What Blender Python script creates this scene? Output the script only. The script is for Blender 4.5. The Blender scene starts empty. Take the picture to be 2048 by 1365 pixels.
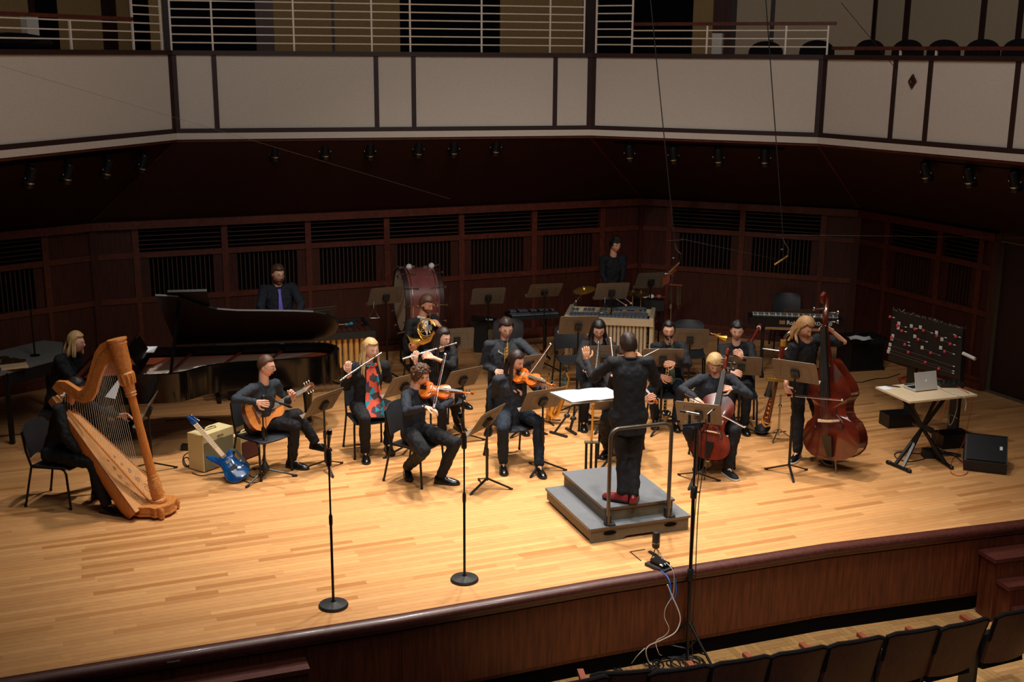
import bpy, bmesh, math, random
from mathutils import Vector, Matrix, noise
random.seed(7)
SC = bpy.context.scene; COL = SC.collection
V = Vector; PI = math.pi
def R(a): return math.radians(a)

# ---------------------------------------------------------------- camera
FPX, CAMH, TILT, ROLL = 2350.0, 4.6, R(13.8), R(0.4)
CAM = V((0, 0, CAMH))
_F = V((0, math.cos(TILT), -math.sin(TILT))); _R0 = V((1, 0, 0)); _U0 = V((0, math.sin(TILT), math.cos(TILT)))
_R = _R0*math.cos(ROLL) + _U0*math.sin(ROLL); _U = _U0*math.cos(ROLL) - _R0*math.sin(ROLL)
cd = bpy.data.cameras.new('camera'); cam = bpy.data.objects.new('camera', cd); COL.objects.link(cam)
cam.matrix_world = Matrix(((_R.x, _U.x, -_F.x, 0), (_R.y, _U.y, -_F.y, 0), (_R.z, _U.z, -_F.z, CAMH), (0, 0, 0, 1)))
cd.sensor_width = 36; cd.sensor_fit = 'HORIZONTAL'; cd.lens = FPX*36/2048; cd.clip_end = 200
SC.camera = cam
# ---------------------------------------------------------------- world, lights, exposure
w = bpy.data.worlds.new('hall_dark'); SC.world = w; w.use_nodes = True
w.node_tree.nodes['Background'].inputs[0].default_value = (.9, .85, .8, 1)
w.node_tree.nodes['Background'].inputs[1].default_value = .007
SC.view_settings.view_transform = 'Standard'; SC.view_settings.look = 'None'
SC.view_settings.gamma = 1; SC.view_settings.use_curve_mapping = False; SC.view_settings.exposure = 0.0
def spot(name, loc, tgt, power, ang, blend=.6, rad=.18, col=(1, .93, .84)):
    l = bpy.data.lights.new(name, 'SPOT'); l.energy = power; l.spot_size = R(ang); l.spot_blend = blend
    l.shadow_soft_size = rad; l.color = col
    o = bpy.data.objects.new(name, l); COL.objects.link(o); o.location = loc
    o.rotation_euler = (V(tgt)-V(loc)).to_track_quat('-Z', 'Y').to_euler(); return o
for i, (x, y, tx, ty, pw) in enumerate([(-1.6, 12.9, -1.7, 12.2, 1750), (0.0, 13.6, -.1, 12.4, 2000), (1.6, 13.9, 1.5, 12.8, 1750), (.2, 11.6, .3, 10.6, 1550), (3.1, 13.0, 3.1, 12.4, 620), (-3.1, 11.8, -3.0, 11.2, 700)]):
    spot('stage_downlight', (x, y, 8.6), (tx, ty, 0), pw, 60, .95)
spot('front_light', (-1.5, 4.5, 9.0), (0, 13.4, 1), 1000, 48, .8, .3)
spot('front_light', (3.0, 5.0, 9.0), (1.0, 13.8, 1), 800, 48, .8, .3)
spot('seat_fill', (1.0, 1.5, 8.5), (3.8, 9.0, -.4), 900, 40, .9, .3)  # fill spot added from the audience side to brighten the seat backs
spot('parquet_fill', (3.2, 8.6, 8.8), (2.9, 8.7, -1), 1300, 58, .9, .3)  # added fill, lifts the parquet that the stage spots don't reach
al = bpy.data.lights.new('hall_fill', 'AREA'); al.energy = 300; al.size = 5; al.color = (1, .96, .92)  # broad soft fill added for ambience, stands for no fixture
ao = bpy.data.objects.new('hall_fill', al); COL.objects.link(ao); ao.location = (1.0, 7.0, 9.5)
ao.rotation_euler = (V((.5, 16.0, 3.8))-V(ao.location)).to_track_quat('-Z', 'Y').to_euler()

# ---------------------------------------------------------------- pixel <-> world helpers (2048 x 1365 frame)
def ray(px, py):
    return _F + _R*((px-1024)/FPX) + _U*(-(py-682.5)/FPX)
def W(px, py, z=0.0):
    d = ray(px, py); return CAM + d*((z-CAMH)/d.z)
def WY(px, py, y):
    d = ray(px, py); return CAM + d*(y/d.y)
def WL(px, py, a, b):
    d = ray(px, py); n = V((-(b[1]-a[1]), b[0]-a[0])); t = (a[0]*n.x+a[1]*n.y)/(d.x*n.x+d.y*n.y); return CAM + d*t
def PROJ(p):
    q = V(p)-CAM; w_ = q.dot(_F); return (1024+q.dot(_R)/w_*FPX, 682.5-q.dot(_U)/w_*FPX)
def LIMB(s, px, py, L, sg=-1):
    d = ray(px, py).normalized(); o = CAM - s; b = d.dot(o); c = o.dot(o)-L*L; D = b*b-c
    if D < 0:
        q = CAM + d*(-b); return s + (q-s).normalized()*L
    return CAM + d*(-b + sg*math.sqrt(D))

# ---------------------------------------------------------------- materials
def lin(c): return tuple(((x/255.0)/12.92 if x/255.0 <= .04045 else ((x/255.0+.055)/1.055)**2.4) for x in c)
def mat(name, rgb, rough=.5, metal=0, nz=0, nsc=20, bump=0, bsc=60, coat=0, grain=None, spec=.5, trans=0, emit=0, attr=None, rgb2=None):
    m = bpy.data.materials.new(name); m.use_nodes = True; nt = m.node_tree; b = nt.nodes['Principled BSDF']
    c = lin(rgb); b.inputs['Base Color'].default_value = (*c, 1); b.inputs['Roughness'].default_value = rough
    b.inputs['Metallic'].default_value = metal; b.inputs['Specular IOR Level'].default_value = spec
    if coat: b.inputs['Coat Weight'].default_value = coat; b.inputs['Coat Roughness'].default_value = .08
    if trans: b.inputs['Transmission Weight'].default_value = trans
    if emit: b.inputs['Emission Color'].default_value = (*c, 1); b.inputs['Emission Strength'].default_value = emit
    N = nt.nodes; L = nt.links
    if nz or grain or attr:
        tc = N.new('ShaderNodeTexCoord'); mp = N.new('ShaderNodeMapping'); L.new(tc.outputs['Object'], mp.inputs[0])
        if grain: mp.inputs['Scale'].default_value = grain
        n = N.new('ShaderNodeTexNoise'); n.inputs['Scale'].default_value = nsc; n.inputs['Detail'].default_value = 5
        L.new(mp.outputs[0], n.inputs['Vector'])
        r = N.new('ShaderNodeValToRGB'); L.new(n.outputs['Fac'], r.inputs[0])
        c2 = lin(rgb2) if rgb2 else tuple(x*(1-nz) for x in c); c3 = c if rgb2 else tuple(min(1, x*(1+nz*.6)) for x in c)
        r.color_ramp.elements[0].position = .3; r.color_ramp.elements[1].position = .72
        r.color_ramp.elements[0].color = (*c2, 1); r.color_ramp.elements[1].color = (*c3, 1)
        out = r.outputs[0]
        if attr:
            a = N.new('ShaderNodeAttribute'); a.attribute_name = attr
            mx = N.new('ShaderNodeMix'); mx.data_type = 'RGBA'; mx.blend_type = 'MULTIPLY'; mx.inputs[0].default_value = 1
            L.new(out, mx.inputs[6]); L.new(a.outputs['Color'], mx.inputs[7]); out = mx.outputs[2]
        L.new(out, b.inputs['Base Color'])
    if bump:
        tc = N.new('ShaderNodeTexCoord'); n2 = N.new('ShaderNodeTexNoise'); n2.inputs['Scale'].default_value = bsc; n2.inputs['Detail'].default_value = 3
        L.new(tc.outputs['Object'], n2.inputs['Vector'])
        bp = N.new('ShaderNodeBump'); bp.inputs['Strength'].default_value = bump; bp.inputs['Distance'].default_value = .01
        L.new(n2.outputs['Fac'], bp.inputs['Height']); L.new(bp.outputs[0], b.inputs['Normal'])
    return m
M = {}
M['floor'] = mat('oak_strip_floor', (208, 153, 99), .35, nz=.16, nsc=9, grain=(1, 14, 1), attr='tone', spec=.4)
M['parquet'] = mat('parquet_wood', (196, 150, 96), .45, nz=.2, nsc=10, grain=(1, 6, 1), attr='tone')
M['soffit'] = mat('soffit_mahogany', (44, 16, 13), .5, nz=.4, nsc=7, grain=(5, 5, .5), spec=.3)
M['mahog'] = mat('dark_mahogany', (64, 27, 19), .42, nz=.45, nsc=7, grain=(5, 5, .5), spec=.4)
M['mahog_trim'] = mat('mahogany_trim', (86, 36, 24), .4, nz=.4, nsc=8, grain=(2, 2, 2))
M['mahog_edge'] = mat('polished_mahogany_edge', (80, 38, 30), .42, nz=.35, nsc=30, coat=.1)
M['front'] = mat('stage_front_walnut', (92, 44, 24), .45, nz=.5, nsc=6, grain=(6, 6, .45), spec=.35)
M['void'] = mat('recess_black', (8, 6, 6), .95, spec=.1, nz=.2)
M['slat'] = mat('slat_dark', (62, 34, 26), .5, nz=.3, nsc=12)
M['cream'] = mat('cream_panel', (202, 193, 182), .9, nz=.07, nsc=55, bump=.15, bsc=120, spec=.2)
M['cream2'] = mat('gallery_panel', (172, 150, 124), .9, nz=.1, nsc=60, spec=.2)
M['tan'] = mat('tan_gallery_wall', (150, 118, 78), .9, nz=.12, nsc=30, spec=.2)
M['mull'] = mat('dark_mullion', (44, 20, 18), .5, nz=.25, nsc=18)
M['white_metal'] = mat('cream_painted_metal', (226, 214, 200), .45, nz=.05)
M['black'] = mat('black_plastic', (18, 18, 19), .55, nz=.2, nsc=40)
M['black_metal'] = mat('black_metal', (20, 20, 21), .38, metal=.3, nz=.2, nsc=30)
M['desk'] = mat('stand_desk_metal', (108, 98, 84), .5, metal=.2, nz=.12, nsc=25)
M['chairpl'] = mat('chair_plastic', (34, 36, 42), .5, nz=.12, nsc=40)
M['steel'] = mat('brushed_steel', (170, 168, 165), .25, metal=1, nz=.08)
M['silver'] = mat('silver_plate', (225, 224, 222), .18, metal=1, nz=.05)
M['gold'] = mat('lacquered_brass', (236, 182, 88), .32, metal=.85, nz=.08)
M['piano'] = mat('piano_lacquer', (7, 6, 6), .16, coat=.15, nz=.1, spec=.3)
M['piano_lid'] = mat('piano_lid_lacquer', (7, 6, 6), .38, nz=.1, spec=.3)
M['ebony'] = mat('ebony', (22, 18, 18), .35, nz=.2)
M['white'] = mat('white_paper', (235, 236, 238), .8, nz=.03)
M['ivory'] = mat('ivory_key', (232, 228, 216), .4, nz=.03)
M['grey_carpet'] = mat('grey_podium_carpet', (98, 100, 104), .9, nz=.25, nsc=120)
M['podium'] = mat('podium_side', (96, 84, 64), .6, nz=.15, nsc=30)
M['rail'] = mat('podium_rail_metal', (96, 88, 78), .35, metal=.7, nz=.1)
M['harp'] = mat('harp_maple', (208, 130, 62), .38, nz=.2, nsc=9, grain=(3, 3, 1), coat=.3)
M['harp_carve'] = mat('harp_carved_maple', (206, 132, 66), .4, nz=.32, nsc=50, bump=.6, bsc=90, coat=.3)
M['harp_board'] = mat('harp_soundboard', (216, 156, 98), .4, nz=.12, nsc=14, coat=.3)
M['ink'] = mat('dark_scroll_inlay', (96, 52, 26), .5, nz=.2)
M['string'] = mat('string', (222, 214, 198), .4, nz=.05)
M['string_dark'] = mat('wound_string', (120, 110, 98), .35, metal=.6, nz=.1)
M['violin'] = mat('violin_varnish', (214, 112, 34), .25, nz=.35, nsc=12, coat=.6, rgb2=(170, 74, 18))
M['cello'] = mat('cello_varnish', (122, 42, 20), .24, nz=.4, nsc=7, coat=.5, rgb2=(66, 20, 12))
M['bass'] = mat('bass_varnish', (104, 34, 17), .22, nz=.5, nsc=5, coat=.7, rgb2=(52, 15, 9))
M['guitar'] = mat('cedar_guitar_top', (214, 132, 62), .32, nz=.12, nsc=18, grain=(1, 8, 1), coat=.4)
M['guitar_side'] = mat('guitar_side', (110, 62, 36), .35, nz=.2, coat=.4)
M['maple'] = mat('maple_neck', (226, 190, 150), .4, nz=.08)
M['bluegtr'] = mat('blue_burst', (16, 92, 158), .15, nz=.5, nsc=7, coat=1, rgb2=(6, 26, 82))
M['tweed'] = mat('cream_tweed', (214, 196, 142), .8, nz=.25, nsc=160)
M['grille'] = mat('grille_cloth', (124, 116, 84), .9, nz=.3, nsc=220)
M['oxblood'] = mat('oxblood_grille', (92, 44, 34), .9, nz=.3, nsc=200)
M['drum'] = mat('drum_shell', (128, 72, 68), .3, nz=.25, nsc=8, coat=.5)
M['drumhead'] = mat('drum_head', (236, 224, 198), .7, nz=.12, nsc=6)
M['rosewood'] = mat('rosewood_bar', (66, 28, 22), .35, nz=.35, nsc=10)
M['vibbar'] = mat('vibraphone_bar', (112, 120, 132), .4, metal=.2, nz=.1)
M['vibgold'] = mat('resonator_champagne', (218, 204, 172), .4, metal=.35, nz=.08)
M['resgold'] = mat('marimba_resonator', (222, 182, 112), .4, metal=.5, nz=.1)
M['bassoon'] = mat('bassoon_maple', (96, 30, 22), .25, nz=.3, coat=.6)
M['red'] = mat('red_ball', (200, 52, 70), .4, nz=.05)
M['redcable'] = mat('red_cable', (200, 60, 36), .5, nz=.1)
M['felt'] = mat('white_felt', (220, 216, 210), .95, nz=.1)
M['teal'] = mat('teal_yarn', (28, 140, 170), .9, nz=.3, nsc=60)
M['table'] = mat('birch_table', (224, 200, 164), .5, nz=.06, nsc=10)
M['greytop'] = mat('grey_table_top', (120, 118, 114), .6, nz=.15, nsc=30)
M['bronze'] = mat('bronze_disc', (120, 92, 48), .4, metal=.8, nz=.3)
M['alu'] = mat('aluminium_laptop', (206, 200, 194), .4, metal=.15, nz=.04)
M['seatback'] = mat('theatre_seat_wood', (86, 46, 32), .5, nz=.35, nsc=7, grain=(5, 5, 1))
M['seatpad'] = mat('dark_seat_upholstery', (24, 19, 20), .9, nz=.25, nsc=60, spec=.15)
M['armwood'] = mat('armrest_wood', (132, 62, 36), .45, nz=.2)
M['cable_w'] = mat('white_cable', (216, 212, 206), .5, nz=.05)
M['blue'] = mat('blue_connector', (40, 90, 170), .4, nz=.05)
M['greyband'] = mat('grey_floor_strip', (88, 84, 78), .8, nz=.2)
M['glass'] = mat('clear_plastic', (200, 216, 220), .15, nz=.02, trans=.8)
M['lens'] = mat('spectacle_frame', (60, 52, 50), .3, metal=.6, nz=.1)
M['lampbody'] = mat('spotlight_housing', (22, 22, 26), .35, metal=.4, nz=.2)
def skin(n, c): return mat(n, c, .5, nz=.07, nsc=14, spec=.35)
M['skin_a'] = skin('skin_fair', (222, 170, 144)); M['skin_b'] = skin('skin_light', (206, 150, 122)); M['skin_c'] = skin('skin_tan', (188, 132, 100))
M['lip'] = mat('lip', (170, 88, 80), .45, nz=.05); M['eyew'] = mat('eye_white', (226, 222, 216), .3, nz=.02); M['iris'] = mat('iris', (34, 24, 20), .2, nz=.05)
def cloth(n, c, nz=.25): return mat(n, c, .8, nz=nz, nsc=35, bump=.25, bsc=40, spec=.25)
M['c_black'] = cloth('black_cloth', (26, 26, 29)); M['c_char'] = cloth('charcoal_cloth', (42, 45, 52)); M['c_navy'] = cloth('dark_blue_black_shirt', (33, 37, 46))
M['c_jean'] = cloth('dark_jeans', (28, 36, 46)); M['c_vest'] = cloth('grey_waistcoat', (54, 56, 60)); M['c_knit'] = cloth('charcoal_knit', (44, 50, 58))
M['c_white'] = cloth('white_shirt', (214, 212, 208), .05); M['shoe'] = mat('black_shoe', (14, 13, 13), .3, nz=.2, coat=.3)
M['shoe_red'] = mat('red_shoe', (120, 24, 30), .5, nz=.2); M['shoe_white'] = mat('white_sole', (206, 202, 192), .6, nz=.05)
def hairm(n, c): return mat(n, c, .45, nz=.4, nsc=30, grain=(4, 4, .5), spec=.4, bump=.35, bsc=170)
M['h_blond'] = hairm('blond_hair', (196, 160, 108)); M['h_dirty'] = hairm('dark_blond_hair', (158, 116, 72)); M['h_brown'] = hairm('brown_hair', (84, 56, 40)); M['h_dark'] = hairm('dark_brown_hair', (44, 30, 26))
M['h_black'] = hairm('black_hair', (24, 18, 18)); M['h_red'] = hairm('auburn_beard', (110, 66, 42))
M['tie_p'] = mat('purple_tie', (92, 66, 200), .5, nz=.3, nsc=90); M['tie_g'] = mat('green_tie', (70, 92, 70), .5, nz=.4, nsc=40)
def scarfm():
    m = mat('red_teal_scarf', (190, 66, 40), .7, nz=.1); nt = m.node_tree; N = nt.nodes; L = nt.links
    tc = N.new('ShaderNodeTexCoord'); v = N.new('ShaderNodeTexVoronoi'); v.inputs['Scale'].default_value = 17; L.new(tc.outputs['Object'], v.inputs['Vector'])
    sp = N.new('ShaderNodeSeparateColor'); L.new(v.outputs['Color'], sp.inputs[0]); r = N.new('ShaderNodeValToRGB'); L.new(sp.outputs[0], r.inputs[0])
    r.color_ramp.interpolation = 'CONSTANT'; e = r.color_ramp.elements; e[0].color = (*lin((196, 70, 44)), 1); e[1].position = .42; e[1].color = (*lin((20, 128, 146)), 1)
    x = e.new(.75); x.color = (*lin((58, 40, 46)), 1); L.new(r.outputs[0], N['Principled BSDF'].inputs['Base Color']); return m
M['scarf'] = scarfm()

# ---------------------------------------------------------------- mesh building
def basis(x, z=(0, 0, 1)):
    x = V(x).normalized(); z = V(z); y = z.cross(x)
    if y.length < 1e-6: y = V((0, 1, 0)).cross(x)
    y.normalize(); z = x.cross(y); return Matrix((x, y, z)).transposed()
class MB:
    def __init__(s): s.v = []; s.f = []; s.m = []; s.tone = None
    def add(s, vs, fs, mi=0):
        o = len(s.v); s.v += [V(p) for p in vs]; s.f += [[i+o for i in f] for f in fs]; s.m += [mi]*len(fs)
    def box(s, c, d, rot=None, mi=0, taper=1):
        c = V(c); x, y, z = d[0]/2, d[1]/2, d[2]/2; P = []
        for k in (-1, 1):
            t = taper if k > 0 else 1
            for a, b in ((-1, -1), (1, -1), (1, 1), (-1, 1)):
                p = V((a*x*t, b*y*t, k*z)); P.append(c + (rot @ p if rot else p))
        s.add(P, [[3, 2, 1, 0], [4, 5, 6, 7], [0, 1, 5, 4], [1, 2, 6, 5], [2, 3, 7, 6], [3, 0, 4, 7]], mi)
    def bar(s, p, q, wd, th, up=(0, 0, 1), mi=0):
        p = V(p); q = V(q); s.box((p+q)/2, ((q-p).length, wd, th), basis(q-p, up), mi)
    def tube(s, pts, r, n=8, cap=True, mi=0, closed=False, flat=1.0, up=None):
        pts = [V(p) for p in pts]; k = len(pts); P = []; prev = None
        for i, p in enumerate(pts):
            if closed: t = pts[(i+1) % k]-pts[i-1]
            else: t = pts[min(i+1, k-1)]-pts[max(i-1, 0)]
            t.normalize()
            if prev is None:
                a = V(up) if up else (V((0, 0, 1)) if abs(t.z) < .9 else V((1, 0, 0)))
            else: a = prev
            u = (a - t*a.dot(t)); u = u.normalized() if u.length > 1e-6 else t.orthogonal().normalized(); prev = u; w_ = t.cross(u)
            rr = r[i] if isinstance(r, (list, tuple)) else r
            for j in range(n):
                an = 2*PI*j/n; P.append(p + u*(math.cos(an)*rr*flat) + w_*(math.sin(an)*rr))
        F = []
        for i in range(k if closed else k-1):
            for j in range(n):
                a = i*n+j; b = i*n+(j+1) % n; c = ((i+1) % k)*n+(j+1) % n; d = ((i+1) % k)*n+j; F.append([a, b, c, d])
        if cap and not closed: F += [list(range(n))[::-1], [(k-1)*n+j for j in range(n)]]
        s.add(P, F, mi)
    def cap(s, p, q, r1, r2, n=10, mi=0, e=1.0, up=None):   # capsule with round ends
        p = V(p); q = V(q); d = q-p; L = d.length or 1e-4; t = d/L; pts = []; rs = []
        for a in (80, 50, 20): pts.append(p - t*r1*math.sin(R(a))); rs.append(r1*math.cos(R(a)))
        for a in (-20, 20, 50, 80):
            if a == -20: pts.append(p+d*.5); rs.append((r1+r2)/2)
            else: pts.append(q + t*r2*math.sin(R(a))); rs.append(r2*math.cos(R(a)))
        s.tube(pts, rs, n, mi=mi, flat=e, up=up)
    def lathe(s, prof, o=(0, 0, 0), ax=(0, 0, 1), n=20, mi=0, cap=True):
        o = V(o); B = basis(V(ax).orthogonal(), ax) if abs(V(ax).normalized().z) < .999 else (Matrix.Identity(3) if V(ax).z > 0 else Matrix(((1, 0, 0), (0, -1, 0), (0, 0, -1))))
        P = []; F = []; k = len(prof)
        for r, z in prof:
            for j in range(n):
                an = 2*PI*j/n; P.append(o + B @ V((r*math.cos(an), r*math.sin(an), z)))
        for i in range(k-1):
            for j in range(n): F.append([i*n+j, i*n+(j+1) % n, (i+1)*n+(j+1) % n, (i+1)*n+j])
        if cap: F += [list(range(n))[::-1], [(k-1)*n+j for j in range(n)]]
        s.add(P, F, mi)
    def prism(s, out, z0, z1, mi=0, T=None):
        n = len(out); P = [V((x, y, z0)) for x, y in out]+[V((x, y, z1)) for x, y in out]
        if T: P = [T @ p for p in P]
        s.add(P, [list(range(n))[::-1], list(range(n, 2*n))]+[[i, (i+1) % n, n+(i+1) % n, n+i] for i in range(n)], mi)
    def ell(s, c, r, rot=None, nu=12, nv=8, mi=0):
        c = V(c); P = []; F = []
        for i in range(nv+1):
            a = PI*i/nv-PI/2
            for j in range(nu):
                b = 2*PI*j/nu; p = V((r[0]*math.cos(a)*math.cos(b), r[1]*math.cos(a)*math.sin(b), r[2]*math.sin(a))); P.append(c+(rot @ p if rot else p))
        for i in range(nv):
            for j in range(nu): F.append([i*nu+j, i*nu+(j+1) % nu, (i+1)*nu+(j+1) % nu, (i+1)*nu+j])
        s.add(P, F, mi)
    def quadstrip(s, A, B, mi=0):
        n = len(A); s.add(list(A)+list(B), [[i, i+1, n+i+1, n+i] for i in range(n-1)], mi)
    def mesh(s, name, mats, org=None, smooth=True, ang=38):
        me = bpy.data.meshes.new(name); o = V(org) if org is not None else V((0, 0, 0))
        me.from_pydata([tuple(p-o) for p in s.v], [], s.f)
        for m in (mats if isinstance(mats, (list, tuple)) else [mats]): me.materials.append(M[m] if isinstance(m, str) else m)
        me.polygons.foreach_set('material_index', s.m)
        me.validate()
        if smooth:
            me.polygons.foreach_set('use_smooth', [True]*len(me.polygons)); me.set_sharp_from_angle(angle=R(ang))
        return me
    def build(s, name, mats, parent=None, org=None, label=None, **k):
        o = bpy.data.objects.new(name, s.mesh(name, mats, org, **k)); COL.objects.link(o)
        if parent: o.parent = parent
        if label: o['label'] = label
        return o
def tag(o, label, cat, group=None):
    o['label'] = label; o['category'] = cat
    if group: o['group'] = group
    return o
def thing(name, label, cat, loc=(0, 0, 0), rot=None, group=None):
    o = bpy.data.objects.new(name, None); COL.objects.link(o); o.empty_display_size = .1
    if rot is not None and not isinstance(rot, (int, float)): o.matrix_world = Matrix.Translation(V(loc)) @ rot.to_4x4()
    else:
        o.location = loc
        if rot: o.rotation_euler = (0, 0, rot)
    return tag(o, label, cat, group)
def copy_tree(o, parent=None):
    c = o.copy(); COL.objects.link(c)
    if parent: c.parent = parent
    for ch in [x for x in KIDS.get(o.name, [])]: copy_tree(ch, c)
    return c
KIDS = {}
def index_kids():
    KIDS.clear()
    for o in bpy.data.objects:
        if o.parent: KIDS.setdefault(o.parent.name, []).append(o)
def dup(root, loc, rz, label, group=None):
    index_kids(); c = copy_tree(root); c.location = loc; c.rotation_euler = (0, 0, rz); c['label'] = label
    if group: c['group'] = group
    return c
def remeshed(mb, vox, sm=3, disp=0, dsc=14):
    me = mb.mesh('tmp', ['black'], smooth=False); o = bpy.data.objects.new('tmp', me); COL.objects.link(o)
    m = o.modifiers.new('r', 'REMESH'); m.mode = 'VOXEL'; m.voxel_size = vox
    if sm: s2 = o.modifiers.new('s', 'SMOOTH'); s2.factor = .5; s2.iterations = sm
    bpy.context.view_layer.update(); ev = o.evaluated_get(bpy.context.evaluated_depsgraph_get()); q = bpy.data.meshes.new_from_object(ev)
    vs = [v.co.copy() for v in q.vertices]
    if disp:
        for i, v in enumerate(q.vertices):
            p = v.co; k = noise.noise(V((p.x*dsc, p.y*dsc, p.z*dsc*.8)))+.5*noise.noise(V((p.x*dsc*2+5, p.y*dsc*2, p.z*dsc*1.5)))
            vs[i] = p + v.normal*(disp*k)
    fs = [list(p.vertices) for p in q.polygons]
    bpy.data.objects.remove(o); bpy.data.meshes.remove(me); bpy.data.meshes.remove(q)
    r = MB(); r.add(vs, fs); return r
def struct(o): o['kind'] = 'structure'; return o
def arc(c, r, a0, a1, n, u=(1, 0, 0), v=(0, 1, 0)):
    c = V(c); u = V(u); v = V(v); return [c+u*(r*math.cos(R(a0+(a1-a0)*i/n)))+v*(r*math.sin(R(a0+(a1-a0)*i/n))) for i in range(n+1)]
# ================================================================ THE HALL
STZ = -0.9                                   # audience floor below the stage
U = V((math.cos(R(21.2)), math.sin(R(21.2)), 0)); N_ = V((-U.y, U.x, 0))     # along the planks / towards the back
wa = W(740, 705); wc = W(1275, 656); wdir = (wc-wa).normalized()
wb = wc - wdir*8.75                          # left corner of the back wall
w2 = WL(1709, 569, wc, W(1490, 676)); w2 = V((w2.x, w2.y, 0))
w3 = W(1965, 782); w3b = w3 + (w3-W(1772, 721)).normalized()*4.5
wl = wb + V((-.72, -.69, 0))*7.5
edge = [W(-500, 1445)] + [W(x, y) for x, y in [(0, 1363), (400, 1298), (800, 1234), (1200, 1164), (1655, 1092), (2048, 1044)]]
edge.append(edge[-1]+(edge[-1]-edge[-2]).normalized()*2.2)
# ---- stage floor: strips of oak; largest ones are parts, the rest one joined part
floor = MB(); outl = [(p.x, p.y) for p in edge] + [(w3b.x+.6, w3b.y), (w3.x+.3, w3.y), (w2.x+.4, w2.y+.4), (wc.x+.3, wc.y+.6), (wb.x-.3, wb.y+.4), (wl.x-.4, wl.y), (-9.5, 8)]
floor.prism(outl, -.06, -.012)
FL = struct(floor.build('floor', 'mull'))
def inside(x, y):
    c = False; n = len(outl); j = n-1
    for i in range(n):
        a, b = outl[i], outl[j]
        if (a[1] > y) != (b[1] > y) and x < (b[0]-a[0])*(y-a[1])/(b[1]-a[1])+a[0]: c = not c
        j = i
    return c
def plank_mesh(mb, tones, a, b, r0, r1):
    g = .0009; c = [U*a+N_*(r0+g), U*b+N_*(r0+g), U*b+N_*(r1-g), U*a+N_*(r1-g)]
    mb.add([p+V((0, 0, -.013)) for p in c]+c, [[4, 5, 6, 7], [0, 1, 5, 4], [2, 3, 7, 6], [1, 2, 6, 5], [3, 0, 4, 7]]); tones.append(random.choice(TN))
TN = [(1, 1, 1), (.92, .9, .86), (1.08, 1.1, 1.1), (.97, .95, .92), (1.06, 1.05, 1.0), (.84, .77, .68), (1, .98, .97), (1.1, 1.06, 1.0), (.92, .86, .8), (.74, .63, .52), (1, 1, 1), (1.12, 1.16, 1.16), (1.02, 1, .96), (.96, .93, .9)]
def set_tone(me, tones, per):
    ca = me.color_attributes.new('tone', 'FLOAT_COLOR', 'CORNER'); d = []
    for i, p in enumerate(me.polygons): d += list((*tones[i//per], 1))*p.loop_total
    ca.data.foreach_set('color', d)
PW = .066; planks = []
def span(r):                                 # stage interval along U at row r, from polygon edges
    xs = []; n = len(outl)
    for i in range(n):
        p = V((*outl[i], 0)); q = V((*outl[(i+1) % n], 0)); a = p.dot(N_); b = q.dot(N_)
        if (a-r)*(b-r) < 0: t = (r-a)/(b-a); xs.append((p+(q-p)*t).dot(U))
    xs.sort(); return xs
r = min(V((*p, 0)).dot(N_) for p in outl)+.001
while r < max(V((*p, 0)).dot(N_) for p in outl):
    xs = span(r+PW/2)
    for k in range(0, len(xs)-1, 2):
        a = xs[k]-random.random()*.6*0; e = xs[k+1]
        while a < e-.05:
            b = min(e, a+random.choice((.45, .6, .8, .95, 1.2, 1.5, .7))); planks.append((a, b, r, r+PW)); a = b
    r += PW
def psize(p):
    c = U*((p[0]+p[1])/2)+N_*p[2]; x, y = PROJ(c)
    if not (-60 < x < 2108 and 600 < y < 1400): return 0
    return (p[1]-p[0])/((c-CAM).length)**3
planks.sort(key=psize, reverse=True)
for p in planks[:290]:
    mb = MB(); t = []; plank_mesh(mb, t, *p); o = mb.build('plank', 'floor', FL, smooth=False); set_tone(o.data, t, 5)
mb = MB(); t = []
for p in planks[290:]: plank_mesh(mb, t, *p)
o = mb.build('planks', 'floor', FL, smooth=False); set_tone(o.data, t, 5); o['kind'] = 'stuff'
# ---- stage front: rounded nosing, fascia board, panels, plinth
def sweep(pts, prof):                        # prof: (outward, z) list, outward = towards the audience
    mb = MB(); rows = []
    for i, p in enumerate(pts):
        t = (pts[min(i+1, len(pts)-1)]-pts[max(i-1, 0)]).normalized(); o_ = V((t.y, -t.x, 0)); rows.append([p+o_*a+V((0, 0, z)) for a, z in prof])
    n = len(prof); vs = [v for r_ in rows for v in r_]; fs = [[i*n+j, (i+1)*n+j, (i+1)*n+(j+1) % n, i*n+(j+1) % n] for i in range(len(rows)-1) for j in range(n)]
    mb.add(vs, fs); return mb
sf = sweep(edge, [(-.02, -.1), (.02, -.1), (.02, STZ+.16), (-.02, STZ+.16)]); SF = struct(sf.build('wall_stage_front', 'front'))
sweep(edge, [(-.03, 0), (-.03, .012), (.0, .016), (.045, .012), (.07, -.008), (.078, -.035), (.07, -.06), (.05, -.068), (-.02, -.068)]).build('nosing', 'mahog_edge', SF)
sweep(edge, [(0, -.07), (.055, -.07), (.05, -.1), (.035, -.11), (0, -.11)]).build('moulding', 'mahog_trim', SF)
sweep(edge, [(.0, STZ), (-.05, STZ), (-.05, STZ+.17), (0.0, STZ+.17)]).build('plinth', 'void', SF)
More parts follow.
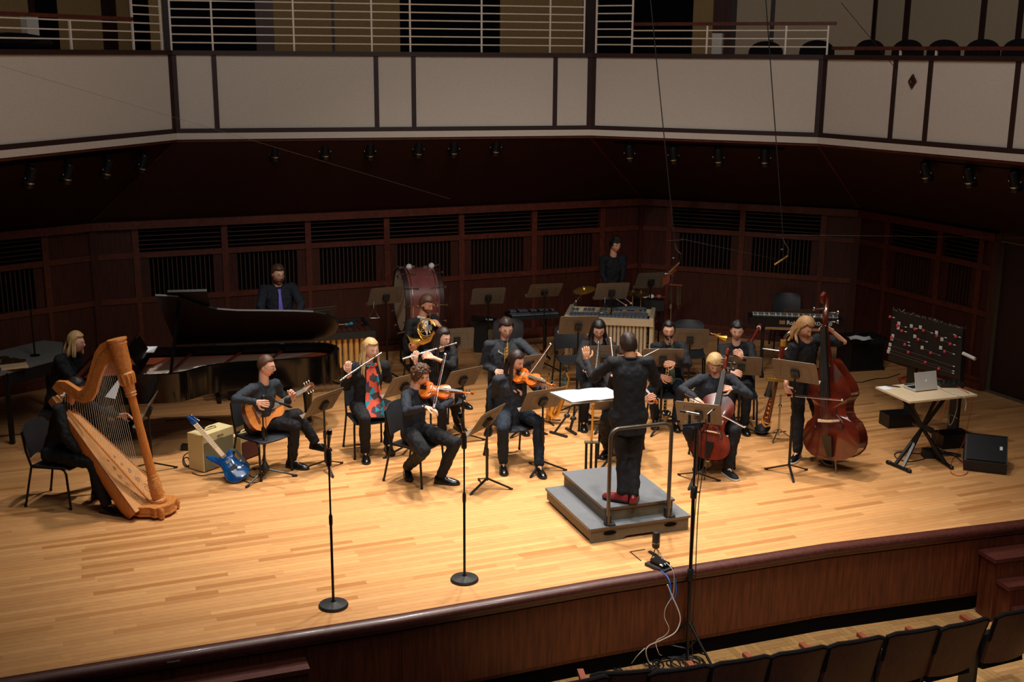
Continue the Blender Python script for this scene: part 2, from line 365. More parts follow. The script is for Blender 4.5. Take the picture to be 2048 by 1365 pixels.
for i in range(len(edge)-1):
    a, b = edge[i], edge[i+1]; n = 1; t = (b-a).normalized(); o_ = V((t.y, -t.x, 0))
    for k in range(n):
        p = a+(b-a)*(k/n)+t*.002; q = a+(b-a)*((k+1)/n)-t*.002; m_ = MB()
        m_.add([p+o_*.02+V((0, 0, -.12)), q+o_*.02+V((0, 0, -.12)), q+o_*.02+V((0, 0, STZ+.2)), p+o_*.02+V((0, 0, STZ+.2)), p+o_*.034+V((0, 0, -.12)), q+o_*.034+V((0, 0, -.12)), q+o_*.034+V((0, 0, STZ+.2)), p+o_*.034+V((0, 0, STZ+.2))],
               [[4, 7, 6, 5], [0, 4, 5, 1], [1, 5, 6, 2], [2, 6, 7, 3], [3, 7, 4, 0]]); m_.build('panel', 'front', SF, smooth=False)
# floor sockets plate on the nosing (small)
# ---- audience floor: parquet squares of five fingers
pf = MB(); pf.box((1.5, 6.5, STZ-.05), (22, 13, .08)); PFL = struct(pf.build('floor', 'mull'))
cells = []; cs = .3; pd = (edge[5]-edge[4]).normalized(); pn = V((-pd.y, pd.x, 0)); o0 = edge[4]+V((0, 0, STZ-edge[4].z))
for i in range(-14, 16):
    for j in range(-12, 1):
        c = o0+pd*(i*cs)+pn*(j*cs); x, y = PROJ(c)
        if not (1050 < x < 2200 and 1150 < y < 1500): continue
        for k in range(5):
            f = -cs/2+cs/5*(k+.5); g = .0012
            if (i+j) % 2: q = c+pd*f; du, dv = pd*(cs/10-g), pn*(cs/2-g)
            else: q = c+pn*f; du, dv = pd*(cs/2-g), pn*(cs/10-g)
            cells.append((q, du, dv))
def pq(mb, q, du, dv):
    z0 = V((0, 0, -.01)); c = [q-du-dv, q+du-dv, q+du+dv, q-du+dv]
    mb.add([p+z0 for p in c]+c, [[4, 5, 6, 7], [0, 1, 5, 4], [1, 2, 6, 5], [2, 3, 7, 6], [3, 0, 4, 7]])
mb = MB(); t = []
for c in cells: pq(mb, *c); x = random.uniform(.8, 1.1); t.append((x, x*random.uniform(.95, 1.02), x*random.uniform(.9, 1)))
o = mb.build('parquet_blocks', 'parquet', PFL, smooth=False); set_tone(o.data, t, 5); o['kind'] = 'stuff'
# ---- back walls with slatted grilles
def wallpoly(mb, a, b, z0, z1, th=.1, off=0, mi=0):
    t = (V(b)-V(a)).normalized(); n = V((-t.y, t.x, 0)); p = V(a)+n*off; q = V(b)+n*off
    c = [p, q, q+n*th, p+n*th]; mb.add([v+V((0, 0, z0)) for v in c]+[v+V((0, 0, z1)) for v in c], [[3, 2, 1, 0], [4, 5, 6, 7], [0, 1, 5, 4], [1, 2, 6, 5], [2, 3, 7, 6], [3, 0, 4, 7]], mi)
ZR = dict(base=(0, .17), low=(1.05, 1.13), mid=(1.7, 1.78), beam=(2.13, 2.24))
def grille_wall(name, a, b, cuts, vsl=True, solid_below=True, spacing=.066):
    """cuts: distances along the wall of the main mullions; grilles fill between them"""
    t = (b-a).normalized(); L = (b-a).length
    mb = MB(); wallpoly(mb, a, b, 0, 2.2, .06, .12); Wl = struct(mb.build(name, 'void', smooth=False))
    z0s = [0]+[c for c in cuts]+[L]
    mb = MB()
    if cuts[0] > .02: wallpoly(mb, a, a+t*cuts[0], 1.13, 2.13, .1, .02)
    if L-cuts[-1] > .02: wallpoly(mb, a+t*cuts[-1], b, 1.13, 2.13, .1, .02)
    if mb.v: mb.build('stile', 'mahog', Wl, smooth=False)
    xs = [0]+[c for c in cuts if .05 < c < L-.05]+[L]
    for i in range(len(xs)-1):
        mb = MB(); wallpoly(mb, a+t*(xs[i]+.006), a+t*(xs[i+1]-.006), .1, 1.06, .06, .02); mb.build('panel', 'mahog', Wl, smooth=False)
    for k, (nm, d) in enumerate((('baseboard', .04), ('rail', .03), ('rail', .02), ('beam', .09))):
        mb = MB(); z0, z1 = ZR[('base', 'low', 'mid', 'beam')[k]]; wallpoly(mb, a, b, z0, z1, d+.04, -d+.02)
        if k == 0: wallpoly(mb, a, b, z0, z1*.6, .03, -.06)
        mb.build(nm, 'mahog_trim', Wl, smooth=False)
    for c in cuts:
        mb = MB(); wallpoly(mb, a+t*(c-.045), a+t*(c+.045), 1.13, 2.13, .1, -.01); wallpoly(mb, a+t*(c-.03), a+t*(c+.03), .17, 1.05, .05, .0); mb.build('mullion', 'mahog_trim', Wl, smooth=False)
    for i in range(len(cuts)-1):
        p, q = cuts[i]+.045, cuts[i+1]-.045
        if q-p > 1.6 or q-p < .3: continue
        for s_ in (p, q-.13):
            mb = MB(); wallpoly(mb, a+t*s_, a+t*(s_+.13), 1.13, 1.7, .09, .03); mb.build('stile', 'mahog', Wl, smooth=False)
        for k in range(5):
            z = 1.815+k*.064; mb = MB(); wallpoly(mb, a+t*p, a+t*q, z, z+.011, .05, .03); mb.build('slat', 'slat', Wl, smooth=False)
        n = int((q-p-.28)/spacing)
        for k in range(n):
            s_ = p+.15+(q-p-.3)*(k+.5)/n; mb = MB(); wallpoly(mb, a+t*(s_-.007), a+t*(s_+.007), 1.13, 1.7, .06, .04); mb.build('slat', 'slat', Wl, smooth=False)
    return Wl
da = (wa-wb).length
grille_wall('wall_back', wb, wc, [da-3.41+.0, da-2.16, da-.92, da+.31, da+1.54, da+2.8, da+4.04])
L2 = (w2-wc).length
def along(px, py, a, b): q = WL(px, py, a, b); return (V((q.x, q.y, 0))-a).length
grille_wall('wall_right', wc, w2, [along(1337, 500, wc, w2), along(1482, 500, wc, w2), along(1644, 500, wc, w2)])
t3 = (w3-w2).normalized(); L3 = (w3-w2).length
grille_wall('wall_far_right', w2, w3, [L3*.23, L3*.62, L3*.9])
grille_wall('wall_left', wl, wb, [7.5-5.6*1.34+.6, 7.5-4.4, 7.5-3.1, 7.5-1.8, 7.5-.7])
# door wall beyond the metal strip
mb = MB(); wallpoly(mb, w3, w3b, 2.16, 2.26, .1, 0); wallpoly(mb, w3, w3b, 0, 2.2, .03, .22); DW = struct(mb.build('wall_door_side', 'mahog', smooth=False))
mb = MB(); wallpoly(mb, w3+t3*.05, w3+t3*1.0, .02, 2.14, .05, .08)
D1 = struct(mb.build('door_1', 'mull', smooth=False))
mb = MB(); wallpoly(mb, w3, w3+t3*.045, 0, 2.15, .1, .0); wallpoly(mb, w3+t3*.045, w3+t3*2.2, 2.13, 2.15, .1, .0); mb.build('door_frame', 'podium', D1, smooth=False)
mb = MB(); wallpoly(mb, w3, w3+t3*4.3, .0, .02, .08, -.01); mb.build('threshold', 'podium', D1, smooth=False)
mb = MB(); mb.box(w3+t3*.9+V((-.02, 0, 1.05)), (.03, .12, .03)); mb.build('door_handle', 'steel', D1)
# ---- balcony: plan corners found on its lower edge
ZB = 3.46; ZT = 4.585
bc = [W(352, 274, ZB), W(1181, 266, ZB), W(1637, 282, ZB)]
bl = W(0, 310, ZB); br = W(2048, 318, ZB)
bl = bc[0]+(bl-bc[0])*1.9; br = bc[2]+(br-bc[2])*2.2
B = [V((p.x, p.y, 0)) for p in (bl, bc[0], bc[1], bc[2], br)]
BALC = MB()
for i in range(4): wallpoly(BALC, B[i], B[i+1], ZB+.04, ZT, .06, .03)
BALC = struct(BALC.build('wall_balcony', 'mull', smooth=False))
def seg_x(i, px, py=190): q = WL(px, py, B[i], B[i+1]); return (V((q.x, q.y, 0))-B[i]).dot((B[i+1]-B[i]).normalized())
MUL = [[], [431.5, 753, 827.5, 1110], [], [1787, 1857, 2031]]
for i in range(4):
    a, b = B[i], B[i+1]; t = (b-a).normalized(); L = (b-a).length
    s_ = [0]+[seg_x(i, x) for x in MUL[i]]+[L]
    if i == 3: s_.insert(-1, s_[-2]+1.3)
    if i == 0: s_.insert(1, L-3.4)
    for k in range(len(s_)-1):
        mb = MB(); wallpoly(mb, a+t*(s_[k]+.01), a+t*(s_[k+1]-.01), ZB+.1, ZT-.04, .03, .004); mb.build('panel', 'cream', BALC, smooth=False)
    for k, x in enumerate(s_):
        hw = .045 if 0 < k < len(s_)-1 else .045
        mb = MB()
        if k == 0: wallpoly(mb, a+t*0, a+t*.065, ZB+.08, ZT-.02, .05, -.012)
        elif k == len(s_)-1: wallpoly(mb, a+t*(L-.065), b, ZB+.08, ZT-.02, .05, -.012)
        else: wallpoly(mb, a+t*(x-.032), a+t*(x+.032), ZB+.08, ZT-.02, .05, -.012)
        mb.build('mullion', 'mull', BALC, smooth=False)
    def sw(prof, nm, mt):
        q = sweep([a, b], prof); q.build(nm, mt, BALC, smooth=False)
    mb = MB(); wallpoly(mb, a, b, ZT-.045, ZT+.015, .1, -.03); mb.build('cap_rail', 'mull', BALC, smooth=False)
    mb = MB(); wallpoly(mb, a, b, ZB+.05, ZB+.11, .08, -.018); mb.build('bottom_rail', 'mull', BALC, smooth=False)
    mb = MB(); wallpoly(mb, a, b, ZB-.035, ZB+.05, .1, -.03); mb.build('cornice', 'cream', BALC, smooth=False)
    mb = MB(); wallpoly(mb, a, b, ZB-.07, ZB-.035, .08, .0); mb.build('moulding', 'mahog_trim', BALC, smooth=False)
# diamond plate on the narrow right panel
c = WL(1826, 163, B[3], B[4]); t = (B[4]-B[3]).normalized(); n = V((t.y, -t.x, 0))
mb = MB(); h = .075
mb.add([c+n*.005+t*h*.85, c+n*.005+V((0, 0, h*1.25)), c+n*.005-t*h*.85, c+n*.005-V((0, 0, h*1.25)), c+n*.03+t*h*.75, c+n*.03+V((0, 0, h*1.1)), c+n*.03-t*h*.75, c+n*.03-V((0, 0, h*1.1))], [[4, 5, 6, 7], [0, 1, 5, 4], [1, 2, 6, 5], [2, 3, 7, 6], [3, 0, 4, 7]])
dp = mb.build('wall_plate', 'mahog', org=c, smooth=False); dp.location = c; tag(dp, 'dark diamond-shaped wooden plate on the narrow cream balcony panel', 'wall plate')
mb = MB(); mb.lathe([(.012, 0), (.016, .01), (.01, .02)], c+n*.03-c, n, 10); mb.build('knob', 'steel', dp)
# sloped soffit between wall beam and balcony edge
WT = [wl, wb, wc, w2, w3]; SB = [B[0]+V((-.3, .5, 0)), B[1], B[2], B[3], B[4]]
for i in range(4):
    a, b, c, d = WT[i], WT[i+1], SB[i+1], SB[i]; mb = MB()
    if i == 3: b = w3b; 
    lo = V((0, 0, 2.24)); hi = V((0, 0, ZB-.05))
    G = 12; vs = []
    for u_ in range(G+1):
        for v_ in range(G+1): e, f = u_/G, v_/G; p = (a+lo)*(1-e)*(1-f)+(b+lo)*e*(1-f)+(c+hi)*e*f+(d+hi)*(1-e)*f; vs.append(p)
    vs += [v+V((0, 0, .06)) for v in vs]; q = (G+1)**2
    fs = [[x*(G+1)+y, (x+1)*(G+1)+y, (x+1)*(G+1)+y+1, x*(G+1)+y+1] for x in range(G) for y in range(G)]; mb.add(vs, fs+[[k+q for k in f[::-1]] for f in fs])
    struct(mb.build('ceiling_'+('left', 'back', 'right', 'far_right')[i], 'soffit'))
for i, (p, q) in enumerate(((wb, B[1]), (wc, B[2]), (w2, B[3]))):
    mb = MB(); mb.bar(p+V((0, 0, 2.235)), q+V((0, 0, ZB-.06)), .04, .012); struct(mb.build('trim_%d' % (i+1), 'mahog_trim', smooth=False))
for i, p in enumerate((wb, wc, w2, w3)):
    mb = MB(); mb.box(p+V((0, .02, 1.12)), (.1, .1, 2.24), Matrix.Rotation(R(21 if i < 2 else -30), 3, 'Z')); struct(mb.build('trim_%d' % (i+4), 'mahog', smooth=False))
# gallery floor, gallery back wall, hall ceiling
GB = []
off = 2.4
for i in range(4):
    t = (B[i+1]-B[i]).normalized(); n = V((-t.y, t.x, 0)); GB.append((B[i]+n*off-t*2, B[i+1]+n*off+t*2))
mb = MB(); mb.prism([(B[0].x, B[0].y+.12), (B[1].x, B[1].y+.12), (B[2].x, B[2].y+.12), (B[3].x, B[3].y+.12), (B[4].x, B[4].y+.12), (B[4].x+4, B[4].y+9), (0, 24), (B[0].x-4, B[0].y+9)], ZB+.3, ZB+.4); struct(mb.build('floor', 'mull', smooth=False))
def gwall(name, i, cuts, off=2.4):
    t = (B[i+1]-B[i]).normalized(); n = V((-t.y, t.x, 0)); a = B[i]+n*off; b = B[i+1]+n*off; o = None
    for k, (x0, x1, mt) in enumerate(cuts):
        p = WL(x0, 60, a, b); q = WL(x1, 60, a, b); mb = MB(); wallpoly(mb, V((p.x, p.y, 0)), V((q.x, q.y, 0)), ZB+.4, 7.0, .08, .0 if mt != 'mull' else -.03)
        if o is None: o = struct(mb.build(name, mt, smooth=False))
        else: mb.build('mullion' if mt == 'mull' else ('opening' if mt == 'void' else 'panel'), mt, o, smooth=False)
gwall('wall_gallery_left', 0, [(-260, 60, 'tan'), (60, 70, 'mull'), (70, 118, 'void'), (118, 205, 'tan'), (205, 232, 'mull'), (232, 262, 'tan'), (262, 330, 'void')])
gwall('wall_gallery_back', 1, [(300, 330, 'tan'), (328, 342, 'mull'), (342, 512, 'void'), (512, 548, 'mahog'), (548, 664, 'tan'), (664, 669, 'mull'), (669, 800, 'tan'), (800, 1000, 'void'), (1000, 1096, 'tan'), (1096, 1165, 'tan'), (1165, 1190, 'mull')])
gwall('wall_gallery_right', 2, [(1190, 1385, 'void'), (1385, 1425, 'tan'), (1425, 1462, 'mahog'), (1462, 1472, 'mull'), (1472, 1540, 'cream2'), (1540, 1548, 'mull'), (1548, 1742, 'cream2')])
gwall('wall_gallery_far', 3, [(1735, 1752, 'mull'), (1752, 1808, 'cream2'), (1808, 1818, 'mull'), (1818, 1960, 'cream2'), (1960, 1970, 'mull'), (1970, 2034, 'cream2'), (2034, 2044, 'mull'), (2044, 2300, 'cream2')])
# pale posts in the gallery (white pillar strips)
for px0, px1, i in ((57, 80, 0), (1424, 1444, 2)):
    t = (B[i+1]-B[i]).normalized(); n = V((-t.y, t.x, 0)); a = B[i]+n*1.2; b = B[i+1]+n*1.2; p = WL(px0, 80, a, b); q = WL(px1, 80, a, b); mb = MB()
    wallpoly(mb, V((p.x, p.y, 0)), V((q.x, q.y, 0)), ZB+.4, 4.6+(.42 if i == 0 else .3), .1); struct(mb.build('trim_pillar', 'cream', smooth=False))
# ================================================================ PEOPLE
def dirv(yaw, pitch=0): return V((math.cos(R(yaw))*math.cos(R(pitch)), math.sin(R(yaw))*math.cos(R(pitch)), math.sin(R(pitch))))
def head_pt(th, ph):
    """th azimuth (0 = right, 90 = face), ph elevation; returns local head point (x right, y face, z up) and unit direction"""
    d = V((math.cos(ph)*math.cos(th), math.cos(ph)*math.sin(th), math.sin(ph)))
    x, y, z = d.x*.074, d.y*.094, d.z*.118
    if d.z < 0:
        k = -d.z; x *= 1-.22*k**1.4
        if d.y < 0: y *= 1-.42*k**.8
        else: y *= 1-.06*k; 
    else: y -= .006*d.z
    if d.y > .2:
        g = lambda cx, cz, sx, sz: math.exp(-((x-cx)/sx)**2-((z-cz)/sz)**2)
        y += .022*g(0, -.022, .011, .016)+.013*g(0, 0.0, .009, .02)+.004*g(0, .034, .045, .01)
        y -= .007*(g(.031, .010, .015, .011)+g(-.031, .010, .015, .011))
        y += .006*g(0, -.058, .022, .01)+.008*g(0, -.094, .022, .016)-.004*g(0, -.074, .02, .006)
        y += .005*(g(.042, -.02, .018, .018)+g(-.042, -.02, .018, .018))
    return V((x, y, z)), d
def head_into(mb, T, age=None, brow=3):
    nu, nv = 40, 30; P = []; F = []
    for i in range(nv+1):
        ph = PI*(i/nv)-PI/2
        for j in range(nu): P.append(T @ head_pt(2*PI*j/nu, ph)[0])
    for i in range(nv):
        for j in range(nu): F.append([i*nu+j, i*nu+(j+1) % nu, (i+1)*nu+(j+1) % nu, (i+1)*nu+j])
    mb.add(P, F, 0); R3 = T.to_3x3()
    for s in (-1, 1):
        mb.ell(T @ V((s*.031, .0785, .009)), (.0125, .008, .0058), R3, 10, 6, 2)
        mb.ell(T @ V((s*.031, .0855, .0085)), (.0046, .0026, .0048), R3, 8, 5, 3)
        mb.ell(T @ V((s*.074, -.008, -.006)), (.009, .018, .03), R3, 8, 6, 0)
        mb.tube([T @ V((s*.014, .088, .026)), T @ V((s*.032, .087, .032)), T @ V((s*.048, .076, .027))], [.0022, .0028, .0015], 5, mi=brow)
        mb.tube([T @ V((s*.018, .084, .0155)), T @ V((s*.031, .0865, .0185)), T @ V((s*.045, .077, .0145))], [.0015, .0026, .0015], 5, mi=0)
    mb.ell(T @ V((0, .0865, -.0565)), (.021, .007, .0035), R3, 10, 5, 1); mb.ell(T @ V((0, .0865, -.064)), (.018, .0075, .0042), R3, 10, 5, 1)
def hair_mesh(T, style, thick=.016, curl=0, line=.42, seed=0):
    """cap of hair following the skull; style: short, bald_side, full, bob"""
    nu, nv = 44, 30; P = []; F = []; rnd = seed*3.7
    for i in range(nv+1):
        ph = PI*(i/nv)-PI/2
        for j in range(nu):
            th = 2*PI*j/nu; p, d = head_pt(th, ph); fr = max(0, math.sin(th))*math.cos(ph)
            f_ = math.sin(th)*math.cos(ph); lo, bk = (.04, -.42) if style == 'short' else (-.5, -.62)
            if f_ > .42: lim = line
            elif f_ > .02: lim = lo+(line-lo)*((f_-.02)/.4)**1.1
            elif f_ > -.4: lim = lo+(bk-lo)*((.02-f_)/.42)
            else: lim = bk
            m = max(0, min(1, (d.z-lim)/.16)); t = thick*m - .012*(1-m)
            q = p*40; t += m*(.004+curl)*noise.noise(V((q.x*(.7+9*curl), q.y*(.7+9*curl)+rnd, q.z*(.35+9*curl))))
            if d.z > .2: t += m*.006*max(0, d.z)
            P.append(T @ (p + d*t))
    for i in range(nv):
        for j in range(nu): F.append([i*nu+j, i*nu+(j+1) % nu, (i+1)*nu+(j+1) % nu, (i+1)*nu+j])
    mb = MB(); mb.add(P, F); return mb
def lock(mb, T, pts, r, n=8, world=()):
    mb.tube([T @ V(p) for p in pts]+[V(p) for p in world], r, n, flat=.55)
def hand_into(mb, wr, d, pn, side, curl=.5, sc=1.0, spread=.012, thumb=.5):
    """wr wrist, d finger direction, pn direction the palm faces, side +1 when the thumb lies along d x pn"""
    d = V(d).normalized(); pn = V(pn); pn = (pn-d*pn.dot(d)).normalized(); s = d.cross(pn)*side
    kn = wr+d*(.088*sc)
    mb.cap(wr-d*.02, wr+d*.02*sc, .024*sc, .026*sc, 8, e=.75, up=pn)
    for q in (-.024, 0, .024): mb.cap(wr+d*.02*sc+s*q*.6*sc, kn+s*q*sc-d*.01, .0175*sc, .0135*sc, 8)
    for k, (q, L) in enumerate(((.031, .85), (.0105, 1), (-.0105, .94), (-.031, .74))):
        p = kn+s*q*sc-pn*0; a = curl*.5+.06*k*curl; dd = d+s*(q*spread*8); pts = [p-d*.015, p]; rs = [.0095*sc, .0092*sc]
        for m_, l in enumerate((.045, .027, .021)):
            v = (dd*math.cos(a)+pn*math.sin(a)).normalized(); p = p+v*(l*L*sc); pts.append(p.copy()); rs.append((.0085, .0078, .0062)[m_]*sc); a += curl*1.0
        mb.tube(pts, rs, 7)
    t0 = wr+d*.028*sc+s*.026*sc; t1 = t0+(d*.5+s*.75+pn*.4*thumb).normalized()*.042*sc; t2 = t1+(d*.85+s*.25+pn*.8*thumb).normalized()*.03*sc; t3 = t2+(d*.9-s*.1+pn*thumb).normalized()*.022*sc
    mb.tube([t0-s*.01, t0, t1, t2, t3], [.014*sc, .0135*sc, .0108*sc, .0098*sc, .0072*sc], 7)
def shoe_into(mb, an, fd, L=.27, sole=.018, mi=0, hi=0.0, pitch=0):
    """an ankle joint, fd toe direction (may be pitched)"""
    fd = V(fd).normalized(); rt = fd.cross(V((0, 0, 1))).normalized(); up = rt.cross(fd); o = an - up*.085 + fd*(.0)
    secs = [(-.07, .028, .06), (-.05, .038, .085), (0, .041, .1), (.05, .044, .075), (.10, .050, .055), (.15, .048, .043), (.19, .036, .033), (.208, .018, .018)]
    P = []; F = []; n = 10; k = L/.27
    for t, w_, h in secs:
        for j in range(n):
            a = 2*PI*j/n; c, s = math.cos(a), math.sin(a)
            P.append(o+fd*t*k+rt*(w_*c*k)+up*(sole*.8+(h*max(0, s) if s > 0 else s*.012)*k+hi*0))
    for i in range(len(secs)-1):
        for j in range(n): F.append([i*n+j, i*n+(j+1) % n, (i+1)*n+(j+1) % n, (i+1)*n+j])
    F += [list(range(n))[::-1], [(len(secs)-1)*n+j for j in range(n)]]
    mb.add(P, F, mi)
    S = [(-.077, .02), (-.066, .038), (0, .044), (.06, .046), (.11, .053), (.16, .05), (.195, .036), (.215, .014)]
    ol = [o+fd*t*k+rt*w_*k for t, w_ in S]+[o+fd*t*k-rt*w_*k for t, w_ in S[::-1]]; m = len(ol)
    mb.add([p for p in ol]+[p+up*sole for p in ol], [list(range(m))[::-1], list(range(m, 2*m))]+[[i, (i+1) % m, m+(i+1) % m, m+i] for i in range(m)], 1)
def person(label, pel, neck, hd, tyaw, fyaw, fpitch=-12, skin_='skin_a', hair='h_brown', hstyle='short', hthick=.016, curl=0, line=.42,
           top='c_black', pants='c_black', shoes='shoe', arms={}, legs={}, bulk=1.0, shw=.175, sleeve=1.0, skirt=None, roll=0, hands={}, drape=None,
           long=None, beard=None, glasses=False, loose=.0, hem=.0, sy=None, sole='black', cuff=1.0, group=None, extra=None, hsc=1.0, stockings=False):
    pel, neck, hd = V(pel), V(neck), V(hd); root = thing('person', label, 'person', (pel.x, pel.y, 0), group=group); org = root.location.copy()
    up = (neck-pel).normalized(); fw = dirv(tyaw); fw = (fw-up*fw.dot(up)).normalized(); rt = fw.cross(up).normalized()   # rt = the person's right
    hfw = dirv(fyaw if sy is None else sy); hrt = hfw.cross(V((0, 0, 1))).normalized()
    face = dirv(fyaw, fpitch); fr = face.cross(V((0, 0, 1))).normalized(); fu = fr.cross(face); 
    c, s = math.cos(R(roll)), math.sin(R(roll)); fr, fu = fr*c+fu*s, fu*c-fr*s
    # head matrix: columns x = fr (right), y = face, z = up
    T = Matrix.Translation(hd) @ Matrix((fr, face, fu)).transposed().to_4x4() @ Matrix.Scale(hsc, 4)
    sh = {1: neck-up*.045+rt*shw*bulk**.5, -1: neck-up*.045-rt*shw*bulk**.5}
    hips = {}
    hf = fw.copy(); hf.z = 0; hf.normalize(); hr = hf.cross(V((0, 0, 1)))
    for s_ in (1, -1): hips[s_] = pel+hr*s_*.09*bulk**.5
    J = {}
    for s_, a in arms.items():
        ex, ey, es, wx, wy, ws = a[:6]; q = a[6] if len(a) > 6 else 1
        e = LIMB(sh[s_], ex, ey, .29*q, es); w_ = LIMB(e, wx, wy, .25*q, ws); J[s_] = (e, w_)
    K = {}
    for s_, a in legs.items(): K[s_] = (V(a[0]), V(a[1]), V(a[2]))
    # --- body (one continuous skin surface; slimmer than the clothes)
    b = MB(); b.cap(pel, neck-up*.1, .1, .09, 12); b.cap(neck-up*.06, hd-face*.012-fu*.05, .052, .052, 12); b.cap(sh[1], sh[-1], .035, .035)
    ch = T @ V((0, .02, -.05)); b.cap(neck-up*.03, hd-face*.022-fu*.02, .062, .054, 12)
    for s_, (e, w_) in J.items(): b.cap(sh[s_], e, .042, .034); b.cap(e, w_, .035, .022)
    for s_, (k, a, t) in K.items(): b.cap(hips[s_], k, .07, .045); b.cap(k, a, .045, .03); b.cap(a, a+V(t)*.1-V((0, 0, .04)), .03, .022)
    b = remeshed(b, .012, 2)
    head_into(b, T)
    for s_, h in hands.items():
        if s_ in J:
            w_ = J[s_][1]; hand_into(b, w_, h[0], h[1], h[2] if len(h) > 2 else s_, h[3] if len(h) > 3 else .5, h[4] if len(h) > 4 else 1.0)
    body = b.build('body', [skin_, 'lip', 'eyew', hair if hair not in ('h_blond',) else 'h_dirty'], root, org=org)
    # --- top
    t = MB(); B_ = bulk
    L = (neck-pel).length; y0 = -.04-hem
    secs = [(y0, .165, .115), (.02, .165, .12), (.3, .145, .115), (.55, .16, .12), (.75, .172, .118), (.88, .14, .09), (.96, .075, .065)]
    P = []; F = []; n = 16
    for k, (u_, a, d) in enumerate(secs):
        uu = u_*L if u_ > 0 else u_
        for j in range(n): an = 2*PI*j/n; P.append(pel+up*uu+rt*math.cos(an)*a*B_+fw*(math.sin(an)*d*B_*(1.12 if math.sin(an) > 0 and .1 < u_ < .6 and B_ > 1.05 else 1)-.005))
    for i in range(len(secs)-1):
        for j in range(n): F.append([i*n+j, i*n+(j+1) % n, (i+1)*n+(j+1) % n, (i+1)*n+j])
    F += [list(range(n))[::-1], [(len(secs)-1)*n+j for j in range(n)]]; t.add(P, F)
    t.cap(sh[1], sh[-1], .062*B_**.3, .062*B_**.3, 12)
    for s_, (e, w_) in J.items():
        bb = B_**.35; t.cap(sh[s_], (e if sleeve >= .5 else sh[s_].lerp(e, sleeve*2)), (.064+loose)*bb, (.05+loose)*bb, 12)
        if sleeve > .5: t.cap(e, e.lerp(w_, min(1, (sleeve-.5)*2)*.92), (.05+loose)*bb, (.036+loose*cuff)*bb, 12)
    t = remeshed(t, .011, 3, .010, 19)
    shirt = t.build('shirt', top, root, org=org)
    c_ = MB(); c_.tube(arc(neck-up*.012+fw*.004, .062, 0, 360, 16, rt, (fw*1+up*-.25).normalized())[:-1], .013, 8, closed=True); c_.build('collar', top, shirt, org=org)
    # --- trousers / skirt
    if K:
        t = MB(); t.cap(hips[1], hips[-1], .11*B_**.6, .11*B_**.6, 12)
        for s_, (k, a, td) in K.items():
            t.cap(hips[s_], k, .102*B_**.6, .073*B_**.3, 12); t.cap(k, a+(k-a)*.06, .071*B_**.3, .06, 12)
        if skirt is not None:
            k1, k2 = K[1][0], K[-1][0]; a1, a2 = K[1][1], K[-1][1]; m1 = k1.lerp(a1, skirt); m2 = k2.lerp(a2, skirt)
            for u_ in (.0, .25, .5, .75, 1): t.cap(k1.lerp(k2, u_), m1.lerp(m2, u_), .085, .09, 12); t.cap(hips[1].lerp(hips[-1], u_), k1.lerp(k2, u_), .1, .08, 12)
        t = remeshed(t, .012, 3, .010, 19); t.build('skirt' if skirt is not None else 'trousers', pants, root, org=org)
        for s_, (k, a, td) in K.items():
            m_ = MB(); shoe_into(m_, a, td); m_.build('shoe', [shoes, sole], root, org=org)
    # --- hair
    if hstyle != 'bald':
        hm = hair_mesh(T, 'short' if hstyle == 'short' else 'full', hthick, curl, line, seed=len(label))
        hm = hm
        if curl > .006:
            rr = random.Random(len(label))
            for _ in range(90):
                th = rr.random()*2*PI; ph = rr.uniform(.1, 1.5); p, d = head_pt(th, ph)
                if math.sin(th) > .5 and math.sin(ph) < .55: continue
                p = T @ (p+d*(hthick*.9)); hm.ell(p, [rr.uniform(.011, .019)]*3, None, 6, 5)
        ho = hm.build('hair', hair, root, org=org)
        if long:
            lk = MB(); rr = random.Random(3+len(label))
            Ln, front = long
            for k in range(26):
                an = R(rr.uniform(-205, 25)); rx, ry = .082, .1
                p0 = V((math.cos(an)*rx*.9, math.sin(an)*ry*.85-.005, .05+rr.uniform(-.02, .02))); p1 = V((math.cos(an)*rx*1.08, math.sin(an)*ry*1.08-.008, -.05))
                a = T @ p0; b_ = T @ p1; down = V((0, 0, -1)); out = (b_-hd); out.z = 0; out.normalize()
                back = math.sin(an) < -.2
                q1 = b_+down*Ln*.35+out*(.012 if not back else .02); q2 = q1+down*Ln*.4+out*(.015 if not back else .012)-fw*(.0 if back else 0)+fw*(front*(0 if back else 1)); q3 = q2+down*Ln*.25*rr.uniform(.5, 1.1)+fw*(front*.3*(0 if back else 1))
                for q in (q1, q2, q3): q += V((rr.uniform(-1, 1), rr.uniform(-1, 1), 0))*.008
                lk.tube([a, b_, q1, q2, q3], [.016, .022, .021, .017, .005], 6, flat=.7)
            lk.build('long_hair', hair, ho, org=org)
        if hstyle == 'bun':
            lk = MB(); lk.ell(T @ V((0, -.115, .03)), (.035, .03, .035)); lk.build('bun', hair, ho, org=org)
    if beard:
        nu, nv = 40, 24; P = []; F = []
        for i in range(nv+1):
            ph = PI*(i/nv)-PI/2
            for j in range(nu):
                th = 2*PI*j/nu; p, d = head_pt(th, ph); m = 1 if (p.z < -.035 and d.y > -.1 and not (abs(p.x) < .024 and -.072 < p.z < -.05)) or (-.05 < p.z < -.0 and abs(d.y) < .35 and abs(p.x) > .06) else 0
                tt = (beard[1] if m else -.006); q = p*60; P.append(T @ (p+d*(tt+(m*.003)*noise.noise(q))+V((0, 0, -m*beard[1]*max(0, -d.z)))))
        for i in range(nv):
            for j in range(nu): F.append([i*nu+j, i*nu+(j+1) % nu, (i+1)*nu+(j+1) % nu, (i+1)*nu+j])
        m_ = MB(); m_.add(P, F); m_.build('beard', beard[0], root, org=org)
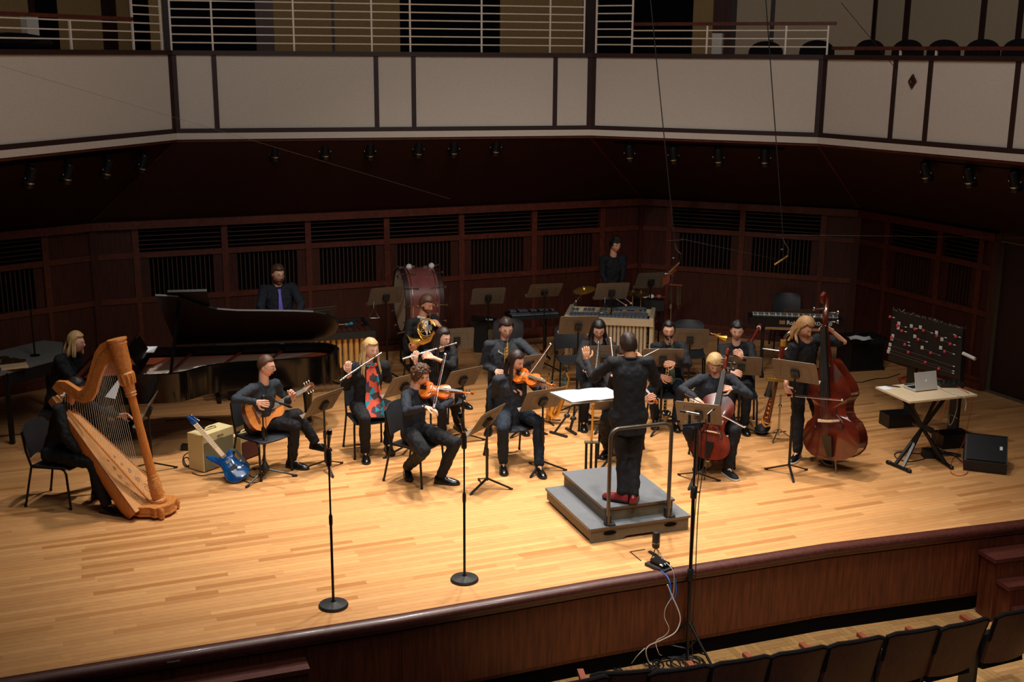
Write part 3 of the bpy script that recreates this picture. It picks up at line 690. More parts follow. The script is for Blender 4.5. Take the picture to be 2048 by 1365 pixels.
    if glasses:
        g = MB()
        for s_ in (-1, 1):
            cc = T @ V((s_*.032, .1, .006)); g.tube(arc(cc, .021, 0, 360, 14, fr, fu*.85)[:-1], .0018, 5, closed=True)
            g.tube([T @ V((s_*.053, .098, .01)), T @ V((s_*.079, .06, .01)), T @ V((s_*.08, -.005, .006))], .0016, 5)
        g.tube([T @ V((-.011, .102, .01)), T @ V((.011, .102, .01))], .0016, 5); g.build('glasses', 'lens', root, org=org)
    return dict(root=root, org=org, T=T, J=J, K=K, sh=sh, neck=neck, pel=pel, up=up, fw=fw, rt=rt, hd=hd, shirt=shirt)
def PXp(px, py, y): return WY(px, py, y)
def SEAT(px, y, z=.5):              # hip centre of a seated person: column px at depth y and height z
    d = ray(px, 700); x = d.x/d.y*y; return V((x, y, z))
def FT(px, py, yaw, z=.085, pitch=0): return W(px, py, z), dirv(yaw, pitch)
def LEG(kx, ky, ax, ay, yaw, kz=.53, az=.09, pitch=0):
    return (W(kx, ky, kz), W(ax, ay, az), dirv(yaw, pitch))
# ================================================================ FURNITURE BUILDERS
def music_stand(TL, TR, BL, base, label, zt=None, axis=None, name='music_stand', mt='desk', wd=.5, ht=.335, tall=False, group='music stands on the stage', paper=False):
    b = W(*base, 0); m = ((TL[0]+TR[0])/2, (TL[1]+TR[1])/2); R_ = math.hypot(b.x, b.y)
    if zt is None:
        d = ray(*m); zt = CAMH+d.z*(R_/math.hypot(d.x, d.y))
    p, q = W(*TL, zt), W(*TR, zt); t = q-p; t.z = 0; t.normalize()
    if axis: t = V(axis).normalized()
    n = V((t.y, -t.x, 0)); best = None
    for sg in (-1, 1):
        if not axis and name == 'music_stand' and (n*sg).dot(b) < 0: continue
        for tl in (10, 18, 26, 34, 45):
            e = (p+q)/2 - t*wd/2 + n*sg*math.sin(R(tl))*ht - V((0, 0, math.cos(R(tl))*ht)); x, y = PROJ(e); dd = (x-BL[0])**2+(y-BL[1])**2
            if best is None or dd < best[0]: best = (dd, sg, tl)
    sg, tl = best[1:]; dn = n*sg*math.sin(R(tl))-V((0, 0, math.cos(R(tl)))); ft = n*sg*math.cos(R(tl))+V((0, 0, math.sin(R(tl))))  # ft: side facing the player
    top = V((b.x, b.y, zt))-dn*0; top = V((b.x, b.y, 0)) - n*sg*math.sin(R(tl))*ht*.5; top.z = zt; cen = top+dn*ht*.5
    root = thing(name, label, 'music stand', (b.x, b.y, 0), group=group); o = root.location.copy(); B_ = Matrix((t, dn, ft)).transposed()
    if B_.determinant() < 0: B_ = Matrix((-t, dn, ft)).transposed()
    mb = MB(); c = .02; ol = [(-wd/2+c, -ht/2), (wd/2-c, -ht/2), (wd/2, -ht/2+c), (wd/2, ht/2), (-wd/2, ht/2), (-wd/2, -ht/2+c)]
    T = Matrix.Translation(cen) @ B_.to_4x4(); mb.prism(ol, -.002, .002, 0, T)
    mb.box(T @ V((0, ht/2, .03)), (wd, .003, .06), B_)
    mb.box(T @ V((0, -ht*.28, -.003)), (wd*.62, .004, .006), B_); mb.tube([T @ V((-wd*.31, -ht*.28, -.004)), T @ V((-wd*.36, ht*.3, -.004))], .0025, 4); mb.tube([T @ V((wd*.31, -ht*.28, -.004)), T @ V((wd*.36, ht*.3, -.004))], .0025, 4)
    mb.build('desk', mt, root, org=o, smooth=False)
    mb = MB(); mb.box(T @ V((0, .02, -.022)), (.09, .1, .04), B_); mb.cap(T @ V((0, .02, -.03)), V((b.x, b.y, (T @ V((0, .03, 0))).z-.05)), .022, .018); mb.build('bracket', 'black', root, org=o)
    zc = (T @ V((0, .02, 0))).z-.03; mb = MB(); mb.tube([V((b.x, b.y, .09)), V((b.x, b.y, zc*.55))], .0155, 10); mb.tube([V((b.x, b.y, zc*.5)), V((b.x, b.y, zc))], .011, 10); mb.tube([V((b.x, b.y, zc*.55-.03)), V((b.x, b.y, zc*.55+.05))], .019, 10); mb.build('pole', 'black_metal', root, org=o)
    a0 = random.uniform(0, 120)
    for k in range(3):
        u = V((math.cos(R(a0+k*120)), math.sin(R(a0+k*120)), 0)); mb = MB(); c0 = V((b.x, b.y, 0))
        mb.bar(c0+u*.01+V((0, 0, .11)), c0+u*.27+V((0, 0, .012)), .026, .012); mb.cap(c0+u*.25+V((0, 0, .014)), c0+u*.275+V((0, 0, .012)), .013, .011); mb.build('leg', 'black_metal', root, org=o)
    if paper:
        sh = MB(); sh.prism([(-.21, -.13), (-.005, -.14), (-.005, .15), (-.21, .15)], .004, .007, 0, T); sh.prism([(.005, -.14), (.21, -.13), (.21, .15), (.005, .15)], .004, .007, 0, T); pm = sh.build('sheet_music', 'white', org=cen, smooth=False); pm.location = cen; tag(pm, paper, 'sheet music')
    return root, T
_chair = None
def make_chair(loc, yaw, label, group='orchestra chairs'):
    """yaw: direction the sitter faces"""
    global _chair
    if _chair is not None: return dup(_chair, loc, R(yaw), label, group)
    root = thing('orchestra_chair', label, 'chair', loc, R(yaw), group)      # local +x = front
    mb = MB(); P = []; n = 9; m = 9
    for lay in (0, -.014):
        for i in range(n):
            for j in range(m):
                u = i/(n-1); v = j/(m-1)*2-1; x = -.2+.42*u; w_ = .225-.02*(1-u)-(.02 if u > .95 else 0); z = .455-.014*(1-v*v)-.02*max(0, (u-.85)/.15)**2+lay; P.append(V((x, v*w_, z)))
    fs = [[i*m+j, (i+1)*m+j, (i+1)*m+j+1, i*m+j+1] for i in range(n-1) for j in range(m-1)]; q = n*m
    rim = [(i, 0) for i in range(n)]+[(n-1, j) for j in range(1, m)]+[(i, m-1) for i in range(n-2, -1, -1)]+[(0, j) for j in range(m-2, 0, -1)]; r_ = [a*m+b for a, b in rim]
    mb.add(P, fs+[[k+q for k in f[::-1]] for f in fs]+[[r_[k], r_[(k+1) % len(r_)], r_[(k+1) % len(r_)]+q, r_[k]+q] for k in range(len(r_))]); mb.build('seat', 'chairpl', root)
    mb = MB(); P = []
    for lay in (0, .014):
        for i in range(n):
            for j in range(m):
                u = i/(n-1); v = j/(m-1)*2-1; w_ = (.205+.015*math.sin(u*PI))*(1 if u < .85 else 1-.25*((u-.85)/.15)**2); P.append(V((-.2-.07*u-.035*(1-v*v)+.012*math.sin(u*PI)-lay, v*w_, .53+.33*u)))
    mb.add(P, [f[::-1] for f in fs]+[[k+q for k in f] for f in fs]+[[r_[k], r_[k]+q, r_[(k+1) % len(r_)]+q, r_[(k+1) % len(r_)]] for k in range(len(r_))]); mb.build('backrest', 'chairpl', root)
    for s in (1, -1):
        mb = MB(); mb.tube([(-.28, s*.2, .8), (-.25, s*.205, .6), (-.2, s*.21, .44), (-.29, s*.235, .012)], .0125, 8); mb.cap((-.29, s*.235, .02), (-.29, s*.235, .008), .016, .016, 8); mb.build('rear_leg', 'black_metal', root)
        mb = MB(); mb.tube([(-.19, s*.2, .432), (.12, s*.2, .432), (.16, s*.205, .42), (.185, s*.215, .38), (.21, s*.225, .012)], .0125, 8); mb.cap((.21, s*.225, .02), (.21, s*.225, .008), .016, .016, 8); mb.build('front_leg', 'black_metal', root)
    mb = MB(); mb.tube([(-.18, -.2, .43), (-.18, .2, .43)], .01, 8); mb.tube([(.1, -.2, .43), (.1, .2, .43)], .01, 8); mb.build('cross_bar', 'black_metal', root)
    _chair = root; return root
def sitchair(per, yaw, label, back=.04): 
    p = per['pel']; d = dirv(yaw); return make_chair((p.x+d.x*back, p.y+d.y*back, 0), yaw, label)
def mic_body(mb, p, q, r=.024):       # handheld style microphone, q = head end
    p = V(p); q = V(q); d = (q-p).normalized(); L = (q-p).length
    mb.lathe([(.006, 0), (.011, .002), (.013, L*.3), (.018, L*.7), (.02, L*.74)], p, d, 12, 0); mb.lathe([(.02, L*.74), (r, L*.78), (r, L*.85), (r*.9, L*.93), (r*.55, L*.99), (.003, L)], p, d, 12, 1)
def round_mic_stand(base, tip, tail, label):
    b = W(*base, 0); root = thing('microphone_stand', label, 'microphone stand', b, group='straight microphone stands'); o = b
    mb = MB(); mb.lathe([(.125, 0), (.127, .012), (.118, .026), (.05, .036), (.022, .045), (.016, .06)], b, n=36); mb.build('base', 'black', root, org=o)
    tl = WY(*tail, b.y+.01); zt = tl.z
    mb = MB(); mb.tube([b+V((0, 0, .04)), b+V((0, 0, .78))], .0115, 10); mb.build('pole', 'black_metal', root, org=o)
    mb = MB(); mb.tube([b+V((0, 0, .78)), b+V((0, 0, zt-.02))], .008, 10); mb.lathe([(.014, .74), (.016, .76), (.016, .82), (.009, .84)], b, n=12); mb.lathe([(.02, zt-.16), (.024, zt-.15), (.024, zt-.05), (.012, zt-.01)], b, n=12); mb.build('clutch', 'black', root, org=o)
    top = b+V((0, 0, zt)); t2 = LIMB(top, *tip, .19, -1); d = (t2-top).normalized(); p0 = top-d*.02
    m = thing('microphone', label.replace('stand', 'stand, the microphone').split(',')[0]+' microphone', 'microphone', p0); mm = MB(); mic_body(mm, p0, t2); mm.build('microphone_body', ['black', 'lampbody'], m, org=p0)
    mm = MB(); mm.lathe([(.014, .01), (.0155, .014), (.0155, .02), (.014, .024)], p0, d, 12); mm.build('ring', 'red' if base[0] < 800 else 'gold', m, org=p0)
    m['label'] = 'black stage microphone with %s ring on the %s straight stand' % (('red', 'left') if base[0] < 800 else ('gold', 'right'))
    return root
# ================================================================ INSTRUMENT BUILDERS
OUTV = [(0, 0), (.004, .06), (.02, .14), (.05, .21), (.10, .262), (.16, .285), (.22, .290), (.29, .275), (.35, .25), (.375, .232), (.385, .215), (.41, .18), (.46, .158), (.52, .153), (.58, .165), (.62, .188), (.640, .208), (.655, .214), (.70, .222), (.76, .236), (.82, .238), (.88, .222), (.93, .18), (.965, .12), (.99, .06), (1, .03)]
OUTB = [(0, 0), (.004, .07), (.02, .15), (.05, .215), (.10, .27), (.16, .298), (.22, .303), (.29, .29), (.35, .262), (.38, .245), (.39, .225), (.42, .192), (.47, .17), (.52, .165), (.57, .175), (.61, .20), (.63, .222), (.645, .228), (.70, .224), (.75, .208), (.80, .178), (.85, .142), (.90, .105), (.95, .072), (.98, .05), (1, .03)]
OUTG = [(0, 0), (.004, .10), (.03, .22), (.08, .305), (.15, .355), (.23, .375), (.32, .365), (.42, .315), (.5, .265), (.56, .243), (.62, .24), (.68, .25), (.75, .272), (.82, .28), (.88, .265), (.94, .22), (.98, .14), (.995, .07), (1, .03)]
def bowed(name, label, cat, o, x, z, L, total, rib, mt, out=OUTV, arch=.045, flat=False, peg=.045, endpin=0, fb=.27, chinrest=False, side=None):
    root = thing(name, label, cat, o, basis(x, z))
    sp = [(t*L, w_*L) for t, w_ in out]; ol = [(a, b) for a, b in sp]+[(a, -b) for a, b in sp[::-1] if b > 0]
    mb = MB(); mb.prism(ol, -rib, 0); mb.build('body', side or mt, root, ang=60)
    n = len(ol); K = 6; cx = L*.5; P = []
    for k in range(K+1):
        s = 1-k/K; s = max(s, .02); e = 1.02 if k == 0 else s
        for a, b in ol: P.append(V((cx+(a-cx)*e, b*e, arch*L*(1-s*s)+.003)))
    for a, b in ol: P.append(V((cx+(a-cx)*1.02, b*1.02, -.004)))
    F = [[k*n+i, k*n+(i+1) % n, (k+1)*n+(i+1) % n, (k+1)*n+i] for k in range(K) for i in range(n)]+[[(K+1)*n+i, (K+1)*n+(i+1) % n, (i+1) % n, i] for i in range(n)]+[[K*n+i for i in range(n)]]
    mb = MB(); mb.add(P, F); mb.build('top_plate', mt, root, ang=50)
    if not flat:
        mb = MB(); mb.add([V((p.x, p.y, -p.z-rib)) for p in P[:K*n+n]], [f[::-1] for f in F[:K*n]]+[[K*n+i for i in range(n)][::-1]]); mb.build('back_plate', side or mt, root, ang=50)
        for s in (1, -1):
            mb = MB(); pts = []
            for k in range(13):
                u = k/12*2-1; pts.append(V((L*(.42+.095*u), s*L*(.118-.03*math.sin(u*2.6)-.012*u), arch*L*.92+.003+.002)))
            mb.tube(pts, [L*.007]+[L*.005]*11+[L*.011], 5); mb.ell(pts[0], (L*.012, L*.012, .002)); mb.ell(pts[-1], (L*.01, L*.01, .002)); mb.build('f_hole', 'ebony', root)
        zb = arch*L+.003; br = L*.40; hb = L*.095
        mb = MB(); mb.prism([(-.115*L, 0), (-.1*L, .0), (-.06*L, .035*L), (0, .045*L), (.06*L, .035*L), (.1*L, 0), (.115*L, 0), (.075*L, hb), (0, hb*1.12), (-.075*L, hb)], -.01*L, .01*L, 0, Matrix(((0, 0, 1, br), (1, 0, 0, 0), (0, 1, 0, zb*.85), (0, 0, 0, 1)))); mb.build('bridge', 'maple', root)
        top0 = V((br, 0, zb*.85+hb*1.05)); mb = MB(); mb.add([V((.03*L, .03*L, zb*.6)), V((.03*L, -.03*L, zb*.6)), V((.25*L, -.06*L, zb+hb*.4)), V((.25*L, .06*L, zb+hb*.4)), V((.03*L, .025*L, zb*.6+.012*L*2)), V((.03*L, -.025*L, zb*.6+.024*L)), V((.25*L, -.055*L, zb+hb*.4+.03*L)), V((.25*L, .055*L, zb+hb*.4+.03*L))], [[3, 2, 1, 0], [4, 5, 6, 7], [0, 1, 5, 4], [1, 2, 6, 5], [2, 3, 7, 6], [3, 0, 4, 7]]); mb.build('tailpiece', 'ebony', root)
        nl = total-L; nx = L+nl*.56; zn = .03*L+arch*L*.5
        mb = MB(); mb.add([V((L*.62, .055*L, zb+hb*.55)), V((L*.62, -.055*L, zb+hb*.55)), V((nx, -.034*L, zn+.03*L)), V((nx, .034*L, zn+.03*L)), V((L*.62, .05*L, zb+hb*.55+.025*L)), V((L*.62, -.05*L, zb+hb*.55+.025*L)), V((nx, -.03*L, zn+.045*L)), V((nx, .03*L, zn+.045*L))], [[3, 2, 1, 0], [4, 5, 6, 7], [0, 1, 5, 4], [1, 2, 6, 5], [2, 3, 7, 6], [3, 0, 4, 7]]); mb.build('fingerboard', 'ebony', root)
        mb = MB(); mb.cap((L*.97, 0, 0), (nx, 0, zn), .045*L, .032*L, 10, e=.8); pb = V((nx, 0, zn-.005)); pe = V((L+nl*.93, 0, zn-.035*L)); mb.cap(pb, pe, .036*L, .028*L, 8, e=.9)
        sc = [pe+V((a*L, 0, b*L)) for a, b in ((0, 0), (.05, -.01), (.085, .0), (.10, .04), (.075, .075), (.035, .075), (.02, .045), (.045, .025), (.065, .04))]; mb.tube(sc, [.03*L, .03*L, .028*L, .026*L, .024*L, .022*L, .02*L, .018*L, .02*L], 8); mb.build('neck', side or mt, root)
        for k in range(4):
            s = 1 if k % 2 else -1; c = pb.lerp(pe, .2+.2*k); mb = MB(); mb.cap(c, c+V((0, s*.1*L, 0)), .009*L, .008*L, 6); mb.ell(c+V((0, s*.13*L, 0)), (.028*L, .032*L, .012*L) if L < 1 else (.022, .02, .01)); mb.build('peg', 'ebony' if L < 1 else 'steel', root)
            y = (k-1.5)*(.022 if L < 1 else .015)*L; mb = MB(); mb.tube([V((.24*L, y*.9, zb+hb*.45+.03*L)), top0+V((0, y*1.5, 0)), V((nx, y*.8, zn+.052*L))], max(.0008, .0016*L), 4); mb.build('string', 'string' if L < .7 else 'string_dark', root)
        if chinrest: mb = MB(); mb.ell((.06*L, .14*L, zb+.03*L), (.07*L, .1*L, .025*L)); mb.build('chin_rest', 'ebony', root)
        if endpin:
            mb = MB(); mb.tube([V((0, 0, -rib*.5)), V((-endpin, 0, -rib*.5))], .006*(1 if L < 1 else 1.6), 8); mb.ell((-endpin, 0, -rib*.5), (.014, .014, .014)); mb.ell((-.01, 0, -rib*.5), (.03, .025, .025)); mb.build('endpin', 'steel', root)
    else:
        zb = arch*L+.004
        mb = MB(); mb.lathe([(.052, 0), (.062, .001), (.066, .0005)], (L*.66, 0, zb-.001), n=28); mb.build('rosette', 'guitar_side', root); mb = MB(); mb.lathe([(.043, 0), (.043, .0022)], (L*.66, 0, zb-.001), n=28); mb.build('sound_hole', 'void', root)
        mb = MB(); mb.box((L*.22, 0, zb+.004), (.028, .19, .009)); mb.box((L*.22, 0, zb+.01), (.006, .085, .006)); mb.build('bridge', 'guitar_side', root)
        nx = L+.33; mb = MB(); mb.box(((L*.76+nx)/2, 0, zb+.004), (nx-L*.76, .056, .008)); fbd = mb.build('fingerboard', 'ebony', root)
        for k in range(12):
            mb = MB(); mb.box((nx-.03*(k+1)*(1-.015*k), 0, zb+.0085), (.002, .054, .002)); mb.build('fret', 'silver', fbd)
        mb = MB(); mb.cap((L*.98, 0, -.02), (nx, 0, -.012), .03, .027, 10, e=.7); mb.build('neck', 'guitar_side', root)
        mb = MB(); hs = Matrix.Rotation(R(12), 4, 'Y'); T = Matrix.Translation((nx, 0, 0)) @ hs
        mb.prism([(0, -.026), (.03, -.036), (.18, -.038), (.195, -.02), (.2, 0), (.195, .02), (.18, .038), (.03, .036), (0, .026)], -.014, .004, 0, T); hd = mb.build('headstock', 'guitar_side', root)
        for s in (1, -1):
            mb = MB(); mb.prism([(.04, s*.014), (.165, s*.014), (.165, s*.02), (.04, s*.02)], .0, .006, 0, T); mb.build('slot', 'void', hd)
            for k in range(3): mb = MB(); c = T @ V((.06+.045*k, s*.038, -.005)); mb.cap(c, c+V((0, s*.018, 0)), .003, .003, 6); mb.ell(c+V((0, s*.026, 0)), (.009, .008, .006)); mb.build('tuner', 'ivory', hd)
        for k in range(6):
            y = (k-2.5)*.0085; mb = MB(); mb.tube([V((L*.22, y*1.3, zb+.012)), V((nx, y*.9, zb+.01)), T @ V((.06+.02*k, y*.6, .004))], .0011, 4); mb.build('string', 'string', root)
    return root
def bow(frog, tip, label, side=(0, 0, -1), ribbon=.012, name='bow'):
    frog, tip = V(frog), V(tip); x = tip-frog; L = x.length; root = thing(name, label, 'bow', frog, basis(x, -V(side)))
    mb = MB(); mb.tube([(-.02, 0, 0), (L*.3, 0, -.001), (L*.6, 0, -.006), (L*.9, 0, -.003), (L, 0, 0)], [.0052, .005, .0046, .004, .0036], 8); mb.build('stick', 'bassoon', root)
    mb = MB(); mb.add([V((.05, -.005, -.022)), V((.05, .005, -.022)), V((L-.005, .005, -.018)), V((L-.005, -.005, -.018)), V((.05, -.005, -.0205)), V((.05, .005, -.0205)), V((L-.005, .005, -.0165)), V((L-.005, -.005, -.0165))], [[0, 1, 2, 3], [7, 6, 5, 4], [0, 4, 5, 1], [2, 6, 7, 3], [1, 5, 6, 2], [3, 7, 4, 0]]); mb.build('bow_hair', 'string', root)
    mb = MB(); mb.box((.03, 0, -.013), (.05, .012, .02)); mb.build('frog', 'ebony', root)
    mb = MB(); mb.box((L, 0, -.009), (.014, .009, .022)); mb.build('bow_tip', 'ivory', root)
    return root
def keys_on(mb, p, d, u, L0, L1, n, r, sz=.009, mi=0, rod=True):
    p = V(p); d = V(d).normalized(); u = V(u); u = (u-d*u.dot(d)).normalized(); s = d.cross(u)
    for k in range(n): c = p+d*(L0+(L1-L0)*k/(n-1))+u*(r+.002); mb.lathe([(sz, 0), (sz*1.05, .002), (sz*.8, .004)], c, u, 10, mi)
    if rod: mb.tube([p+d*L0+u*(r+.003)+s*(r*.9), p+d*L1+u*(r+.003)+s*(r*.9)], .0022, 6, mi=mi)
def flute(foot, head, mouth_t, label, up=(0, 0, 1)):
    foot, head = V(foot), V(head); d = (head-foot).normalized(); root = thing('flute', label, 'flute', foot); o = foot
    mb = MB(); L = .68; mb.lathe([(.0095, 0), (.0095, L*.99), (.0105, L), (.0085, L+.004)], foot, d, 14); mb.build('tube', 'silver', root, org=o)
    mb = MB(); keys_on(mb, foot, d, up, .04, .42, 14, .0095); mb.build('keys', 'silver', root, org=o)
    mb = MB(); c = foot+d*(L-.14); mb.ell(c+V((0, 0, .008)), (.02, .014, .007), basis(d)); mb.build('lip_plate', 'silver', root, org=o); return root
def reed_tube(name, label, cat, top, bot, r, tube_m, key_m, front, bell=None, n=14, joints=(.0, .33, .66)):
    top, bot = V(top), V(bot); d = (bot-top).normalized(); L = (bot-top).length; root = thing(name, label, cat, top); o = top
    mb = MB(); mb.lathe([(r*.5, 0), (r*.75, .02), (r*.8, .06)], top, d, 12); mb.build('mouthpiece', 'black', root, org=o)
    b = bell or (r*2.6, .12); mb = MB(); mb.lathe([(r*.8, .06), (r, .09), (r, L-b[1]), (r*1.15, L-b[1]*.7), (r*1.6, L-b[1]*.35), (b[0]*.8, L-.015), (b[0], L), (b[0]*.85, L-.004)], top, d, 18); mb.build('tube', tube_m, root, org=o)
    for j in joints: mb = MB(); q = .07+(L-.09-b[1])*j; mb.lathe([(r*1.12, q), (r*1.18, q+.004), (r*1.18, q+.012), (r*1.1, q+.016)], top, d, 16); mb.build('ring', key_m, root, org=o)
    mb = MB(); keys_on(mb, top, d, front, .12, L-b[1]-.04, n, r, r*.62); keys_on(mb, top, d, V(front).cross(d)+V(front)*.4, .15, L-b[1]-.08, n//2, r, r*.5); mb.build('keys', key_m, root, org=o)
    return root, d
# ================================================================ THE PLAYERS
ZP = .30
def mouth(p): return p['T'] @ V((0, .1, -.06))
dn = V((0, 0, -1)); upv = V((0, 0, 1))
# --- guitarist
pel = W(520, 848, .56); Y = pel.y
p = person('person seated with classical guitar, charcoal sweater, glasses and crossed legs', pel, WY(528, 766, Y-.02), WY(532, 733, Y-.04), -38, -8, -10, 'skin_a', 'h_brown', 'short', .011, 0, .52, top='c_knit', pants='c_black', glasses=True,
    arms={1: (470, 799, -1, 512, 805, -1), -1: (566, 806, 1, 585, 800, -1)},
    legs={1: LEG(594, 829, 631, 884, -25, kz=.60, az=.26), -1: LEG(589, 852, 584, 921, -20)},
    hands={1: (V((.8, .1, -.15)), V((0, .9, -.3)), -1, .7), -1: (V((.25, -.25, .9)), V((-.4, -.7, .1)), -1, .9)})
sitchair(p, -38, 'dark plastic orchestra chair under the classical guitarist')
gw = WY(497, 838, Y-.24); gn = V((.42, -.86, .28)); g = LIMB(gw, 630, 769, 1.0, 1)
bowed('classical_guitar', 'amber-topped classical guitar across the lap of the seated guitarist', 'guitar', gw, g-gw, gn, .49, 1.0, .095, 'guitar', OUTG, 0.0, True, side='guitar_side')
# --- flutist in scarf
pel = W(734, 812, .56); Y = pel.y
p = person('person with long blond hair and patterned scarf playing flute', pel, WY(737, 727, Y-.02), WY(741, 699, Y-.05), -68, -48, -10, 'skin_a', 'h_blond', 'full', .02, 0, .5, top='c_black', pants='c_black', long=(.28, .02), bulk=1.08,
    arms={1: (692, 772, 1, 699, 748, -1, .95), -1: (775, 757, 1, 730, 741, -1, .95)}, sleeve=.75, loose=.012,
    legs={1: LEG(729, 838, 731, 904, -80), -1: LEG(782, 815, 776, 888, -70)},
    hands={1: (V((-.1, -.2, .9)), V((.3, .8, 0)), 1, .8), -1: (V((-.85, -.2, .35)), V((-.1, .5, -.6)), -1, .8)})
sitchair(p, -68, 'dark chair under the blond flute player with scarf')
m_ = mouth(p); ft_ = LIMB(m_, 680, 762, .57, -1); d = (ft_-m_).normalized(); flute(ft_, m_-d*.12, m_, 'silver flute played by the blond person in the patterned scarf')
sc = MB(); a = p['neck']; f = p['fw']; r_ = p['rt']; A = []; Bq = []
for k, (u_, w_, fo) in enumerate(((-.0, .05, .075), (-.08, .06, .125), (-.2, .07, .15), (-.32, .085, .165), (-.42, .1, .2), (-.5, .11, .27), (-.56, .12, .3))): 
    c = a+p['up']*u_+f*fo-r_*(.0+.04*k/6); A.append(c-r_*w_); Bq.append(c+r_*w_)
sc.quadstrip(A, Bq); sc.quadstrip([q-f*.02 for q in Bq], [q-f*.02 for q in A]); c2 = [a+V((0, 0, -.01))+r_*(.085*math.cos(R(t)))+f*(.08*math.sin(R(t))) for t in range(0, 360, 24)]; sc.tube(c2, .026, 8, closed=True)
e = a+p['up']*-.1+f*.14-r_*.05; A = [e-r_*.02, e-r_*.06+p['up']*-.25+f*.03, e-r_*.12+p['up']*-.45+f*.1]; sc.tube(A, [.03, .04, .05], 6, flat=.35)
sc.build('scarf', 'scarf', p['root'], org=p['org'])
# --- flutist with long brown hair
pel = W(878, 779, .56); Y = pel.y
p = person('person with very long brown hair playing flute below the horn', pel, WY(880, 699, Y-.02), WY(886, 676, Y-.05), -62, -42, -14, 'skin_a', 'h_dark', 'full', .018, 0, .55, top='c_black', pants='c_black', long=(.42, .02),
    arms={1: (842, 742, 1, 831, 726, -1, .95), -1: (905, 732, -1, 868, 716, -1)}, sleeve=.78,
    legs={1: LEG(884, 798, 884, 862, -70), -1: LEG(905, 790, 916, 845, -60)},
    hands={1: (V((0, -.1, .95)), V((.4, .8, 0)), 1, .8), -1: (V((-.9, -.2, .3)), V((0, .5, -.6)), -1, .8)})
sitchair(p, -62, 'dark chair under the flute player with long brown hair')
m_ = mouth(p); ft_ = LIMB(m_, 803, 719, .57, -1); d = (ft_-m_).normalized(); flute(ft_, m_-d*.12, m_, 'silver flute played by the person with long brown hair')
# --- horn player
pel = W(848, 716, .56); Y = pel.y
p = person('person in black suit and white shirt playing french horn', pel, WY(844, 636, Y-.02), WY(853, 609, Y-.06), -62, -38, -22, 'skin_b', 'h_brown', 'short', .024, .003, .5, top='c_black', pants='c_black', beard=('h_brown', .004), bulk=1.05,
    arms={1: (813, 692, 1, 822, 700, -1, .9), -1: (892, 676, -1, 880, 653, -1)}, legs={1: LEG(852, 735, 850, 800, -70), -1: LEG(905, 735, 924, 800, -50)},
    hands={1: (V((.2, -.6, .3)), V((.5, 0, .5)), 1, .3), -1: (V((-.4, -.2, .4)), V((-.5, .2, -.3)), -1, .9)})
mb = MB(); a = p['neck']; f, r_, u_ = p['fw'], p['rt'], p['up']
mb.add([a+f*.075+r_*.06, a+f*.075-r_*.06, a+f*.15-u_*.22, a+f*.1-u_*.08+V((0, 0, .0))], [[0, 1, 2], [0, 2, 3]]); mb.add([a+f*.085+r_*.055-u_*.0, a+f*.085-r_*.055, a+f*.158-u_*.24], [[0, 2, 1]]); mb.tube([a+r_*.06+V((0, 0, .02)), a+f*.085+V((0, 0, 0.005)), a-r_*.06+V((0, 0, .02))], .018, 8); mb.build('shirt_front', 'c_white', p['shirt'], org=p['org'])
sitchair(p, -62, 'dark chair under the french horn player')
hc = WY(852, 660, Y-.28); hn = V((-.35, -.92, .25)).normalized(); B_ = basis(V((.9, -.3, .1)), hn); root = thing('french_horn', 'golden french horn with nested coils and flared bell', 'french horn', hc, B_); G = lambda x, y, z=0: V((x, y, z))
for k, (cx, cy, r0, r1) in enumerate(((0, .02, .13, .0075), (.005, .03, .115, .0065), (-.01, -.06, .075, .0065), (.03, .06, .07, .006), (-.05, .03, .06, .006))):
    mb = MB(); mb.tube(arc((cx, cy, .012*k-.02), r0, 10, 335, 30), r1, 8); mb.build('tubing', 'gold', root)
mb = MB()
for k in range(4): mb.tube([G(.02+.02*k, .06, .02), G(.03+.02*k, -.01, .02)], .009, 8); mb.tube([G(-.07, .07-.02*k, .015), G(.02, .075-.02*k, .015)], .0045, 6)
mb.build('valves', 'silver', root)
mb = MB(); pts = [G(.11, -.03, 0), G(.05, -.14, -.01), G(-.04, -.17, -.02), G(-.12, -.16, -.04)]; mb.tube(pts, [.012, .02, .032, .045], 14, cap=False); mb.build('bell_throat', 'gold', root)
ax = G(-.75, -.35, .35).normalized(); mb = MB(); mb.lathe([(.04, -.02), (.052, .03), (.075, .07), (.11, .1), (.15, .118), (.155, .118), (.15, .114), (.105, .09), (.07, .055), (.045, .0)], G(-.115, -.155, -.04), ax, 28, cap=False); mb.build('bell', 'gold', root)
mi_ = (p['T'] @ V((0, .1, -.06))); ml = B_.inverted() @ (mi_-hc); mb = MB(); mb.tube([ml, ml.lerp(G(.06, .12, .01), .55), G(.06, .12, .01)], [.011, .004, .006], 8); mb.build('mouthpiece', 'silver', root)
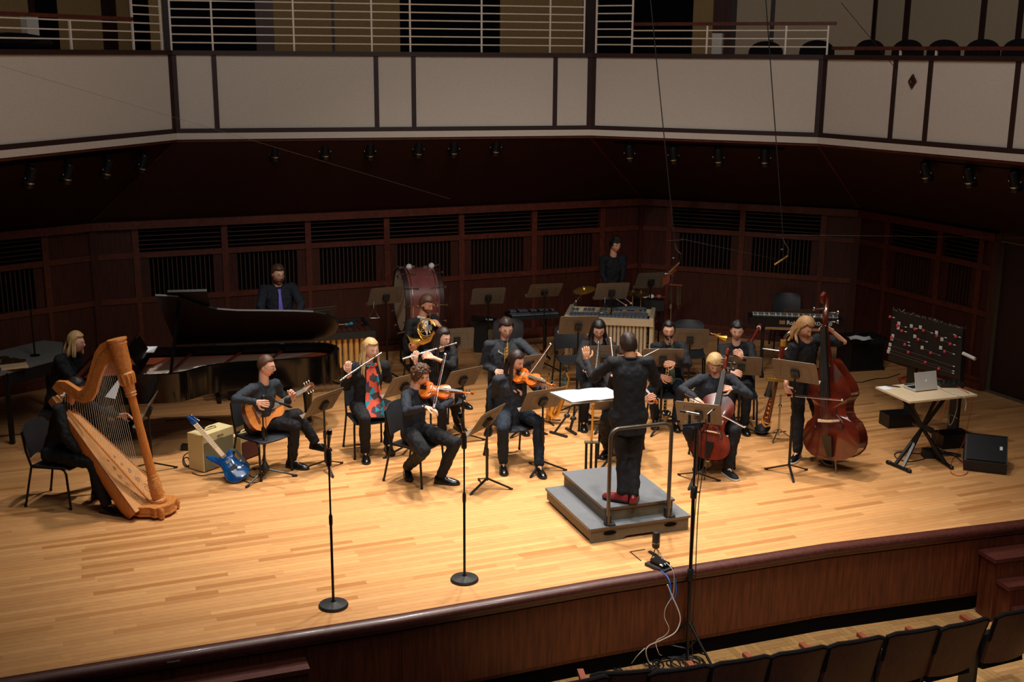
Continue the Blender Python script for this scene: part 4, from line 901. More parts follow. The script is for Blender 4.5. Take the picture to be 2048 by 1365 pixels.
# --- front violinist
pel = W(828, 862, .56); Y = pel.y
p = person('person with curly brown hair playing violin in front, dark shirt', pel, WY(830, 776, Y-.02), WY(840, 751, Y-.06), -28, -8, -22, 'skin_a', 'h_brown', 'full', .02, .012, .48, top='c_navy', pants='c_black', hem=.02,
    arms={1: (813, 824, -1, 852, 815, -1), -1: (888, 834, -1, 905, 801, 1)}, legs={1: LEG(848, 903, 814, 935, -75, kz=.53, az=.11), -1: LEG(910, 886, 882, 952, -12)},
    hands={1: (V((.85, -.2, -.2)), V((-.1, -.1, -1)), -1, .7), -1: (V((-.1, .05, .9)), V((-.6, -.6, .1)), -1, .9)}, roll=-10)
sitchair(p, -30, 'dark plastic chair under the front violinist')
vb = (p['T'] @ V((.0, .045, -.145)))+V((0, -.02, 0)); ve = LIMB(vb, 944, 789, .59, -1)
bowed('violin', 'orange violin under the chin of the curly-haired front violinist', 'violin', vb, ve-vb, V((-.15, -.6, .8)), .355, .59, .032, 'violin', chinrest=True)
hp = p['J'][1][1]+V((.07, -.03, .0)); bow(hp, LIMB(hp, 889, 708, .73, 1), 'violin bow held upright by the curly-haired violinist', side=(1, .3, 0))
# --- second violinist
pel = W(1024, 826, .56); Y = pel.y
p = person('person with long dark hair playing violin beside the podium, black dress top', pel, WY(1023, 748, Y-.02), WY(1032, 722, Y-.06), -62, -38, -24, 'skin_a', 'h_dark', 'full', .016, 0, .55, top='c_char', pants='c_jean', long=(.34, .0), hem=.12, bulk=1.04,
    arms={1: (990, 790, 1, 1022, 776, -1), -1: (1086, 790, 1, 1084, 776, -1, .95)}, legs={1: LEG(1006, 858, 1006, 926, -85), -1: LEG(1077, 845, 1078, 932, -75)},
    hands={1: (V((.8, -.3, -.1)), V((0, -.2, -1)), -1, .7), -1: (V((.1, -.2, .9)), V((-.5, -.6, .1)), -1, .9)}, roll=-8)
sitchair(p, -62, 'dark chair under the long-haired violinist')
vb = (p['T'] @ V((.0, .045, -.145)))+V((0, -.03, .0)); ve = LIMB(vb, 1108, 773, .59, -1)
bowed('violin', 'orange violin under the chin of the long-haired violinist by the podium', 'violin', vb, ve-vb, V((-.2, -.62, .76)), .355, .59, .032, 'violin', chinrest=True)
hp = p['J'][1][1]+V((.07, -.04, .0)); bow(hp, LIMB(hp, 1100, 687, .73, 1), 'violin bow raised diagonally by the long-haired violinist', side=(.6, .3, -.4))
# --- alto saxophonist
pel = W(1013, 769, .56); Y = pel.y
p = person('person with glasses and grey waistcoat playing alto saxophone', pel, WY(1009, 682, Y-.02), WY(1012, 658, Y-.06), -84, -76, -16, 'skin_a', 'h_dark', 'short', .021, .005, .52, top='c_char', pants='c_black', glasses=True, bulk=1.28, hsc=1.06,
    arms={1: (968, 730, 1, 990, 742, -1, .95), -1: (1072, 714, -1, 1040, 735, -1)}, legs={1: LEG(985, 785, 978, 850, -95), -1: LEG(1042, 785, 1046, 850, -75)},
    hands={1: (V((.7, -.4, -.1)), V((0, .6, -.3)), -1, .9), -1: (V((-.7, -.4, .1)), V((0, .6, -.3)), 1, .9)})
sitchair(p, -84, 'dark chair under the saxophonist with waistcoat')
v = MB(); v.cap(p['pel']+V((0, 0, .05)), p['neck']-p['up']*.16, .205, .2, 16, e=.78, up=p['fw']); v.build('waistcoat', 'c_vest', p['shirt'], org=p['org'])
m_ = mouth(p); e_ = m_+V((-.01, -.16, -.42)); root = thing('alto_saxophone', 'golden alto saxophone held against the grey waistcoat', 'saxophone', m_); mb = MB(); mb.tube([m_, m_+V((0, -.05, .0)), m_+V((0, -.1, -.02)), m_+V((0, -.12, -.07))], [.007, .012, .012, .013], 10); mb.build('mouthpiece', 'black', root, org=m_)
mb = MB(); mb.tube([m_+V((0, -.11, -.04)), m_+V((0, -.13, -.1)), e_+V((0, 0, .1)), e_, e_+V((.02, -.05, -.04)), e_+V((.04, -.1, 0)), e_+V((.05, -.13, .1)), e_+V((.06, -.17, .2))], [.013, .014, .028, .03, .032, .036, .045, .065], 14); mb.build('body_tube', 'gold', root, org=m_)
mb = MB(); keys_on(mb, m_+V((0, -.12, -.08)), e_-m_, V((-.5, -.8, 0)), .03, .3, 8, .022, .013); mb.build('keys', 'gold', root, org=m_)
mb = MB(); mb.tube([p['neck']+p['rt']*.07, p['neck']+p['rt']*.08+p['fw']*.14-V((0, 0, .1)), m_+V((0, -.12, -.2))], .012, 6, flat=.3); mb.build('neck_strap', 'steel', root, org=m_)
# --- clarinettist
pel = W(1190, 766, .56); Y = pel.y
p = person('person with glasses and wavy dark hair playing clarinet', pel, WY(1197, 685, Y-.02), WY(1197, 660, Y-.06), -84, -88, -20, 'skin_a', 'h_black', 'full', .02, .004, .45, top='c_black', pants='c_black', long=(.16, .04), glasses=True,
    arms={1: (1158, 724, -1, 1172, 742, -1), -1: (1235, 722, -1, 1215, 738, -1)}, legs={1: LEG(1172, 780, 1167, 843, -90), -1: LEG(1218, 780, 1222, 840, -85)},
    hands={1: (V((.7, -.4, -.1)), V((0, .6, -.3)), -1, .8), -1: (V((-.7, -.4, .1)), V((0, .6, -.3)), 1, .8)})
sitchair(p, -86, 'dark chair under the clarinet player with wavy hair')
m_ = mouth(p); reed_tube('clarinet', 'black and silver clarinet played by the person with wavy dark hair', 'clarinet', m_+V((0, -.005, 0)), LIMB(m_, 1190, 752, .64, -1), .0145, 'silver', 'silver', V((0, -1, .2)))
# --- bass clarinettist
pel = W(1338, 764, .56); Y = pel.y
p = person('person with tied-back dark hair and striped tie playing bass clarinet', pel, WY(1338, 686, Y-.02), WY(1337, 661, Y-.06), -88, -92, -12, 'skin_b', 'h_black', 'full', .012, 0, .55, top='c_black', pants='c_jean', beard=('h_black', .003),
    arms={1: (1306, 740, 1, 1322, 752, -1), -1: (1376, 730, -1, 1350, 728, -1)}, legs={1: LEG(1304, 780, 1311, 838, -100), -1: LEG(1361, 782, 1351, 843, -88)},
    hands={1: (V((.6, -.4, -.2)), V((.2, .6, 0)), -1, .8), -1: (V((-.7, -.4, .1)), V((0, .6, -.3)), 1, .8)})
sitchair(p, -88, 'dark chair under the bass clarinet player with striped tie')
mb = MB(); a = p['neck']+p['fw']*.07+V((.03, 0, -.03)); mb.box(a, (.04, .02, .04)); mb.add([a+V((-.015, -.012, -.01)), a+V((.015, -.012, -.01)), a+V((.045, -.075, -.42)), a+V((0, -.085, -.47)), a+V((-.035, -.075, -.42))], [[0, 4, 3, 2, 1]]); mb.build('tie', 'tie_g', p['shirt'], org=p['org'])
m_ = mouth(p); b_ = W(1329, 832, .08); t0 = m_+V((0, -.1, -.03)); root, d = reed_tube('bass_clarinet', 'long bass clarinet with silver bell on the floor side', 'bass clarinet', t0, b_, .019, 'ebony', 'silver', V((-.3, -1, .2)), bell=(.02, .03), n=20)
mb = MB(); mb.tube([t0+V((0, .1, .03)), t0+V((0, .05, .045)), t0+V((0, .0, .03)), t0+d*.03], [.008, .012, .013, .016], 10); mb.build('neck_tube', 'silver', root, org=t0)
mb = MB(); mb.tube([b_-d*.02, b_+d*.02, b_+V((0, -.03, -.035)), b_+V((.0, -.08, -.03)), b_+V((0, -.11, .02)), b_+V((0, -.13, .08))], [.02, .02, .024, .03, .042, .065], 16, cap=False); mb.lathe([(.06, 0), (.066, .006), (.06, .006), (.03, -.06)], b_+V((0, -.13, .08)), (0, -.2, 1), 20, cap=False); mb.build('bell', 'silver', root, org=t0)
# --- bassoonist
pel = W(1478, 766, .56); Y = pel.y
p = person('person with dark swept hair playing bassoon behind the cellist', pel, WY(1472, 688, Y-.02), WY(1474, 662, Y-.06), -96, -98, -14, 'skin_a', 'h_black', 'short', .024, .004, .5, top='c_black', pants='c_black',
    arms={1: (1446, 730, -1, 1462, 742, -1), -1: (1508, 728, -1, 1486, 716, -1)}, legs={1: LEG(1462, 782, 1460, 845, -95), -1: LEG(1494, 782, 1489, 850, -88)},
    hands={1: (V((.6, -.4, -.1)), V((0, .6, -.3)), -1, .8), -1: (V((-.5, -.2, .5)), V((-.3, .6, -.3)), -1, .8)})
sitchair(p, -96, 'dark chair under the bassoon player')
m_ = mouth(p); bt = WY(1458, 762, Y-.25); tp = LIMB(bt, 1521, 650, 1.3, 1); root = thing('bassoon', 'reddish-brown bassoon slanting up past the shoulder of its player', 'bassoon', bt); d = (tp-bt).normalized(); x_ = d.cross(V((0, 1, 0))).normalized()
mb = MB(); mb.lathe([(.03, 0), (.034, .02), (.034, .38), (.026, .4), (.0225, .6), (.02, 1.0), (.02, 1.22), (.026, 1.25), (.026, 1.29), (.02, 1.3)], bt, d, 14); mb.lathe([(.02, .36), (.018, .38), (.017, .86), (.012, .87)], bt+x_*.036, d, 12); mb.build('joint', 'bassoon', root, org=bt)
for q in (.02, .39, .86, 1.22): mb = MB(); mb.lathe([(.03 if q > .3 else .036, q), (.03 if q > .3 else .036, q+.012)], bt, d, 14); mb.build('ring', 'silver' if q < 1.2 else 'ivory', root, org=bt)
mb = MB(); keys_on(mb, bt, d, V((0, -1, .2)), .08, .95, 14, .026, .011); mb.build('keys', 'silver', root, org=bt); mb = MB(); q = bt+x_*.036+d*.87; mb.tube([q, q+d*.06, q.lerp(m_, .5)+V((0, 0, .06)), m_], [.006, .006, .005, .003], 8); mb.build('bocal', 'silver', root, org=bt)
# --- cellist
pel = W(1428, 832, .56); Y = pel.y
p = person('person with blond hair playing cello, dark zip jacket and canvas shoes', pel, WY(1432, 751, Y-.04), WY(1429, 728, Y-.1), -92, -92, -34, 'skin_a', 'h_blond', 'full', .022, 0, .42, top='c_char', pants='c_black', shoes='c_black', sole='shoe_white', bulk=1.02,
    arms={1: (1364, 778, -1, 1392, 797, -1), -1: (1498, 790, -1, 1464, 778, -1)}, legs={1: LEG(1377, 862, 1400, 922, -115), -1: LEG(1471, 862, 1455, 936, -68)},
    hands={1: (V((.5, -.6, -.4)), V((0, 0, -1)), -1, .7), -1: (V((-.85, -.1, .1)), V((-.1, .7, -.5)), 1, .9)})
sitchair(p, -92, 'dark chair under the blond cellist')
eb = W(1407, 963, 0.01); tp = LIMB(eb, 1455, 708, 1.45, 1); x_ = (tp-eb).normalized(); bowed('cello', 'red-brown cello held between the knees of the blond cellist', 'cello', eb+x_*.25, x_, V((-.28, -.95, .25)), .745, 1.20, .115, 'cello', endpin=.25, arch=.04)
f0 = WY(1372, 790, Y-.5); bow(f0, LIMB(f0, 1497, 858, .72, -1), 'cello bow held low across the cello', side=(0, .4, -.8))
# --- double bassist
Y = W(1603, 918, 0).y; pel = WY(1606, 752, Y+.05)
p = person('person with shoulder-length two-tone hair standing with double bass', pel, WY(1613, 681, Y-.06), WY(1609, 655, Y-.14), -62, -52, -34, 'skin_b', 'h_dirty', 'full', .024, 0, .5, top='c_black', pants='c_black', shoes='shoe', sole='shoe_white', sleeve=.4, long=(.12, .03), loose=.014,
    arms={1: (1573, 742, 1, 1572, 772, -1), -1: (1706, 686, -1, 1661, 660, -1)}, legs={1: (WY(1597, 833, Y+.02), W(1595, 905, .09), dirv(-125)), -1: (WY(1637, 833, Y), W(1648, 907, .09), dirv(-80))},
    hands={1: (V((.3, -.2, -.8)), V((.3, .5, 0)), 1, .6), -1: (V((-.75, -.1, .25)), V((-.1, -.8, -.2)), -1, .6)})
eb = W(1664, 950, .01); tp = LIMB(eb, 1652, 583, 1.98, 1); x_ = (tp-eb).normalized()
bowed('double_bass', 'large dark red double bass upright beside its standing player', 'double bass', eb+x_*.17, x_, V((-.66, -.72, .16)), 1.12, 1.80, .2, 'bass', OUTB, endpin=.17, arch=.03)
f0 = p['J'][1][1]+V((0, -.06, -.08)); bow(f0, LIMB(f0, 1684, 799, .72, -1), 'double bass bow held low across the strings', side=(0, .2, -.9))
# --- conductor
pel = WY(1257, 832, 10.97); Y = 10.97
p = person('person conducting on the grey podium, seen from behind, in black with red shoes', pel, WY(1261, 716, Y+.02), WY(1256, 692, Y+.06), 92, 108, -5, 'skin_c', 'h_dark', 'short', .016, .004, .5, top='c_black', pants='c_black', shoes='shoe_red', bulk=1.04, hem=.14, cuff=.8,
    arms={-1: (1186, 757, 1, 1173, 722, 1), 1: (1312, 768, 1, 1279, 728, 1)}, legs={-1: (WY(1246, 920, Y), W(1245, 986, ZP+.1), dirv(150)), 1: (WY(1268, 920, Y+.02), W(1267, 990, ZP+.1), dirv(80))},
    hands={-1: (V((-.05, .15, .95)), V((-.1, .9, 0)), -1, .8), 1: (V((.1, .5, .5)), V((-.5, .2, -.5)), 1, .9)})
hp = p['J'][1][1]+V((.02, .06, .05)); tp = LIMB(hp, 1318, 698, .38, 1); root = thing('baton', 'thin white baton in the raised hand of the conductor', 'baton', hp); mb = MB(); mb.tube([hp, tp], [.0035, .0022], 6); mb.build('shaft', 'white', root, org=hp); mb = MB(); mb.ell(hp, (.012, .012, .018)); mb.build('grip', 'armwood', root, org=hp)
# --- violist behind the conductor
pel = W(1244, 818, .56); Y = pel.y
p = person('person in black skirt and heels seated behind the conductor with viola', pel, WY(1244, 738, Y-.02), WY(1247, 713, Y-.05), -105, -120, -18, 'skin_b', 'h_black', 'full', .02, 0, .5, top='c_black', pants='c_black', long=(.3, .0), skirt=.72,
    arms={1: (1222, 775, -1, 1225, 752, -1), -1: (1284, 775, -1, 1290, 800, -1)}, legs={1: LEG(1214, 838, 1214, 895, -110), -1: LEG(1262, 838, 1250, 890, -95)},
    hands={1: (V((.3, -.4, .3)), V((0, 0, -1)), -1, .7), -1: (V((.3, -.4, .3)), V((0, .6, -.3)), -1, .9)})
sitchair(p, -105, 'dark chair hidden behind the conductor')
vb = (p['T'] @ V((0, .045, -.145)))+V((0, -.03, 0)); bowed('viola', 'viola mostly hidden behind the conductor, scroll showing at his right', 'viola', vb, LIMB(vb, 1312, 806, .66, -1)-vb, V((-.1, -.4, .9)), .4, .66, .036, 'violin', chinrest=True)
hp = p['J'][1][1]+V((0, -.06, .03)); bow(hp, LIMB(hp, 1219, 676, .72, 1), 'viola bow tip rising beside the head of the conductor', side=(.5, 0, -.3))
# --- pianist
pel = W(118, 796, .58); Y = pel.y
p = person('person with shoulder-length blond hair and glasses seated at the grand piano', pel, WY(138, 708, Y-.02), WY(152, 685, Y-.03), -8, -6, -8, 'skin_a', 'h_blond', 'full', .018, 0, .5, top='c_black', pants='c_black', long=(.12, .0), glasses=True, bulk=1.15, loose=.01,
    arms={1: (160, 782, -1, 190, 789, 1), -1: (150, 770, 1, 196, 775, 1)}, legs={1: LEG(176, 802, 172, 868, -5), -1: LEG(180, 788, 186, 850, -5)},
    hands={1: (V((.9, .1, .0)), V((0, 0, -1)), -1, .4), -1: (V((.9, .1, 0)), V((0, 0, -1)), 1, .4)})
root = thing('piano_bench', 'black padded bench under the pianist', 'bench', (p['pel'].x, p['pel'].y, 0), R(10)); mb = MB(); mb.box((0, 0, .445), (.36, .7, .07)); mb.build('seat', 'black', root)
for a in (-.15, .15):
    for b in (-.3, .3): mb = MB(); mb.box((a, b, .205), (.045, .045, .41), taper=1.2); mb.build('leg', 'black', root)
# --- harpist
pel = W(112, 902, .55); Y = pel.y
p = person('person in black with dark hair seated behind the wooden harp', pel, WY(137, 804, Y+.0), WY(150, 779, Y+.02), -8, -10, -20, 'skin_b', 'h_black', 'full', .018, .006, .5, top='c_black', pants='c_black', sleeve=.92, loose=.008,
    arms={1: (140, 905, -1, 168, 912, -1), -1: (200, 822, 1, 238, 832, 1)}, legs={1: LEG(184, 925, 213, 1010, -20), -1: LEG(196, 915, 196, 980, -10)},
    hands={1: (V((.3, -.1, -.9)), V((.8, .5, 0)), 1, .4), -1: (V((.95, -.1, .1)), V((0, -.7, -.5)), 1, .5)})
sitchair(p, -10, 'black chair under the harpist at the left of the stage')
# --- bearded percussionist behind the piano
Y = 15.75; pel = WY(562, 662, Y)
p = person('bearded person with purple tie standing behind the piano lid', pel, WY(556, 571, Y-.01), WY(556, 549, Y-.05), -72, -52, -10, 'skin_a', 'h_brown', 'short', .02, .003, .5, top='c_navy', pants='c_black', bulk=1.18, beard=('h_red', .016), glasses=True, sleeve=.72, loose=.01, hsc=1.04,
    arms={1: (521, 612, -1, 530, 650, -1), -1: (602, 608, -1, 594, 640, -1)}, legs={1: (WY(553, 725, Y), WY(552, 790, Y)*1, dirv(-80)), -1: (WY(575, 725, Y), WY(577, 790, Y), dirv(-60))},
    hands={1: (V((0, -.2, -1)), V((1, 0, 0)), 1, .4), -1: (V((0, -.2, -1)), V((-1, 0, 0)), -1, .4)})
mb = MB(); a = p['neck']+p['fw']*.12-V((0, 0, .03)); f = p['fw']; r_ = p['rt']; mb.add([a+r_*.022, a-r_*.022, a-r_*.014-V((0, 0, .06))+f*.045, a+r_*.014-V((0, 0, .06))+f*.045, a-r_*.045-V((0, 0, .42))+f*.1, a+r_*.035-V((0, 0, .42))+f*.1, a-V((0, 0, .48))+f*.09], [[0, 3, 2, 1], [3, 5, 6, 4, 2]]); mb.build('tie', 'tie_p', p['shirt'], org=p['org'])
# --- back percussionist
Y = 18.2; pel = WY(1225, 580, Y)
p = person('person with dark curly hair standing in shadow at the back percussion', pel, WY(1226, 512, Y-.02), WY(1231, 490, Y-.07), -70, -66, -18, 'skin_b', 'h_black', 'full', .016, .008, .5, top='c_black', pants='c_black',
    arms={1: (1205, 550, -1, 1222, 588, -1), -1: (1246, 548, -1, 1240, 585, -1)}, legs={1: (WY(1217, 640, Y), WY(1216, 700, Y), dirv(-80)), -1: (WY(1234, 640, Y), WY(1236, 700, Y), dirv(-60))},
    hands={1: (V((.1, -.5, -.7)), V((.8, 0, -.5)), 1, .9), -1: (V((-.1, -.5, -.7)), V((-.8, 0, -.5)), -1, .9)})
for i, (h, e) in enumerate(((p['J'][1][1], (1252, 611)), (p['J'][-1][1], (1262, 607)))):
    q = h+V((0, -.05, -.07)); tp = LIMB(q, *e, .36, -1); root = thing('mallet', ('pale mallet in the %s hand of the back percussionist' % ('right', 'left')[i]), 'mallet', q); mb = MB(); mb.tube([q, tp], .005, 6); mb.build('handle', 'maple', root, org=q); mb = MB(); mb.ell(tp, (.018, .018, .016)); mb.build('mallet_head', 'felt', root, org=q)
# ================================================================ MUSIC STANDS
ST = [((638, 790), (685, 773), (610, 830), (652, 941), 'music stand in front of the guitarist, turned edge-on'),
 ((749, 575), (811, 570), (738, 607), (775, 757), 'tall music stand with triangle, beside the bass drum'),
 ((785, 752), (830, 741), (765, 788), (811, 911), 'music stand between scarf flutist and front violinist'),
 ((889, 658), (947, 654), (893, 702), (914, 768), 'shaded music stand to the right of the horn player'),
 ((903, 741), (966, 728), (888, 775), (926, 885), 'music stand behind the scroll of the front violin'),
 ((963, 826), (1007, 804), (934, 868), (974, 977), 'foremost music stand on open floor left of podium'),
 ((1051, 781), (1133, 769), (1038, 816), (1084, 942), 'music stand hiding the lap of the long-haired violinist'),
 ((1040, 713), (1093, 706), (1030, 748), (1051, 867), 'music stand for the saxophonist, behind the long-haired violinist'),
 ((972, 657), (1048, 658), (972, 690), (1010, 745), 'music stand directly behind the saxophonist'),
 ((954, 575), (1008, 573), (945, 604), (976, 737), 'dim tall music stand by the black case'),
 ((1060, 567), (1123, 564), (1053, 595), (1087, 741), 'tall music stand in front of the glockenspiel'),
 ((1118, 630), (1186, 629), (1119, 664), (1153, 825), 'music stand left of the clarinet player'),
 ((1189, 565), (1256, 563), (1183, 595), (1219, 745), 'tall music stand with triangle in front of the vibraphone'),
 ((1280, 545), (1330, 543), (1266, 577), (1297, 700), 'dim music stand beside the wind chimes'),
 ((1174, 691), (1241, 690), (1176, 742), (1205, 858), 'music stand beyond the raised hand of the conductor'),
 ((1190, 778), (1262, 779), (1192, 813), (1224, 928), 'music stand hidden behind the open score and conductor'),
 ((1283, 694), (1365, 695), (1285, 729), (1320, 863), 'music stand in front of the bass clarinet player'),
 ((1349, 797), (1434, 806), (1356, 838), (1391, 965), 'music stand in front of the cello'),
 ((1443, 708), (1503, 711), (1450, 742), (1475, 868), 'music stand between cellist and bassoonist'),
 ((1545, 713), (1632, 725), (1547, 754), (1577, 949), 'music stand in front of the double bassist'),
 ((606, 616), (673, 609), (597, 640), (640, 770), 'music stand over the marimba, behind the piano lid'),
 ((1352, 655), (1397, 656), (1350, 690), (1375, 795), 'music stand against the empty chair by the bass clarinettist'),
 ((1563, 616), (1622, 616), (1555, 640), (1590, 722), 'dark music stand behind the electric keyboard')]
for a in ST:
    root, T = music_stand(*a)
    if 'triangle' in a[4]:
        c = T @ V((-.19 if a[0][0] < 800 else -.12, .36, -.02)); c = T.translation+V((-.17 if a[0][0] < 800 else -.1, -.06, -.24)); tr = thing('triangle', 'steel triangle hanging from the %s' % ('bass drum side music stand' if a[0][0] < 800 else 'vibraphone music stand'), 'triangle', c)
        mb = MB(); mb.tube([V((-.075, 0, -.07)), V((0, 0, .07)), V((.078, 0, -.072)), V((-.06, 0, -.075))], .0055, 8); mb.build('triangle_bar', 'steel', tr); mb = MB(); mb.tube([V((0, 0, .07)), V((0, .02, .16))], .0015, 5); mb.build('cord', 'white', tr)
root, T = music_stand((300, 796), (322, 788), (283, 842), (305, 945), 'music stand with sheet music to the right of the harp', axis=(-.1, .99, 0), wd=.5, paper='white sheet music on the stand beside the harp')
make_chair(W(1375, 765, 0), -95, 'empty dark chair behind the bass clarinet player'); make_chair(W(1572, 698, 0), -95, 'empty dark chair behind the electric keyboard')
make_chair(W(1017, 763, 0), -88, 'dark chair standing behind the saxophonist'); make_chair(W(1168, 790, 0)+V((-.15, .3, 0)), -80, 'dark chair beside the clarinet player')
# microphones on straight stands
round_mic_stand((667, 1213), (659, 860), (672, 895), 'straight black microphone stand with round base, left of the pair')
round_mic_stand((929, 1161), (919, 826), (930, 862), 'straight black microphone stand with round base, right of the pair')
# ================================================================ PODIUM, SCORE STAND
def boxf(name, mt, parent, c, d, R_=None, org=None, label=None, taper=1):
    mb = MB(); mb.box(c, d, R_, 0, taper); return mb.build(name, mt, parent, org=org, label=label, smooth=False)
pf_ = W(1181, 1088, 0); pr_ = W(1376, 1060, 0); pl_ = W(1104, 1028, 0)
ux = (pr_-pf_); lx = ux.length; ux.normalize(); vx = V((-ux.y, ux.x, 0)); ly = 1.62
if (pl_-pf_).dot(vx) > 0: ly = (pl_-pf_).length
root = thing('conductor_podium', 'two-step grey carpeted podium with curved metal guard rail under the conductor', 'podium', pf_, basis(ux)); 
ly = max(1.15, min(1.75, ly))
def tier(x0, x1, y0, y1, z0, z1, nm):
    mb = MB(); mb.box(((x0+x1)/2, (y0+y1)/2, (z0+z1-.02)/2), (x1-x0, y1-y0, z1-z0-.02)); o = mb.build(nm, 'podium', root, smooth=False)
    mb = MB(); mb.box(((x0+x1)/2, (y0+y1)/2, z1-.012), (x1-x0+.03, y1-y0+.03, .022)); mb.build('tread', 'grey_carpet', o, smooth=False)
    for (a, b, c, d) in ((x0, x1, y0-.018, y0-.012), (x0-.018, x0-.012, y0, y1)):
        mb = MB(); mb.box(((a+b)/2, (c+d)/2, z1-.014), (max(b-a, .008), max(d-c, .008), .022)); mb.build('edge_trim', 'rail', o, smooth=False)
    return o
lo = tier(0, lx, 0, ly, .03, .155, 'lower_step')
for xa, xb in ((0, .38), (lx-.38, lx)):
    mb = MB()
    mb.prism([(xa, .0), (xb, .0), (xb-.06 if xa == 0 else xb, -.03), (xa+(0 if xa == 0 else .06), -.03)], -.0, .03, 0, Matrix(((1, 0, 0, 0), (0, 0, 1, -.004), (0, 1, 0, .03), (0, 0, 0, 1))))
    mb.build('foot_skid', 'podium', lo, smooth=False)
for xa in (.2, lx-.2): mb = MB(); mb.ell((xa, -.006, .085), (.07, .008, .02), None, 16, 6); mb.build('hand_hole', 'void', lo)
q = basis(ux).inverted() @ (W(1214, 1052, .155)-pf_); hi_ = tier(.2, lx-.12, max(.12, q.y), ly+.02, .155, ZP, 'upper_step')
gy = max(.12, q.y)-.1; gx0 = (basis(ux).inverted() @ (W(1222, 1058, .15)-pf_)).x; gx1 = (basis(ux).inverted() @ (W(1345, 1043, .15)-pf_)).x
mb = MB(); h = 1.13; r = .09
mb.tube([V((gx0, gy, .12))]+[V((gx0, gy, h-r))]+arc((gx0+r, gy, h-r), r, 180, 90, 6, (1, 0, 0), (0, 0, 1))+arc((gx1-r, gy, h-r), r, 90, 0, 6, (1, 0, 0), (0, 0, 1))+[V((gx1, gy, .12))], .019, 12); mb.build('guard_rail', 'rail', root)
for x in (gx0, gx1):
    mb = MB(); mb.lathe([(.018, -.04), (.034, -.03), (.034, .03), (.018, .04)], (x+.035, gy, .15), (1, 0, 0), 14); mb.box((x, gy+.01, .2), (.06, .05, .1)); mb.build('rail_clamp', 'black', root)
# score stand: tripled black column, brass coloured pole, flat desk, open score
sb = W(1181, 962, 0); root = thing('score_stand', 'conductor stand with brass pole rising from a black slotted column', 'music stand', sb); 
mb = MB(); mb.lathe([(.2, 0), (.2, .012), (.05, .025)], sb, n=28); mb.build('base', 'black', root, org=sb)
t0 = WY(1181, 886, sb.y); mb = MB()
for dx in (-.055, 0, .055): mb.box(sb+V((dx, 0, t0.z/2)), (.026, .05, t0.z))
mb.build('column', 'black', root, org=sb, smooth=False); boxf('column_cap', 'podium', root, sb+V((0, 0, t0.z+.006)), (.155, .07, .014), org=sb)
zt = WY(1184, 800, sb.y).z; mb = MB(); mb.tube([sb+V((0, 0, t0.z)), sb+V((.01, 0, zt))], .0125, 10); mb.ell(sb+V((.01, 0, zt-.03)), (.022, .022, .03)); mb.build('pole', 'gold', root, org=sb)
p0 = W(1142, 807, zt); p1 = W(1262, 797, zt); p2 = W(1098, 787, zt+.1)
a, b, c = p0, p1, p2; d = c+(b-a); mb = MB(); n = (b-a).cross(c-a).normalized(); mb.add([a, b, d, c, a-n*.004, b-n*.004, d-n*.004, c-n*.004], [[0, 1, 2, 3], [7, 6, 5, 4], [0, 4, 5, 1], [1, 5, 6, 2], [2, 6, 7, 3], [3, 7, 4, 0]]); mb.bar(a, b, .03, .012, n); mb.build('desk', 'desk', root, org=sb, smooth=False)
so = a.lerp(d, .5)+n*.01; root = thing('open_score', 'large open white score lying on the conductor stand', 'score', so); e1 = (b-a).normalized(); e2 = (c-a).normalized(); W_ = (b-a).length; H_ = (c-a).length
for s in (-1, 1):
    mb = MB(); A = []; Bq = []
    for k in range(9):
        u = k/8; z = .022*math.sin(PI*min(1, u*1.15))*(1-u*.5)+.002; A.append(so+e1*(s*u*W_*.47)-e2*H_*.47+n*z); Bq.append(so+e1*(s*u*W_*.47)+e2*H_*.55+n*z)
    mb.quadstrip(A, Bq); mb.quadstrip([p-n*.012 for p in Bq], [p-n*.012 for p in A])
    mb.add([A[-1], Bq[-1], Bq[-1]-n*.012, A[-1]-n*.012], [[0, 1, 2, 3]]); mb.add(A+[p-n*.012 for p in A], [[k, k+1, 10+k, 9+k] for k in range(8)]); mb.build('page_block', 'white', root, org=so, ang=60)
# ================================================================ HARP
hb = W(318, 1003, .13); ph = R(-14); hd = V((math.cos(ph), math.sin(ph), 0)); hn = V((-hd.y, hd.x, 0)); zz = V((0, 0, 1))
def HP(s, z, off=0): return hb+hd*s+hn*off+zz*(z-.13)
root = thing('pedal_harp', 'large golden carved wooden pedal harp at the left front of the stage', 'harp', V((hb.x, hb.y, 0))); ho = root.location.copy()
cb, ct = HP(0, .13), HP(-.345, 1.80); ca = (ct-cb).normalized(); CL = (ct-cb).length
mb = MB(); n = 40; P = []; rows = [(0.13, .05), (.2, .047), (.5, .044), (.8, .042), (1.0, .04), (1.13, .042)]
Bc = basis(ca.orthogonal(), ca)
for z, r in rows:
    for j in range(n): a = 2*PI*j/n; rr = r*(1-.09*(j % 2)); P.append(cb+Bc @ V((rr*math.cos(a), rr*math.sin(a), z)))
mb.add(P, [[i*n+j, i*n+(j+1) % n, (i+1)*n+(j+1) % n, (i+1)*n+j] for i in range(len(rows)-1) for j in range(n)]); mb.build('column', 'harp', root, org=ho, ang=25)
mb = MB(); mb.lathe([(.075, -.02), (.085, 0), (.08, .02), (.06, .03), (.062, .05), (.066, .09), (.066, .2), (.058, .22), (.062, .24), (.052, .26), (.056, .275), (.05, .29)], cb, ca, 28); mb.build('column_base', 'harp_carve', root, org=ho)
